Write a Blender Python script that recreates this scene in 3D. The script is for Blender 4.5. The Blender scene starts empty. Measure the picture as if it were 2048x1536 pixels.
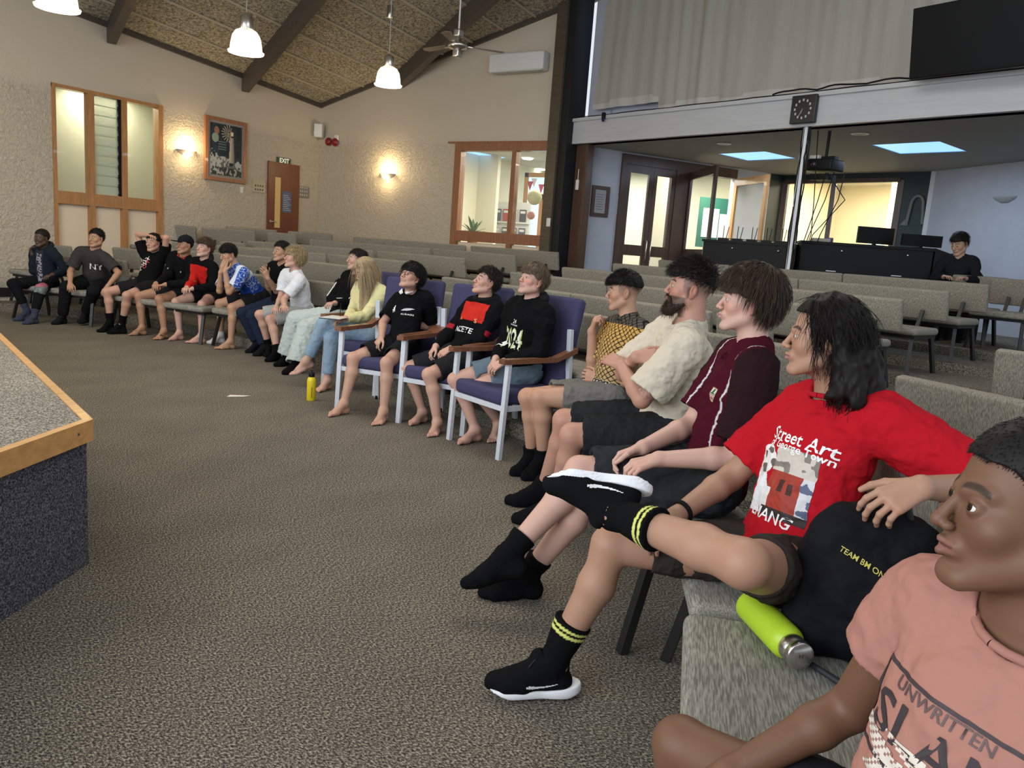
import bpy, math, random
import numpy as np
from mathutils import Vector, Matrix
from mathutils.bvhtree import BVHTree
SC=bpy.context.scene; COL=SC.collection
PI=math.pi
# ---------------------------------------------------------------- camera
cam=bpy.data.cameras.new('camera'); camo=bpy.data.objects.new('camera',cam); COL.objects.link(camo)
cam.sensor_width=36; cam.lens=1580/2048*36; cam.clip_start=.05; cam.clip_end=100
_r=Vector((.5352,-.8415,.0730)).normalized(); _f=Vector((.8387,.5178,-.1689)); _f=(_f-_r*_f.dot(_r)).normalized(); _u=_r.cross(_f)
M=Matrix((_r,_u,-_f)).transposed().to_4x4(); M.translation=(0,0,1.38); camo.matrix_world=M
SC.camera=camo
# ---------------------------------------------------------------- world, light, exposure
w=bpy.data.worlds.new('world'); SC.world=w; w.use_nodes=True
w.node_tree.nodes['Background'].inputs[0].default_value=(.86,.92,1,1); w.node_tree.nodes['Background'].inputs[1].default_value=.72
SC.view_settings.view_transform='Standard'; SC.view_settings.look='None'; SC.view_settings.gamma=1; SC.view_settings.exposure=.35
SC.view_settings.use_curve_mapping=False
SC.cycles.max_bounces=5; SC.cycles.diffuse_bounces=3; SC.cycles.glossy_bounces=2; SC.cycles.transmission_bounces=4; SC.cycles.transparent_max_bounces=6
SC.cycles.use_denoising=True; SC.cycles.caustics_reflective=False; SC.cycles.caustics_refractive=False
def area(name,loc,rot,sx,sy,power,col):
    l=bpy.data.lights.new(name,'AREA'); l.shape='RECTANGLE'; l.size=sx; l.size_y=sy; l.energy=power; l.color=col
    o=bpy.data.objects.new(name,l); COL.objects.link(o); o.location=loc; o.rotation_euler=rot; return o
def point(name,loc,power,col,r=.06):
    l=bpy.data.lights.new(name,'POINT'); l.energy=power; l.color=col; l.shadow_soft_size=r
    o=bpy.data.objects.new(name,l); COL.objects.link(o); o.location=loc; return o
# window daylight from the glazed side of the hall behind the camera, and the ceiling lamps over the stage
area('window_light',(-3.5,3.5,2.6),(0,math.radians(-75),0),3.5,7,330,(.92,.96,1))
area('stage_lamp',(1.5,7.5,4.6),(0,0,0),3,3,135,(1,.91,.77))
area('hall_lamp',(5.5,2.5,5.2),(0,0,0),3,3,100,(1,.93,.82))
# ---------------------------------------------------------------- materials
MATS={}
def mat(name,col=(.5,.5,.5),rough=.6,metal=0,bump=None,attr=False,noise=None,emit=None,spec=.5,alpha=None,coat=0,extra=None):
    if name in MATS: return MATS[name]
    m=bpy.data.materials.new(name); m.use_nodes=True; N=m.node_tree.nodes; L=m.node_tree.links; b=N['Principled BSDF']
    b.inputs['Base Color'].default_value=(*col,1); b.inputs['Roughness'].default_value=rough; b.inputs['Metallic'].default_value=metal
    b.inputs['Specular IOR Level'].default_value=spec; b.inputs['Coat Weight'].default_value=coat
    src=None
    tc=N.new('ShaderNodeTexCoord')
    if attr:
        a=N.new('ShaderNodeAttribute'); a.attribute_name='Col'; src=a.outputs['Color']; L.new(src,b.inputs['Base Color'])
    if noise: # (scale, amount, stretch xyz)
        mp=N.new('ShaderNodeMapping'); mp.inputs['Scale'].default_value=noise[2] if len(noise)>2 else (1,1,1)
        L.new(tc.outputs['Object'],mp.inputs[0]); n=N.new('ShaderNodeTexNoise'); n.inputs['Scale'].default_value=noise[0]; n.inputs['Detail'].default_value=4; n.inputs['Roughness'].default_value=.7
        L.new(mp.outputs[0],n.inputs['Vector'])
        mr=N.new('ShaderNodeMapRange'); mr.inputs[1].default_value=.3; mr.inputs[2].default_value=.7; mr.inputs[3].default_value=1-noise[1]; mr.inputs[4].default_value=1+noise[1]
        L.new(n.outputs[0],mr.inputs[0]); mx=N.new('ShaderNodeVectorMath'); mx.operation='MULTIPLY'
        if src: L.new(src,mx.inputs[0])
        else: mx.inputs[0].default_value=col
        L.new(mr.outputs[0],mx.inputs[1]); L.new(mx.outputs[0],b.inputs['Base Color'])
    if bump: # (scale, strength, dist, stretch)
        mp=N.new('ShaderNodeMapping'); mp.inputs['Scale'].default_value=bump[3] if len(bump)>3 else (1,1,1)
        L.new(tc.outputs['Object'],mp.inputs[0]); n=N.new('ShaderNodeTexNoise'); n.inputs['Scale'].default_value=bump[0]; n.inputs['Detail'].default_value=3
        L.new(mp.outputs[0],n.inputs['Vector']); bp=N.new('ShaderNodeBump'); bp.inputs['Strength'].default_value=bump[1]; bp.inputs['Distance'].default_value=bump[2]
        L.new(n.outputs[0],bp.inputs['Height']); L.new(bp.outputs[0],b.inputs['Normal'])
    if emit: b.inputs['Emission Color'].default_value=(*emit[0],1); b.inputs['Emission Strength'].default_value=emit[1]
    if alpha is not None: b.inputs['Alpha'].default_value=alpha
    if extra: extra(m,N,L,b,tc)
    MATS[name]=m; return m
# ---------------------------------------------------------------- objects
def tag(o,label=None,cat=None,group=None,kind=None):
    if label: o['label']=label
    if cat: o['category']=cat
    if group: o['group']=group
    if kind: o['kind']=kind
    return o
def empty(name,loc=(0,0,0),rz=0,label=None,cat=None,group=None):
    o=bpy.data.objects.new(name,None); COL.objects.link(o); o.location=loc; o.rotation_euler=(0,0,rz); o.empty_display_size=.1
    return tag(o,label,cat,group)
class MB:
    """collects shapes, then links them as ONE mesh object"""
    def __init__(s): s.v=[]; s.f=[]; s.sm=[]; s.mi=[]; s.cur=0
    def add(s,vs,fs,smooth=False):
        n=len(s.v); s.v+= [tuple(map(float,v)) for v in vs]; s.f+=[tuple(i+n for i in f) for f in fs]; s.sm+=[smooth]*len(fs); s.mi+=[s.cur]*len(fs); return s
    def box(s,lo,hi,T=None):
        x0,y0,z0=lo;x1,y1,z1=hi
        vs=[(x0,y0,z0),(x1,y0,z0),(x1,y1,z0),(x0,y1,z0),(x0,y0,z1),(x1,y0,z1),(x1,y1,z1),(x0,y1,z1)]
        if T: vs=[T@Vector(v) for v in vs]
        return s.add(vs,[(0,3,2,1),(4,5,6,7),(0,1,5,4),(1,2,6,5),(2,3,7,6),(3,0,4,7)])
    def bar(s,a,b,w,h,up=(0,0,1)):
        a=Vector(a);b=Vector(b);d=(b-a).normalized();u=Vector(up);sd=d.cross(u)
        if sd.length<1e-4: sd=d.cross(Vector((1,0,0)))
        sd.normalize();u=sd.cross(d)
        vs=[p+sd*sx*w/2+u*sz*h/2 for p in(a,b) for sx,sz in((-1,-1),(1,-1),(1,1),(-1,1))]
        return s.add(vs,[(0,1,2,3)[::-1],(4,5,6,7)]+[(i,(i+1)%4,4+(i+1)%4,4+i) for i in range(4)])
    def tube(s,pts,r,n=8,cap=True):
        pts=[Vector(p) for p in pts]; rs=r if hasattr(r,'__len__') else [r]*len(pts); vs=[];fs=[]
        ref=None
        for i,p in enumerate(pts):
            d=(pts[min(i+1,len(pts)-1)]-pts[max(i-1,0)]).normalized()
            if ref is None: ref=d.orthogonal().normalized()
            ref=(ref-d*ref.dot(d)).normalized(); q=d.cross(ref)
            vs+=[p+(ref*math.cos(2*PI*k/n)+q*math.sin(2*PI*k/n))*rs[i] for k in range(n)]
        for i in range(len(pts)-1):
            fs+=[(i*n+k,i*n+(k+1)%n,(i+1)*n+(k+1)%n,(i+1)*n+k) for k in range(n)]
        s.add(vs,fs,True)
        if cap: m=len(vs); s.add(vs[:n],[tuple(range(n))[::-1]]); s.add(vs[-n:],[tuple(range(n))])
        return s
    def lathe(s,prof,n=20,T=None,smooth=True):
        vs=[];fs=[]
        for r,z in prof: vs+=[Vector((r*math.cos(2*PI*k/n),r*math.sin(2*PI*k/n),z)) for k in range(n)]
        if T: vs=[T@v for v in vs]
        for i in range(len(prof)-1): fs+=[(i*n+k,i*n+(k+1)%n,(i+1)*n+(k+1)%n,(i+1)*n+k) for k in range(n)]
        return s.add(vs,fs,smooth)
    def poly(s,pts,n=None,th=0.02):
        """prism: outline pts extruded by vector n*th"""
        pts=[Vector(p) for p in pts]; n=Vector(n)*th; m=len(pts)
        return s.add(pts+[p+n for p in pts],[tuple(range(m))[::-1],tuple(range(m,2*m))]+[(i,(i+1)%m,m+(i+1)%m,m+i) for i in range(m)])
    def rbox(s,lo,hi,r,seg=3,T=None):
        """box with rounded edges"""
        lo=np.array(lo,float);hi=np.array(hi,float);c=(lo+hi)/2;hd=(hi-lo)/2
        bx=_cube(seg+1); d=bx/np.maximum(np.abs(bx).max(1,keepdims=True),1e-9)
        inner=np.maximum(hd-r,1e-4); q=bx*1.0
        # map cube coords: edge zones to the rounded part
        t=np.clip((np.abs(bx)-.5)/.5,0,1); base=np.sign(bx)*np.minimum(np.abs(bx)/.5,1)*inner
        nrm=np.sign(bx)*t; L=np.linalg.norm(nrm,axis=1,keepdims=True)
        mx=t.max(1,keepdims=True); nn=nrm/np.maximum(L,1e-9)
        p=base+nn*r+c
        vs=[Vector(v) for v in p]
        if T: vs=[T@v for v in vs]
        return s.add(vs,_cubef(seg+1),True)
    def build(s,name,m,parent=None,loc=None,rz=None):
        me=bpy.data.meshes.new(name); me.from_pydata(s.v,[],s.f); me.polygons.foreach_set('use_smooth',s.sm)
        for mm in (m if isinstance(m,(list,tuple)) else [m]): me.materials.append(mm)
        me.polygons.foreach_set('material_index',s.mi); me.update()
        o=bpy.data.objects.new(name,me); COL.objects.link(o)
        if parent is not None: o.parent=parent
        if loc is not None: o.location=loc
        if rz is not None: o.rotation_euler=(0,0,rz)
        return o
_cc={}
def _mk(seg):
    if seg in _cc: return _cc[seg]
    # grid lines: -1 .. -.5 (seg) , .5 .. 1
    g=list(np.linspace(-1,-.5,seg))+list(np.linspace(.5,1,seg)); n=len(g); ids={};vs=[];fs=[]
    def vid(p):
        k=tuple(round(x,4) for x in p)
        if k not in ids: ids[k]=len(vs); vs.append(p)
        return ids[k]
    for ax in range(3):
        for sg in(-1,1):
            u,v=(ax+1)%3,(ax+2)%3
            for i in range(n-1):
                for j in range(n-1):
                    q=[]
                    for a,b in((i,j),(i+1,j),(i+1,j+1),(i,j+1)):
                        p=[0,0,0];p[ax]=sg;p[u]=g[a];p[v]=g[b];q.append(vid(p))
                    fs.append(tuple(q if sg>0 else q[::-1]))
    _cc[seg]=(np.array(vs,float),fs); return _cc[seg]
def _cube(seg): return _mk(seg)[0]
def _cubef(seg): return _mk(seg)[1]
def struct(name,mb,m): return tag(mb.build(name,m),kind='structure')
def copy_tree(o,parent=None):
    c=o.copy(); COL.objects.link(c); c.parent=parent
    for ch in list(o.children): copy_tree(ch,c)
    return c
def xf(loc,rz): return Matrix.Translation(loc)@Matrix.Rotation(rz,4,'Z')
# ---------------------------------------------------------------- text
def text_mesh(txt,size,bold=0):
    cu=bpy.data.curves.new('t','FONT'); cu.body=txt; cu.size=size; cu.offset=bold; cu.align_x='CENTER'; cu.align_y='CENTER'; cu.resolution_u=2
    o=bpy.data.objects.new('t',cu); COL.objects.link(o); dg=bpy.context.evaluated_depsgraph_get(); me=bpy.data.meshes.new_from_object(o.evaluated_get(dg))
    vs=[v.co.copy() for v in me.vertices]; fs=[tuple(p.vertices) for p in me.polygons]
    bpy.data.objects.remove(o); bpy.data.curves.remove(cu); bpy.data.meshes.remove(me); return vs,fs
def flat_text(mb,txt,size,o,right,up,lift=.002,bold=0):
    vs,fs=text_mesh(txt,size,bold); o=Vector(o);r=Vector(right).normalized();u=Vector(up).normalized();n=r.cross(u)
    mb.add([o+r*v.x+u*v.y+n*lift for v in vs],fs)
# ---------------------------------------------------------------- where a point of the photograph lies on a wall, floor or ceiling plane
_R=np.array(((_r.x,-_u.x,_f.x),(_r.y,-_u.y,_f.y),(_r.z,-_u.z,_f.z))); CAMP=np.array((0,0,1.38))
def ray(x,y): return _R@np.array([(x-1024)/1580,(y-768)/1580,1.])
def at_y(x,y,Y): r=ray(x,y); return CAMP+r*(Y/r[1])
def at_x(x,y,X): r=ray(x,y); return CAMP+r*(X/r[0])
def at_z(x,y,z): r=ray(x,y); return CAMP+r*((z-1.38)/r[2])
def at_d(x,y,d): return CAMP+ray(x,y)*d
def at_w(x,y,a,b):
    a=np.array(a[:2],float);b=np.array(b[:2],float);r=ray(x,y);d=b-a;n=np.array([d[1],-d[0]]); return CAMP+r*((n@a)/(n@r[:2]))
YW=12.175; XW=11.71
def ceilz(x,y): return 3.905-.085*(x-XW)-.251*(y-YW)
# ---------------------------------------------------------------- materials of the hall
def carpet(m,N,L,b,tc,base=(.125,.110,.090),hi=(.42,.38,.305),lo=(.020,.018,.016),sc=160):
    v=N.new('ShaderNodeTexNoise'); v.inputs['Scale'].default_value=sc; v.inputs['Detail'].default_value=2.5; v.inputs['Roughness'].default_value=.75
    mp=N.new('ShaderNodeMapping'); mp.inputs['Rotation'].default_value=(0,0,.5); mp.inputs['Scale'].default_value=(1,.62,1); L.new(tc.outputs['Object'],mp.inputs[0]); L.new(mp.outputs[0],v.inputs['Vector'])
    r=N.new('ShaderNodeValToRGB'); e=r.color_ramp.elements; e[0].position=.36; e[0].color=(*lo,1); e[1].position=.64; e[1].color=(*hi,1); k=r.color_ramp.elements.new(.5); k.color=(*base,1)
    L.new(v.outputs[0],r.inputs[0])
    n2=N.new('ShaderNodeTexNoise'); n2.inputs['Scale'].default_value=1.6; n2.inputs['Detail'].default_value=3
    mp2=N.new('ShaderNodeMapping'); mp2.inputs['Scale'].default_value=(1,1.6,1); mp2.inputs['Rotation'].default_value=(0,0,.9); L.new(tc.outputs['Object'],mp2.inputs[0]); L.new(mp2.outputs[0],n2.inputs['Vector'])
    mr=N.new('ShaderNodeMapRange'); mr.inputs[1].default_value=.3; mr.inputs[2].default_value=.7; mr.inputs[3].default_value=.90; mr.inputs[4].default_value=1.10; L.new(n2.outputs[0],mr.inputs[0])
    mx=N.new('ShaderNodeVectorMath'); mx.operation='MULTIPLY'; L.new(r.outputs[0],mx.inputs[0]); L.new(mr.outputs[0],mx.inputs[1]); L.new(mx.outputs[0],b.inputs['Base Color'])
    bp=N.new('ShaderNodeBump'); bp.inputs['Strength'].default_value=.6; bp.inputs['Distance'].default_value=.004; L.new(v.outputs[0],bp.inputs['Height']); L.new(bp.outputs[0],b.inputs['Normal'])
M_floor=mat('floor_carpet',rough=.95,spec=.1,extra=carpet)
M_stage=mat('stage_carpet',rough=.95,spec=.1,extra=lambda *a:carpet(*a,base=(.23,.205,.17),hi=(.52,.48,.40),lo=(.06,.055,.05),sc=170))
M_skirt=mat('stage_skirt_carpet',rough=.95,spec=.1,extra=lambda *a:carpet(*a,base=(.075,.075,.09),hi=(.22,.22,.24),lo=(.016,.016,.022),sc=150))
def plaster(m,N,L,b,tc):
    n=N.new('ShaderNodeTexNoise'); n.inputs['Scale'].default_value=17; n.inputs['Detail'].default_value=5; n.inputs['Roughness'].default_value=.6; n.inputs['Distortion'].default_value=1.2; L.new(tc.outputs['Object'],n.inputs['Vector'])
    sx=N.new('ShaderNodeSeparateXYZ'); L.new(tc.outputs['Object'],sx.inputs[0]); mr=N.new('ShaderNodeMapRange'); mr.inputs[1].default_value=3.1; mr.inputs[2].default_value=3.3; mr.inputs[3].default_value=1; mr.inputs[4].default_value=.12; L.new(sx.outputs[2],mr.inputs[0])
    mu=N.new('ShaderNodeMath'); mu.operation='MULTIPLY'; mu.inputs[1].default_value=.95; L.new(mr.outputs[0],mu.inputs[0])
    bp=N.new('ShaderNodeBump'); bp.inputs['Distance'].default_value=.035; L.new(mu.outputs[0],bp.inputs['Strength']); L.new(n.outputs[0],bp.inputs['Height']); L.new(bp.outputs[0],b.inputs['Normal'])
M_wall=mat('plaster_wall',(.57,.50,.40),.5,extra=plaster,spec=.55)
M_wallg=mat('grey_wall',(.44,.47,.54),.7,noise=(3,.05)); M_green=mat('dark_green_wall',(.012,.028,.028),.5)
M_cream=mat('cream_wall',(.72,.66,.48),.7); M_creamb=mat('cream_board',(.78,.66,.50),.6)
def woodwool(m,N,L,b,tc):
    n=N.new('ShaderNodeTexNoise'); n.inputs['Scale'].default_value=26; n.inputs['Detail'].default_value=6; n.inputs['Roughness'].default_value=.8; n.inputs['Distortion'].default_value=.8; L.new(tc.outputs['Object'],n.inputs['Vector'])
    r=N.new('ShaderNodeValToRGB'); e=r.color_ramp.elements; e[0].position=.42; e[0].color=(.13,.112,.086,1); e[1].position=.58; e[1].color=(.60,.55,.44,1); L.new(n.outputs[0],r.inputs[0]); L.new(r.outputs[0],b.inputs['Base Color'])
    bp=N.new('ShaderNodeBump'); bp.inputs['Strength'].default_value=.8; bp.inputs['Distance'].default_value=.01; L.new(n.outputs[0],bp.inputs['Height']); L.new(bp.outputs[0],b.inputs['Normal'])
M_wool=mat('wood_wool_ceiling',rough=.9,extra=woodwool,spec=.1)
M_beam=mat('stained_beam',(.075,.062,.052),.5,noise=(6,.25,(1,1,8))); M_col=mat('dark_post',(.014,.015,.017),.5,spec=.3); M_colb=mat('brown_post',(.085,.068,.050),.4,noise=(5,.3,(1,1,6)))
M_oak=mat('oak_trim',(.42,.205,.075),.38,noise=(5,.22,(6,6,.6)),coat=.2); M_oakr=mat('red_oak_trim',(.28,.115,.052),.38,noise=(5,.22,(6,6,.6)),coat=.2)
M_pine=mat('pine_edge',(.62,.33,.115),.4,noise=(4,.18,(1,8,8)),coat=.15); M_door=mat('red_brown_door',(.17,.055,.026),.4,noise=(3,.15,(4,4,.5)))
M_dframe=mat('dark_door_frame',(.075,.042,.028),.4,noise=(5,.25,(6,6,.6))); M_white=mat('white_plastic',(.75,.75,.73),.4); M_black=mat('black_plastic',(.007,.007,.008),.5,spec=.2)
M_beamw=mat('painted_beam',(.47,.485,.515),.55,noise=(2,.06,(1,1,12)),bump=(30,.2,.002,(1,1,10))); M_ceilg=mat('low_ceiling',(.30,.295,.28),.75)
M_steel=mat('brushed_steel',(.62,.60,.57),.3,1); M_glass=mat('window_glass',(.9,.95,.93),.02,alpha=.07,spec=.6)
M_frost=mat('pale_glass',(.62,.64,.50),.35); M_skirtb=mat('dark_skirting',(.015,.013,.013),.5)
M_sky=mat('sky_panel',(.2,.5,.9),.5,emit=((.30,.58,1.0),1.05))
# ---------------------------------------------------------------- floor with its low curved terraces
E1=np.array((-.31,-.951)); E2=np.array((.951,-.31)); ROW=[3.4,4.35,5.2,6.2,7.15,8.1,9.05,9.9]
def curve(a): return .03*max(0,a-6.5)**2+.15*max(0,a-10.5)**2
def rowz(k): return .84 if k==0 else .91+.0915*(k-1)
def tierz(k): return 0 if k==0 else rowz(k)-.80
def sp(s1,s): q=E1*s1+E2*(s-curve(-s1)); return (float(q[0]),float(q[1]))
def floor():
    mb=MB(); S1=[4,1,-1,-3,-5,-6.5,-7.5,-8.5,-9.5,-10.5,-11.2,-12,-12.8,-13.6,-14.6]
    edges=[-9]+[ROW[k]-.62 for k in range(1,8)]+[18]
    for k in range(8):
        z=tierz(k); e0,e1=edges[k],edges[k+1]
        for a,b in zip(S1[:-1],S1[1:]):
            p=[sp(a,e0),sp(b,e0),sp(b,e1),sp(a,e1)]
            if k==0: p=[tuple(np.array(E1)*a+E2*e0),tuple(np.array(E1)*b+E2*e0),p[2],p[3]]
            mb.add([(x,y,z) for x,y in p],[(0,3,2,1)])
            if k: z0=tierz(k-1); mb.add([(*p[0],z0),(*p[1],z0),(*p[1],z),(*p[0],z)],[(0,1,2,3)])
    mb.add([(-6,-8,-.004),(12,-8,-.004),(12,16,-.004),(-6,16,-.004)],[(0,1,2,3)])
    struct('floor',mb,M_floor)
floor()
# ---------------------------------------------------------------- stage corner
def stage():
    c=np.array((1.70,3.02)); a=at_z(0,665,.60)[:2]; b=at_z(0,905,.60)[:2]; d1=(a-np.array((1.7057,2.971)));d1/=np.linalg.norm(d1); d2=b-np.array((1.7057,2.971)); d2/=np.linalg.norm(d2)
    T=lambda u,v,z:(float(1.7057+d1[0]*u+d2[0]*v),float(2.971+d1[1]*u+d2[1]*v),z)
    r=tag(empty('stage_platform',T(.8,.8,0),0,'low stage platform with pale patterned carpet top, pine edge and dark carpeted side','stage'),None)
    org=Vector(r.location)
    def P(pts,z0,z1): m=MB(); m.poly([Vector(T(u,v,z0))-org for u,v in pts],(0,0,1),z1-z0); return m
    P([(.055,.055),(7,.055),(7,5),(.055,5)],.02,.596).build('carpet_top',M_stage,r)
    P([(.06,.06),(6.9,.06),(6.9,.03),(.03,.03),(.03,4.9),(.06,4.9)][::-1] if False else [(.035,.035),(6.95,.035),(6.95,.054),(.054,.054),(.054,4.95),(.035,4.95)],0,.515).build('carpet_side',M_skirt,r)
    P([(0,0),(7,0),(7,.052),(.052,.052)],.515,.60).build('wooden_edge',M_pine,r)
    P([(0,0),(.052,.052),(.052,5),(0,5)],.515,.60).build('wooden_edge',M_pine,r)
    s=MB()
    for v,z in ((.10,.562),(.62,.553)): s.lathe([(.0001,.001),(.006,.001),(.006,-.002)],10,T=Matrix.Translation(Vector(T(0,v,z))-org)@Vector((-d1[0],-d1[1],0)).to_track_quat('Z','Y').to_matrix().to_4x4())
    s.build('screw',M_colb,r)
stage()
# ---------------------------------------------------------------- left wall with its tall window
def wallq(pts,n,th,name,m): mb=MB(); mb.poly(pts,n,th); return struct(name,mb,m)
def left_wall():
    x0,x1=6.45,8.22; zt=3.25; Y=YW; mb=MB(); zz=lambda x:ceilz(x,Y)+.06
    for a,b,z0,z1a,z1b in ((-3,x0,-.05,zz(-3),zz(x0)),(x1,XW+.2,-.05,zz(x1),zz(XW)),(x0,x1,zt,zz(x0),zz(x1)),(x0,x1,-.05,.05,.05)):
        mb.poly([(a,Y,z0),(b,Y,z0),(b,Y,z1b),(a,Y,z1a)],(0,1,0),.2)
    struct('wall_left',mb,M_wall)
    r=tag(empty('window_1',((x0+x1)/2,Y,.05)),kind='structure'); cx=(x0+x1)/2; L=lambda x,y,z:(x-cx,y-Y,z-.05)
    def B(name,lo,hi,m,p=r): q=MB(); q.box(L(*lo),L(*hi)); return q.build(name,m,p)
    m1=at_y(182,285,Y)[0]; m2=at_y(248,296,Y)[0]; zr1=at_y(150,384,Y)[2]; zr0=at_y(150,409,Y)[2]
    B('frame',(x0,Y-.03,.05),(x0+.05,Y+.12,zt),M_oak); B('frame',(x1-.08,Y-.03,.05),(x1,Y+.12,zt),M_oak); B('frame',(x0,Y-.02,zt-.05),(x1,Y+.12,zt),M_oak)
    B('rail',(x0+.05,Y-.03,zr0),(x1-.08,Y+.11,zr1),M_oak)
    for m_ in (m1,m2): B('mullion',(m_-.045,Y-.025,.05),(m_+.045,Y+.10,zt-.05),M_oak)
    for a,b in ((x0+.05,m1-.045),(m1+.045,m2-.045),(m2+.045,x1-.08)): B('lower_panel',(a,Y+.05,.05),(b,Y+.08,zr0),M_creamb)
    for a,b in ((x0+.05,m1-.045),(m2+.045,x1-.08)): B('pane',(a,Y+.06,zr1),(b,Y+.066,zt-.05),M_glass)
    q=MB(); n=10; h=(zt-.05-zr1)/n
    for i in range(n): q.poly([L(m1+.05,Y+.02,zr1+h*i),L(m2-.06,Y+.02,zr1+h*i),L(m2-.06,Y+.055,zr1+h*(i+1)+.02),L(m1+.05,Y+.055,zr1+h*(i+1)+.02)],(0,1,0),.006)
    q.build('louvre_blades',mat('louvre_glass',(.55,.62,.50),.25,alpha=.65),r)
    q=MB(); q.box(L(m2-.075,Y+.0,zr1),L(m2-.045,Y+.08,zt-.05)); [q.box(L(m2-.09,Y-.005,zr1+h*i),L(m2-.07,Y+.05,zr1+h*i+.04)) for i in range(n)]; q.build('louvre_gearing',M_black,r)
    # pale room behind the window
    q=MB(); q.box((x0-.6,Y+1.2,-.1),(x1+1.2,Y+1.25,3.6)); q.box((x0-.6,Y+.2,3.5),(x1+1.2,Y+1.2,3.55)); q.box((x1+1.1,Y+.2,0),(x1+1.2,Y+1.2,3.5)); q.box((x0-.6,Y+.2,0),(x0-.5,Y+1.2,3.5)); struct('wall_passage',q,mat('passage_wall',(.60,.60,.47),.7))
    area('passage_lamp',(cx+.5,Y+.9,3.4),(0,0,0),.9,.4,26,(1,.96,.72))
    q=MB(); q.box((-3,Y-.015,tierz(0)),(x0,Y,.09)); 
    z=at_y(0,575,Y)[2]; q=MB(); q.box((3,Y-.02,z-.13),(6.3,Y,z+.0)); struct('baseboard_left',q,M_skirtb)
left_wall()
def right_wall():
    X=XW; y0,y1=6.42,8.78; zt=3.14; mb=MB(); zz=lambda y:ceilz(X,y)+.06
    for a,b,z0 in ((YW+.2,y1,-.05),(y1,y0,zt),(y0,6.35,-.05)): mb.poly([(X,a,z0),(X,b,z0),(X,b,zz(b)),(X,a,zz(a))],(1,0,0),.2)
    mb.poly([(X,y1,-.05),(X,y0,-.05),(X,y0,.6),(X,y1,.6)],(1,0,0),.2); struct('wall_right',mb,M_wall)
    r=tag(empty('window_2',(X,(y0+y1)/2,.6)),kind='structure'); cy=(y0+y1)/2; L=lambda x,y,z:(x-X,y-cy,z-.6)
    def B(name,lo,hi,m,p=r): q=MB(); q.box(L(*lo),L(*hi)); return q.build(name,m,p)
    mm=at_x(1025,380,X)[1]; zr1=at_x(1000,466,X)[2]; zr0=at_x(1000,487,X)[2]
    B('frame',(X-.03,y1-.14,.6),(X+.12,y1,zt),M_oakr); B('frame',(X-.03,y0,.6),(X+.12,y0+.1,zt),M_oakr); B('frame',(X-.028,y0,zt-.13),(X+.12,y1,zt),M_oakr)
    B('rail',(X-.032,y0+.05,zr0),(X+.11,y1-.05,zr1),M_oakr); B('mullion',(X-.025,mm-.045,.6),(X+.1,mm+.045,zt-.1),M_oakr)
    for a,b in ((y0+.1,mm-.045),(mm+.045,y1-.14)): B('pane',(X+.05,a,zr1),(X+.056,b,zt-.13),M_glass); B('lower_panel',(X+.04,a,.6),(X+.07,b,zr0-.02),M_creamb)
    q=MB(); q.box((X-.035,y0+.1,zt),(X,y1+.16,zt+.03)); struct('trim_1',q,M_oakr)
right_wall()
# ---------------------------------------------------------------- sloping wood-wool ceiling, its battens and beams
def ceiling():
    mb=MB(); p=[(-3,YW+.2),(XW+.25,YW+.2),(XW+.25,6.35),(9.4,-.8),(8.6,-3),(-3,-3)]; mb.poly([(x,y,ceilz(x,y)) for x,y in p],(0,0,1),.08); struct('ceiling',mb,M_wool)
    mb=MB()
    for i in range(11):
        y=YW-.55-.62*i; z=lambda x:ceilz(x,y)-.012
        mb.bar((-2.9,y,z(-2.9)),(XW if y>6.4 else 10.6,y,z(XW if y>6.4 else 10.6)),.035,.022)
    struct('trim_2',mb,mat('pale_batten',(.50,.43,.32),.7))
    mb=MB(); 
    mb.bar((-3,YW-.03,ceilz(-3,YW)-.03),(XW,YW-.03,ceilz(XW,YW)-.03),.06,.07); mb.bar((XW-.03,YW,ceilz(XW,YW)-.03),(XW-.03,6.4,ceilz(XW,6.4)-.03),.06,.07); struct('trim_3',mb,M_beam)
    for i,(q0,q1) in enumerate((((222,62),(280,-40)),((490,158),(660,-20)),((795,150),(1000,-10)))):
        a=at_y(*q0,YW) if i<2 else at_x(*q0,XW)
        # second point: under the ceiling plane by the beam's depth
        r_=ray(*q1); n=np.array((.085,.251,1.)); d=3.905+.085*XW+.251*YW-.28; t=(d-n@CAMP)/(n@r_); b=CAMP+r_*t
        a=np.array((a[0],a[1],ceilz(a[0],a[1])-.28+.13)); b=np.array((b[0],b[1],ceilz(b[0],b[1])-.28+.13)); v=(b-a); b=a+v*1.6
        m=MB(); m.bar(tuple(a),tuple(b),.13,.27); struct('trim_%d'%(4+i),m,M_beam)
ceiling()
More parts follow.
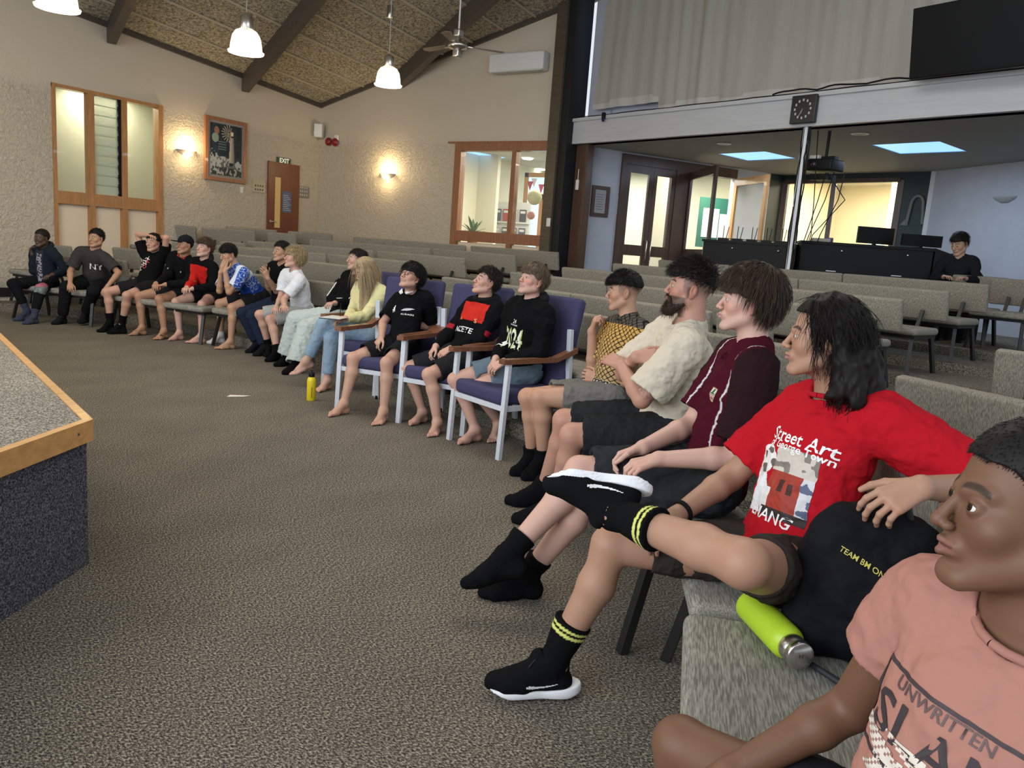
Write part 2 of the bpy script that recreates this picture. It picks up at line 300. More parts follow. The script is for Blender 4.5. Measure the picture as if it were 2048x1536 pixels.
# ---------------------------------------------------------------- gallery: column, painted beam, post, low ceiling with skylights
BA=np.array((11.66,6.33));BB=np.array((9.68,.25)); BD=(BB-BA)/np.linalg.norm(BB-BA); BN=np.array((BD[1],-BD[0])); BN=-BN if BN@np.array((1,0))<0 else BN  # BN points away from the camera
def bp(t,n=0,z=0): q=BA+BD*t+BN*n; return (float(q[0]),float(q[1]),float(z))
def gallery():
    m=MB(); m.poly([bp(-.42,-.20),bp(-.02,-.20),bp(-.02,.16),bp(-.42,.16)],(0,0,1),7.0); c=tag(m.build('trim_7',M_col),kind='structure')
    m=MB(); m.poly([bp(-.44,-.24),bp(-.20,-.24),bp(-.20,-.19),bp(-.44,-.19)],(0,0,1),6.5); struct('trim_8',m,M_colb)
    m=MB(); m.poly([bp(.0,.02),bp(.26,.02),bp(.26,.16),bp(.0,.16)],(0,0,1),3.1); struct('trim_9',m,M_dframe)
    m=MB(); m.poly([bp(-.02,-.08,3.10),bp(9,-.08,3.10),bp(9,.14,3.10),bp(-.02,.14,3.10)],(0,0,1),.34); struct('trim_10',m,M_beamw)
    m=MB(); m.poly([bp(-.02,-.11,3.44),bp(9,-.11,3.44),bp(9,.14,3.44),bp(-.02,.14,3.44)],(0,0,1),.05); struct('trim_11',m,M_beamw)
    # upper wall behind the curtain with its strip window
    m=MB()
    for a,b,z0,z1 in ((-.1,.40,3.49,7.2),(.95,9,3.49,7.2),(.45,.95,3.49,3.80),(.45,.95,5.6,7.2)): m.poly([bp(a,.30,z0),bp(b,.30,z0),bp(b,.42,z0),bp(a,.42,z0)],(0,0,1),z1-z0)
    m.poly([bp(-.1,.14,3.44),bp(9,.14,3.44),bp(9,.42,3.44),bp(-.1,.42,3.44)],(0,0,1),.04); struct('wall_gallery',m,M_wallg)
    r=tag(empty('window_3',bp(.7,.36,3.80)),kind='structure'); o=Vector(r.location); m=MB(); m.poly([Vector(bp(.40,.37,3.80))-o,Vector(bp(.95,.37,3.80))-o,Vector(bp(.95,.38,3.80))-o,Vector(bp(.40,.38,3.80))-o],(0,0,1),1.8); m.build('pane',mat('sky_window',(.5,.6,.8),.3,emit=((.55,.72,1),1.0)),r)
    # low ceiling polygon
    A2,C2,G2=(11.77,6.26),(15.62,3.98),(14.76,1.44); poly=[bp(-.02,0)[:2],bp(9,0)[:2],(9.5,-4),(13,-4),(13.6,.1),G2,C2,A2]
    S=[[at_z(x,y,3.1)[:2] for x,y in q] for q in (((1437,308),(1530,303),(1592,317),(1496,321.5)),((1743.5,290),(1879,283),(1933.6,303),(1800.6,308)))]
    me=MB(); import bmesh
    bm=bmesh.new()
    def loop(pts): vs=[bm.verts.new((float(x),float(y),3.1)) for x,y in pts]; return [bm.edges.new((vs[i],vs[(i+1)%len(vs)])) for i in range(len(vs))]
    es=loop(poly); 
    for q in S: es+=loop(q)
    bmesh.ops.triangle_fill(bm,edges=es,use_beauty=True,use_dissolve=False)
    m2=bpy.data.meshes.new('ceiling_low'); bm.to_mesh(m2); bm.free(); m2.materials.append(M_ceilg); o=bpy.data.objects.new('ceiling_low',m2); COL.objects.link(o); tag(o,kind='structure')
    for i,q in enumerate(S):
        mb=MB(); c=sum(q)/4
        for a in range(4):
            p0,p1=q[a],q[(a+1)%4]; mb.add([(*map(float,p0),3.1),(*map(float,p1),3.1),(*map(float,p1),3.4),(*map(float,p0),3.4)],[(0,1,2,3)])
        struct('trim_%d'%(12+i),mb,mat('skylight_shaft',(.25,.42,.68),.6))
        mb=MB(); mb.add([(*map(float,p),3.108) for p in q],[(0,1,2,3)]); struct('window_%d'%(4+i),mb,M_sky)
        area('skylight_%d'%i,(float(c[0]),float(c[1]),3.09),(0,0,0),.7,.7,22,(.62,.78,1))
    # the wall with the glazed doors, dark green wall, pilaster and grey wall
    A,Cc,G=np.array(A2),np.array(C2),np.array(G2)
    W=lambda x,y:at_w(x,y,A,Cc)
    def seg(p,q,z0,z1,name,m,th=.14,out=None):
        p=np.array(p[:2],float);q=np.array(q[:2],float); d=(q-p)/np.linalg.norm(q-p); n=np.array((d[1],-d[0])); n=n if n@p>0 else -n
        mb=MB(); mb.poly([(*p,z0),(*q,z0),(*(q+n*th),z0),(*(p+n*th),z0)],(0,0,1),z1-z0); return struct(name,mb,m)
    zt=W(1300,322)[2]; e0=W(1240,400);e1=W(1468,400);e2=W(1536,400)
    seg(A,e0,.4,3.12,'wall_back_1',M_wallg); seg(e0,e1,zt,3.12,'wall_back_2',M_wallg); seg(e1,e2,.4,3.12,'wall_back_3',M_wallg); seg(e2,Cc,.4,3.12,'wall_back_4',M_green)
    V=lambda x,y:at_w(x,y,Cc,G)
    w0,w1=V(1567,400),V(1797,400); zt2=V(1700,362)[2]; zb2=.62+.75
    seg(Cc,w0,.4,3.12,'wall_rear_1',M_green); seg(w1,G,.4,3.12,'wall_rear_2',M_green); seg(w0,w1,zt2,3.12,'wall_rear_3',M_green); seg(w0,w1,.4,zb2,'wall_rear_4',M_green)
    mb=MB(); p0,p1=V(1857,400),V(1880,400); n=-(G-Cc)[::-1]*np.array((1,-1)); n=n/np.linalg.norm(n); n=n if n@G<0 else -n
    mb.poly([(*p0[:2],.4),(*p1[:2],.4),(*(p1[:2]+n*.05),.4),(*(p0[:2]+n*.05),.4)],(0,0,1),2.71); struct('trim_14',mb,mat('pilaster_paint',(.62,.64,.66),.6))
    seg(G,(13.3,.05),.4,3.12,'wall_far_1',M_wallg); seg((13.3,.05),(11.5,-3.5),.4,3.12,'wall_far_2',M_wallg)
    # window in the green wall
    r=tag(empty('window_6',tuple((w0+w1)/2)),kind='structure'); o=np.array(r.location); 
    def bar(p,q,w_,h_,m,name='frame'): mb=MB(); mb.bar(tuple(np.array(p)-o),tuple(np.array(q)-o),w_,h_); mb.build(name,m,r)
    t0,t1=np.array((*w0[:2],zt2)),np.array((*w1[:2],zt2)); b0,b1=np.array((*w0[:2],zb2)),np.array((*w1[:2],zb2)); mm=V(1664,400)
    for a,b in ((t0,t1),(b0,b1)): bar(a,b,.1,.07,M_dframe)
    for a,b in ((t0,b0),(t1,b1)): bar(a,b,.1,.05,M_dframe)
    bar((*mm[:2],zt2),(*mm[:2],zb2),.08,.05,M_dframe,'mullion')
    mb=MB(); mb.add([tuple(x-o) for x in(t0,t1,b1,b0)],[(0,1,2,3)]); mb.build('pane',M_glass,r)
    # lit rooms behind
    nb=(Cc+G)/2; nn=np.array((.954,-.3)); 
    mb=MB()
    def wl(p,q,z0=.4,z1=3.3): mb.add([(*p,z0),(*q,z0),(*q,z1),(*p,z1)],[(0,1,2,3)])
    r0=Cc+nn*.2+np.array((.3,.9))*.0; r1=G+nn*.2; far=3.0
    wl(tuple(r0+nn*far+np.array((.3,.954))*.6),tuple(r1+nn*far)); wl(tuple(r1),tuple(r1+nn*far)); wl(tuple(r0+np.array((.3,.954))*.35),tuple(r0+nn*far+np.array((.3,.954))*.6)); wl(tuple(r1*.45+r0*.55+nn*1.6),tuple(r1*.45+r0*.55+nn*3)); struct('wall_office',mb,mat('office_wall',(.80,.72,.52),.7))
    mb=MB(); q=[tuple(r0+np.array((.3,.954))*.8),tuple(r1+np.array((-.3,-.9))*.4),tuple(r1+nn*far+np.array((-.3,-.9))*.4),tuple(r0+nn*far+np.array((.3,.954))*.8)]; mb.add([(*p,3.25) for p in q],[(0,1,2,3)]); mb.add([(*p,.5) for p in q],[(3,2,1,0)]); struct('ceiling_office',mb,mat('office_ceiling',(.75,.72,.62),.8))
    c=(r0+r1)/2+nn*1.4; area('office_lamp',(float(c[0]),float(c[1]),3.2),(0,0,0),1.6,1.6,170,(1,.93,.72))
    mb=MB(); dp=r0+nn*2.9; mb.box((dp[0]-.45,dp[1]-1.0,.6),(dp[0]-.35,dp[1]-.3,2.3)); struct('door_3',mb,mat('pale_blue_door',(.55,.72,.78),.5))
    # lobby behind the hall window and the glazed doors
    mb=MB(); LX=16.4
    mb.add([(XW+.21,9.6,.4),(LX,9.6,.4),(LX,9.6,3.3),(XW+.21,9.6,3.3)],[(0,1,2,3)]); mb.add([(LX,9.6,.4),(LX,4.4,.4),(LX,4.4,3.3),(LX,9.6,3.3)],[(0,1,2,3)])
    mb.add([(LX,4.4,.4),(15.7,4.1,.4),(15.7,4.1,3.3),(LX,4.4,3.3)],[(0,1,2,3)]); mb.box((13.6,float(at_x(990,420,13.6)[1]),.6),(13.7,9.6,3.25)); mb.box((14.55,5.75,.6),(14.75,6.1,3.25)); struct('wall_lobby',mb,mat('lobby_wall',(.74,.72,.58),.7))
    mb=MB(); mb.add([(XW+.2,9.6,3.2),(LX,9.6,3.2),(LX,4.1,3.2),(15.6,4.1,3.2),(XW+.2,6.4,3.2)],[(0,1,2,3,4)]); struct('ceiling_lobby',mb,mat('lobby_ceiling',(.62,.60,.52),.8)); mb=MB(); mb.add([(XW+.2,9.6,.62),(LX,9.6,.62),(LX,4.1,.62),(15.6,4.1,.62),(XW+.2,6.4,.62)],[(4,3,2,1,0)]); struct('floor_lobby',mb,M_floor)
    sk=[at_z(x,y,3.2) for x,y in ((915,303),(945,302),(1011,315),(960,318),(915,312))]
    mb=MB(); mb.add([(p[0],p[1],3.19) for p in sk],[(0,1,2,3,4)]); struct('window_7',mb,M_sky)
    sk=[at_z(x,y,3.2) for x,y in ((1434,358),(1470,362),(1470,372),(1448,366))]; mb=MB(); mb.add([(p[0],p[1],3.19) for p in sk],[(0,1,2,3)]); struct('window_8',mb,M_sky)
    area('lobby_lamp',(12.9,7.6,3.15),(0,0,0),1.2,1.6,62,(1,.93,.74)); area('lobby_lamp_2',(14.3,5.2,3.15),(0,0,0),1.2,.8,100,(1,.93,.72)); area('lobby_lamp_3',(15.2,7.2,3.15),(0,0,0),1.2,1.6,60,(.9,.95,.9))
gallery()
# ================================================================ seating
def weave(m,N,L,b,tc):
    mp=N.new('ShaderNodeMapping'); mp.inputs['Scale'].default_value=(1,1,.10); L.new(tc.outputs['Object'],mp.inputs[0]); n=N.new('ShaderNodeTexNoise'); n.inputs['Scale'].default_value=260; n.inputs['Detail'].default_value=3; L.new(mp.outputs[0],n.inputs['Vector'])
    r=N.new('ShaderNodeValToRGB'); e=r.color_ramp.elements; e[0].position=.38; e[0].color=(.165,.152,.125,1); e[1].position=.66; e[1].color=(.345,.322,.268,1); L.new(n.outputs[0],r.inputs[0]); L.new(r.outputs[0],b.inputs['Base Color'])
    bp=N.new('ShaderNodeBump'); bp.inputs['Strength'].default_value=.35; bp.inputs['Distance'].default_value=.002; L.new(n.outputs[0],bp.inputs['Height']); L.new(bp.outputs[0],b.inputs['Normal'])
def weave2(m,N,L,b,tc):
    mp=N.new('ShaderNodeMapping'); mp.inputs['Scale'].default_value=(.10,1,1); L.new(tc.outputs['Object'],mp.inputs[0]); n=N.new('ShaderNodeTexNoise'); n.inputs['Scale'].default_value=260; n.inputs['Detail'].default_value=3; L.new(mp.outputs[0],n.inputs['Vector'])
    r=N.new('ShaderNodeValToRGB'); e=r.color_ramp.elements; e[0].position=.36; e[0].color=(.155,.15,.13,1); e[1].position=.66; e[1].color=(.36,.35,.30,1); L.new(n.outputs[0],r.inputs[0]); L.new(r.outputs[0],b.inputs['Base Color'])
    bp=N.new('ShaderNodeBump'); bp.inputs['Strength'].default_value=.35; bp.inputs['Distance'].default_value=.002; L.new(n.outputs[0],bp.inputs['Height']); L.new(bp.outputs[0],b.inputs['Normal'])
M_fab=mat('grey_woven_upholstery',rough=.9,spec=.15,extra=weave); M_fab2=mat('grey_woven_seat',rough=.9,spec=.15,extra=weave2)
M_leg=mat('black_leg',(.012,.011,.011),.45); M_under=mat('black_underside',(.01,.01,.01),.7)
_proto={}
def bench(x,y,az,z,L,label,group,hb=.80,detail=True):
    """x,y: middle of the back's top edge; az: facing (degrees). local +y faces forward, x along the bench"""
    key=(round(L,2),hb)
    if key in _proto:
        r=copy_tree(_proto[key])
    else:
        r=empty('bench_seat' if L>.8 else 'single_chair'); h=L/2
        m=MB(); m.rbox((-h+.004,.07,.375),(h-.004,.58,.445),.03); m.build('seat',M_fab2,r)
        T=Matrix.Translation((0,.0,hb))@Matrix.Rotation(math.radians(-11),4,'X')
        m=MB(); m.rbox((-h+.004,-.05,-.30),(h-.004,.012,0),.022,T=T); m.build('backrest',M_fab,r)
        m=MB(); m.box((-h+.03,.09,.345),(h-.03,.53,.38)); m.build('seat_frame',M_under,r)
        for sx in (-1,1):
            m=MB(); m.bar((sx*(h-.22),.10,.36),(sx*(h-.22),-.005,hb-.20),.035,.02); m.build('back_support',M_leg,r)
            for (ya,yb) in ((.49,.57),(.08,-.01)):
                m=MB(); m.bar((sx*(h-.07),ya,.36),(sx*(h-.035),yb,0),.034,.034); m.build('leg',M_leg,r)
        _proto[key]=r
    r.name='bench_seat' if L>.8 else 'single_chair'
    r.location=(x,y,z); r.rotation_euler=(0,0,math.radians(az-90)); tag(r,label,'bench' if L>.8 else 'chair',group); return r
FACE=math.degrees(math.atan2(.31,-.951)) # the rows look back at the stage
RN=['','second row','third row','fourth row','fifth row','sixth row','seventh row','rearmost row']
def rowbench(k,a,b,label,dz=0,ds=0):
    """a,b: positions along the row (s1) of the two ends"""
    p,q=np.array(sp(a,ROW[k]+ds)),np.array(sp(b,ROW[k]+ds)); c=(p+q)/2; d=q-p; L=np.linalg.norm(d); az=math.degrees(math.atan2(d[1],d[0]))+180
    # facing is perpendicular to the row, toward the stage
    n=np.array((-d[1],d[0])); n=n if n@np.array((-1,.2))>0 else -n; az=math.degrees(math.atan2(n[1],n[0]))
    z=tierz(k)+dz
    bench(c[0],c[1],az,z,round(L,1) if L>.8 else .5,label,'grey upholstered benches on the terraces' if L>.8 else 'single grey chairs on the terraces')
def rows():
    side={'m':'middle block','l':'far left block','r':'near right block'}
    n=0
    spec=[(1,'m',[-7.0,-5.4,-3.8,-2.3]),(2,'m',[-7.5,-7.0,-5.4,-3.8,-3.2]),(3,'m',[-7.5,-5.9,-4.8,-3.2]),(4,'m',[-7.6,-6.4,-4.8,-3.2]),(5,'m',[-7.6,-6.4,-4.8,-3.2]),(6,'m',[-7.6,-6.4,-4.8,-3.2]),
          (2,'l',[-12.5,-10.9,-9.3]),(3,'l',[-13.2,-12.65,-11.05,-9.4]),(4,'l',[-12.95,-11.2,-9.4]),(5,'l',[-12.85,-11.1,-9.4]),(6,'l',[-12.95,-11.25,-9.45]),(2,'r',[-1.75,-.15]),(3,'r',[-1.75,-.15])]
    pos={2:('left half','right half'),3:('left end','middle','right end'),4:('left end','left of middle','right of middle','right end')}
    for k,s,e in spec:
        for i,(a,b) in enumerate(zip(e[:-1],e[1:])):
            w_='' if len(e)==2 else ', '+pos[len(e)-1][i]
            if (k,s)==(2,'m') and i in (0,3): lab='single grey upholstered chair at the %s end of the %s, %s'%('left' if i==0 else 'aisle',RN[k],side[s]); 
            elif (k,s)==(3,'l') and i==0: lab='single grey upholstered chair at the left end of the fourth row, far left block'
            else: lab='grey upholstered bench in the %s, %s%s'%(RN[k],side[s],w_)
            rowbench(k,a+.02,b-.02,lab,ds=.10 if (k,s)==(1,'m') else 0)
    # singles along the back by the exit door
    for i,a in enumerate((-14.5,-13.95,-13.4)): rowbench(5,a,a+.5,'single grey chair near the exit door, %s of three in front'%('leftmost','middle','rightmost')[i],dz=.07)
    for i,a in enumerate((-14.25,-13.65)): rowbench(6,a,a+.5,'single grey chair in the rearmost row before the corner, %s of two'%('left','right')[i],dz=.02)
    # near right block, close behind the front row
    p=at_z(1789,750,.91); q=at_z(2048,805,.91); p,q=p[:2],q[:2]; d=(q-p)/np.linalg.norm(q-p); c=p+d*.8; n=np.array((-d[1],d[0])); n=n if n[0]<0 else -n
    bench(c[0],c[1],math.degrees(math.atan2(n[1],n[0])),.11,1.6,'grey upholstered bench right behind the front row, beside the red t-shirt','grey upholstered benches on the terraces')
    # rear right corner chairs beside the aisle
    for i,(px,py,d,az) in enumerate(((1960,553,9.4,170),(2040,560,8.9,165))):
        q=at_d(px,py,d); bench(q[0],q[1],az,q[2]-.80,.6,'grey chair before the far grey wall, %s of the pair'%('left','right')[i],'chairs by the far wall')
    # left side behind the boys
    for i,(a,b,d,z) in enumerate((((93,489),(141,493),11.5,0),((213,494),(285,500),11.5,0),((429,481),(500,488),12.9,0),((503,494),(560,498),12.3,0),((330,500),(402,503),11.4,0))):
        p,q=at_d(*a,d),at_d(*b,d-.25); c=(p+q)/2; dd=(q-p)[:2]; L=np.linalg.norm(dd); n=np.array((-dd[1],dd[0])); n=n if n[0]<0 else -n
        bench(c[0],c[1],math.degrees(math.atan2(n[1],n[0])),c[2]-.80,.5 if L<.8 else round(L,1),('grey seat behind the person in the dark hoodie','grey seat behind the person with raised elbows','grey seat at the left wall below the picture','grey seat between the wall and the person with raised hands','grey seat behind the black cap')[i],'grey seats by the left wall')
rows()
def fb(pt,az,L,label,back=.25):
    f=np.array((math.cos(math.radians(az)),math.sin(math.radians(az)))); p=np.array(pt[:2],float)-f*back
    return bench(p[0],p[1],az,0,L,label,'grey upholstered front row benches',hb=.84)
fb((1.15,.35),109.5,1.8,'nearest grey upholstered bench, holding the lime bottle and black backpack',back=.60)
fb((2.28,.76),115.6,.55,'grey chair under the person in the red t-shirt',back=.60)
fb((3.26,1.15),124,1.6,'grey upholstered front bench under the cream and maroon shirts',back=.26)
fb((4.42,2.10),140,.9,'grey front bench under the orange-netted shirt',back=.30)
fb((5.82,10.55),197,1.3,'grey front bench under the dark hoodie and NY t-shirt',back=.2)
fb((6.12,8.76),187,1.6,'grey front bench under the raised elbows, black cap and red panel hoodie',back=.22)
fb((6.33,7.10),184,1.6,'grey front bench under the blue and white shirts',back=.24)
fb((6.10,5.80),180,.7,'grey front chair under the striped black jacket',back=.22)
# ---------------------------------------------------------------- blue armchairs
M_blue=mat('blue_upholstery',(.052,.050,.112),.85,noise=(40,.06),bump=(500,.2,.001),spec=.2); M_wpt=mat('white_painted_steel',(.60,.64,.70),.4,noise=(30,.06)); M_arm=mat('brown_armrest',(.20,.085,.045),.35,noise=(6,.3,(1,8,8)),coat=.3)
_bc=[]
def blue_chair(x,y,az,label,z=0):
    if _bc: r=copy_tree(_bc[0])
    else:
        r=empty('armchair'); _bc.append(r); w=.29
        m=MB(); m.rbox((-w+.02,-.24,.355),(w-.02,.27,.455),.035); m.build('seat',M_blue,r)
        T=Matrix.Translation((0,-.27,.44))@Matrix.Rotation(math.radians(11),4,'X'); m=MB(); m.rbox((-w+.015,-.05,0),(w-.015,.03,.64),.032,T=T); m.build('backrest',M_blue,r)
        for sx in(-1,1):
            m=MB(); m.bar((sx*w,.24,.64),(sx*w,.27,0),.038,.026,(0,1,0)); m.build('leg',M_wpt,r)
            m=MB(); m.bar((sx*w,-.28,.86),(sx*w,-.33,0),.04,.026,(0,1,0)); m.build('leg',M_wpt,r)
            m=MB(); m.poly([(sx*w-.03,.30,.64),(sx*w-.03,-.15,.64),(sx*w-.03,-.34,.70),(sx*w-.03,-.34,.735),(sx*w-.03,-.15,.672),(sx*w-.03,.30,.672)],(1,0,0),.06); m.build('armrest',M_arm,r)
            m=MB(); m.bar((sx*w,.25,.34),(sx*w,-.31,.34),.022,.035); m.build('side_rail',M_wpt,r)
        m=MB(); m.bar((-w,.25,.34),(w,.25,.34),.022,.035); m.build('front_rail',M_wpt,r)
        for sx in(-1,1): m=MB(); m.lathe([(.001,.03),(.02,.03),(.022,0),(.001,0)],10,T=Matrix.Translation((sx*w,-.33,0))); m.build('foot_cap',M_black,r)
    r.name='armchair'; r.location=(x,y,z); r.rotation_euler=(0,0,math.radians(az-90)); tag(r,label,'armchair','blue armchairs with white frames'); return r
blue_chair(4.62,2.89,161,'blue armchair with white legs under the person in the green-edged print hoodie')
blue_chair(4.87,3.56,184,'blue armchair with white legs under the red-panelled hoodie')
blue_chair(4.87,4.21,190,'blue armchair with white legs under the person wearing glasses')
blue_chair(5.46,4.97,186,'blue armchair with white legs under the person with long blonde hair')
# ---------------------------------------------------------------- control desk with screens and operator's things
def desk():
    a=at_d(1408,478,11.0);b=at_d(1592,487,10.35); z0=tierz(7)-.02
    def blk(name,p,q,depth,zt,label,cat,sub=None,z0=z0):
        p=np.array(p[:2]);q=np.array(q[:2]);d=(q-p)/np.linalg.norm(q-p);n=np.array((-d[1],d[0])); n=n if n@p>0 else -n
        r=empty(name,(float(p[0]),float(p[1]),z0),0,label,cat); o=Vector(r.location); w=np.linalg.norm(q-p)
        m=MB(); T=lambda u,v,z:Vector((*(p+d*u+n*v),z))-o
        m.poly([T(0,0,z0),T(w,0,z0),T(w,depth,z0),T(0,depth,z0)],(0,0,1),zt-z0-.03); m.build('cabinet',M_black,r); m=MB(); m.poly([T(-.02,-.02,zt-.03),T(w+.02,-.02,zt-.03),T(w+.02,depth,zt-.03),T(-.02,depth,zt-.03)],(0,0,1),.03); m.build('desk_top',M_black,r)
        k=max(2,int(w/.55))
        for i in range(k):
            m=MB(); u=w*(i+.5)/k; m.bar(T(u-.06,-.012,zt-.36),T(u+.06,-.012,zt-.36),.015,.012); m.build('drawer_handle',M_steel,r)
            m=MB(); m.lathe([(.0001,.012),(.014,.012),(.014,0)],12,T=Matrix.Translation(T(u+.1,-.004,zt-.10))@Vector((-n[0],-n[1],0)).to_track_quat('Z','Y').to_matrix().to_4x4()); m.build('lock',M_steel,r)
        return T,w,n,d
    T,w,n,d=blk('control_desk',a,b,.5,float(a[2]),'long black cabinet desk with microphone receivers on top, left of the white post','desk')
    zt=float(a[2]); o=None
    for i in range(5):
        u=w*(.18+.16*i); base=np.array(a[:2])+d*u+n*.2; r=tag(empty('wireless_receiver',(float(base[0]),float(base[1]),zt)), 'small black wireless receiver on the left desk, number %s from the left'%('one','two','three','four','five')[i],'receiver','receivers on the control desk')
        m=MB(); m.box((-.09,-.07,0),(.09,.07,.035)); m.build('case',M_black,r); m=MB(); m.box((-.02,-.075,.01),(.02,-.07,.025)); m.build('display',M_steel,r)
        for sx,tx in((-1,.0),(1,.08)): m=MB(); m.tube([(sx*.07,0,.03),(sx*.07+tx,0,.20)],.005,6); m.build('antenna',M_black,r)
    a=at_d(1604,487,10.1);b=at_d(1868,497,9.75); zt=1.75; a[2]=b[2]=zt
    T,w,n,d=blk('mixing_desk',a,b,.6,zt,'long black desk with screens, right of the white post','desk')
    az=math.atan2(d[1],d[0])
    def screen(px0,px1,y0,y1,dd,label):
        p,q=at_d(px0,y1,dd),at_d(px1,y1,dd); t=at_d(px0,y0,dd); c=(p+q)/2; W=np.linalg.norm((q-p)[:2]);h=float(t[2]-p[2]); az=math.atan2((q-p)[1],(q-p)[0])
        r=empty('computer_monitor',(float(c[0]),float(c[1]),zt),az,label,'monitor','monitors on the mixing desk'); zb=max(.03,float(c[2]-zt)); m=MB(); m.box((-W/2,-.02,zb),(W/2,.02,zb+h)); m.build('screen',M_black,r); m=MB(); m.box((-.1,-.09,0),(.1,.09,.015)); m.box((-.02,-.01,.01),(.02,.03,zb+h*.4)); m.build('stand',M_black,r)
    screen(1712,1784,457,490,10.3,'large black monitor seen from behind on the desk, in front of the lit window')
    screen(1800,1880,480,503,10.05,'low black monitor on the desk beside the operator')
    e=np.array(b[:2])+d*.02; r=empty('console_end',(float(e[0]),float(e[1]),.6),0,'black sloping end console right beside the operator','console'); o=Vector(r.location)
    m=MB(); q=[Vector((*(e+d*u),z))-o for u,z in((0,.62),(.62,.62),(.62,1.42),(.45,1.62),(0,1.76))]; m.poly(q,(float(n[0]),float(n[1]),0),.5); m.build('panel',M_black,r)
    # books and a cup by the lit window
    for i,(px,lab,cat,cc,sz) in enumerate(((1640,'stack of pale papers on the mixing desk','papers',(.35,.33,.28),(.11,.09,.045)),(1656,'small purple box on the mixing desk','box',(.10,.06,.2),(.05,.05,.06)))):
        c=at_d(px,489,10.2); r=empty('paper_stack' if i==0 else 'small_box',(float(c[0]),float(c[1]),zt),az,lab,cat); m=MB(); m.rbox((-sz[0],-sz[1],0),(sz[0],sz[1],sz[2]),.008); m.build('body',mat('desk_item_%d'%i,cc,.7),r)
desk()
# ================================================================ people: signed-distance modelling
A_=np.array
def nrm(v): v=np.asarray(v,float); return v/max(np.linalg.norm(v),1e-9)
class Grid:
    def __init__(s,lo,hi,h):
        s.lo=np.asarray(lo,float);s.h=h;n=np.ceil((np.asarray(hi)-s.lo)/h).astype(int)+2
        s.a=np.full(n,1.,np.float32); s.ax=[(s.lo[i]+h*np.arange(n[i])).astype(np.float32) for i in range(3)]
    def blk(s,lo,hi):
        i0=[max(0,int((lo[i]-s.lo[i])/s.h)) for i in range(3)]; i1=[min(s.a.shape[i],int((hi[i]-s.lo[i])/s.h)+2) for i in range(3)]
        if any(b<=a for a,b in zip(i0,i1)): return None
        sl=tuple(slice(a,b) for a,b in zip(i0,i1))
        return sl,s.ax[0][sl[0]][:,None,None],s.ax[1][sl[1]][None,:,None],s.ax[2][sl[2]][None,None,:]
    def prim(s,p,off=0.,mode='u'):
        k=p[-1]; t=p[0]
        if t in 'cf':
            a,b,ra,rb=p[1:5]; R=max(ra,rb)+off+k+3*s.h; lo=np.minimum(a,b)-R;hi=np.maximum(a,b)+R
        elif t=='e': c,Rm,rad=p[1:4]; R=max(rad)+off+k+3*s.h; lo=c-R;hi=c+R
        bk=s.blk(lo,hi)
        if bk is None: return
        sl,X,Y,Z=bk
        if t in 'cf':
            ab=b-a;L2=ab@ab+1e-12; dx,dy,dz=X-a[0],Y-a[1],Z-a[2]
            tt0=(dx*ab[0]+dy*ab[1]+dz*ab[2])/L2; tt=np.clip(tt0,0,1) if t=='c' else np.clip(tt0,0,1.3)
            d=np.sqrt((dx-tt*ab[0])**2+(dy-tt*ab[1])**2+(dz-tt*ab[2])**2)-(ra+(rb-ra)*np.minimum(tt,1))-off
            if t=='f': d=np.maximum(d,(tt0-1)*np.sqrt(L2))
        else:
            dx,dy,dz=X-c[0],Y-c[1],Z-c[2]; q=[dx*Rm[0,i]+dy*Rm[1,i]+dz*Rm[2,i] for i in range(3)]; r=A_(rad)+off
            k0=np.sqrt((q[0]/r[0])**2+(q[1]/r[1])**2+(q[2]/r[2])**2)+1e-9; k1=np.sqrt((q[0]/r[0]**2)**2+(q[1]/r[1]**2)**2+(q[2]/r[2]**2)**2)+1e-9
            d=k0*(k0-1)/k1
        cur=s.a[sl]
        if mode=='u':
            h=np.maximum(k-np.abs(cur-d),0); s.a[sl]=np.minimum(cur,d)-h*h/(4*k+1e-9)
        else:
            d=-d; h=np.maximum(k-np.abs(cur-d),0); s.a[sl]=np.maximum(cur,d)+h*h/(4*k+1e-9)
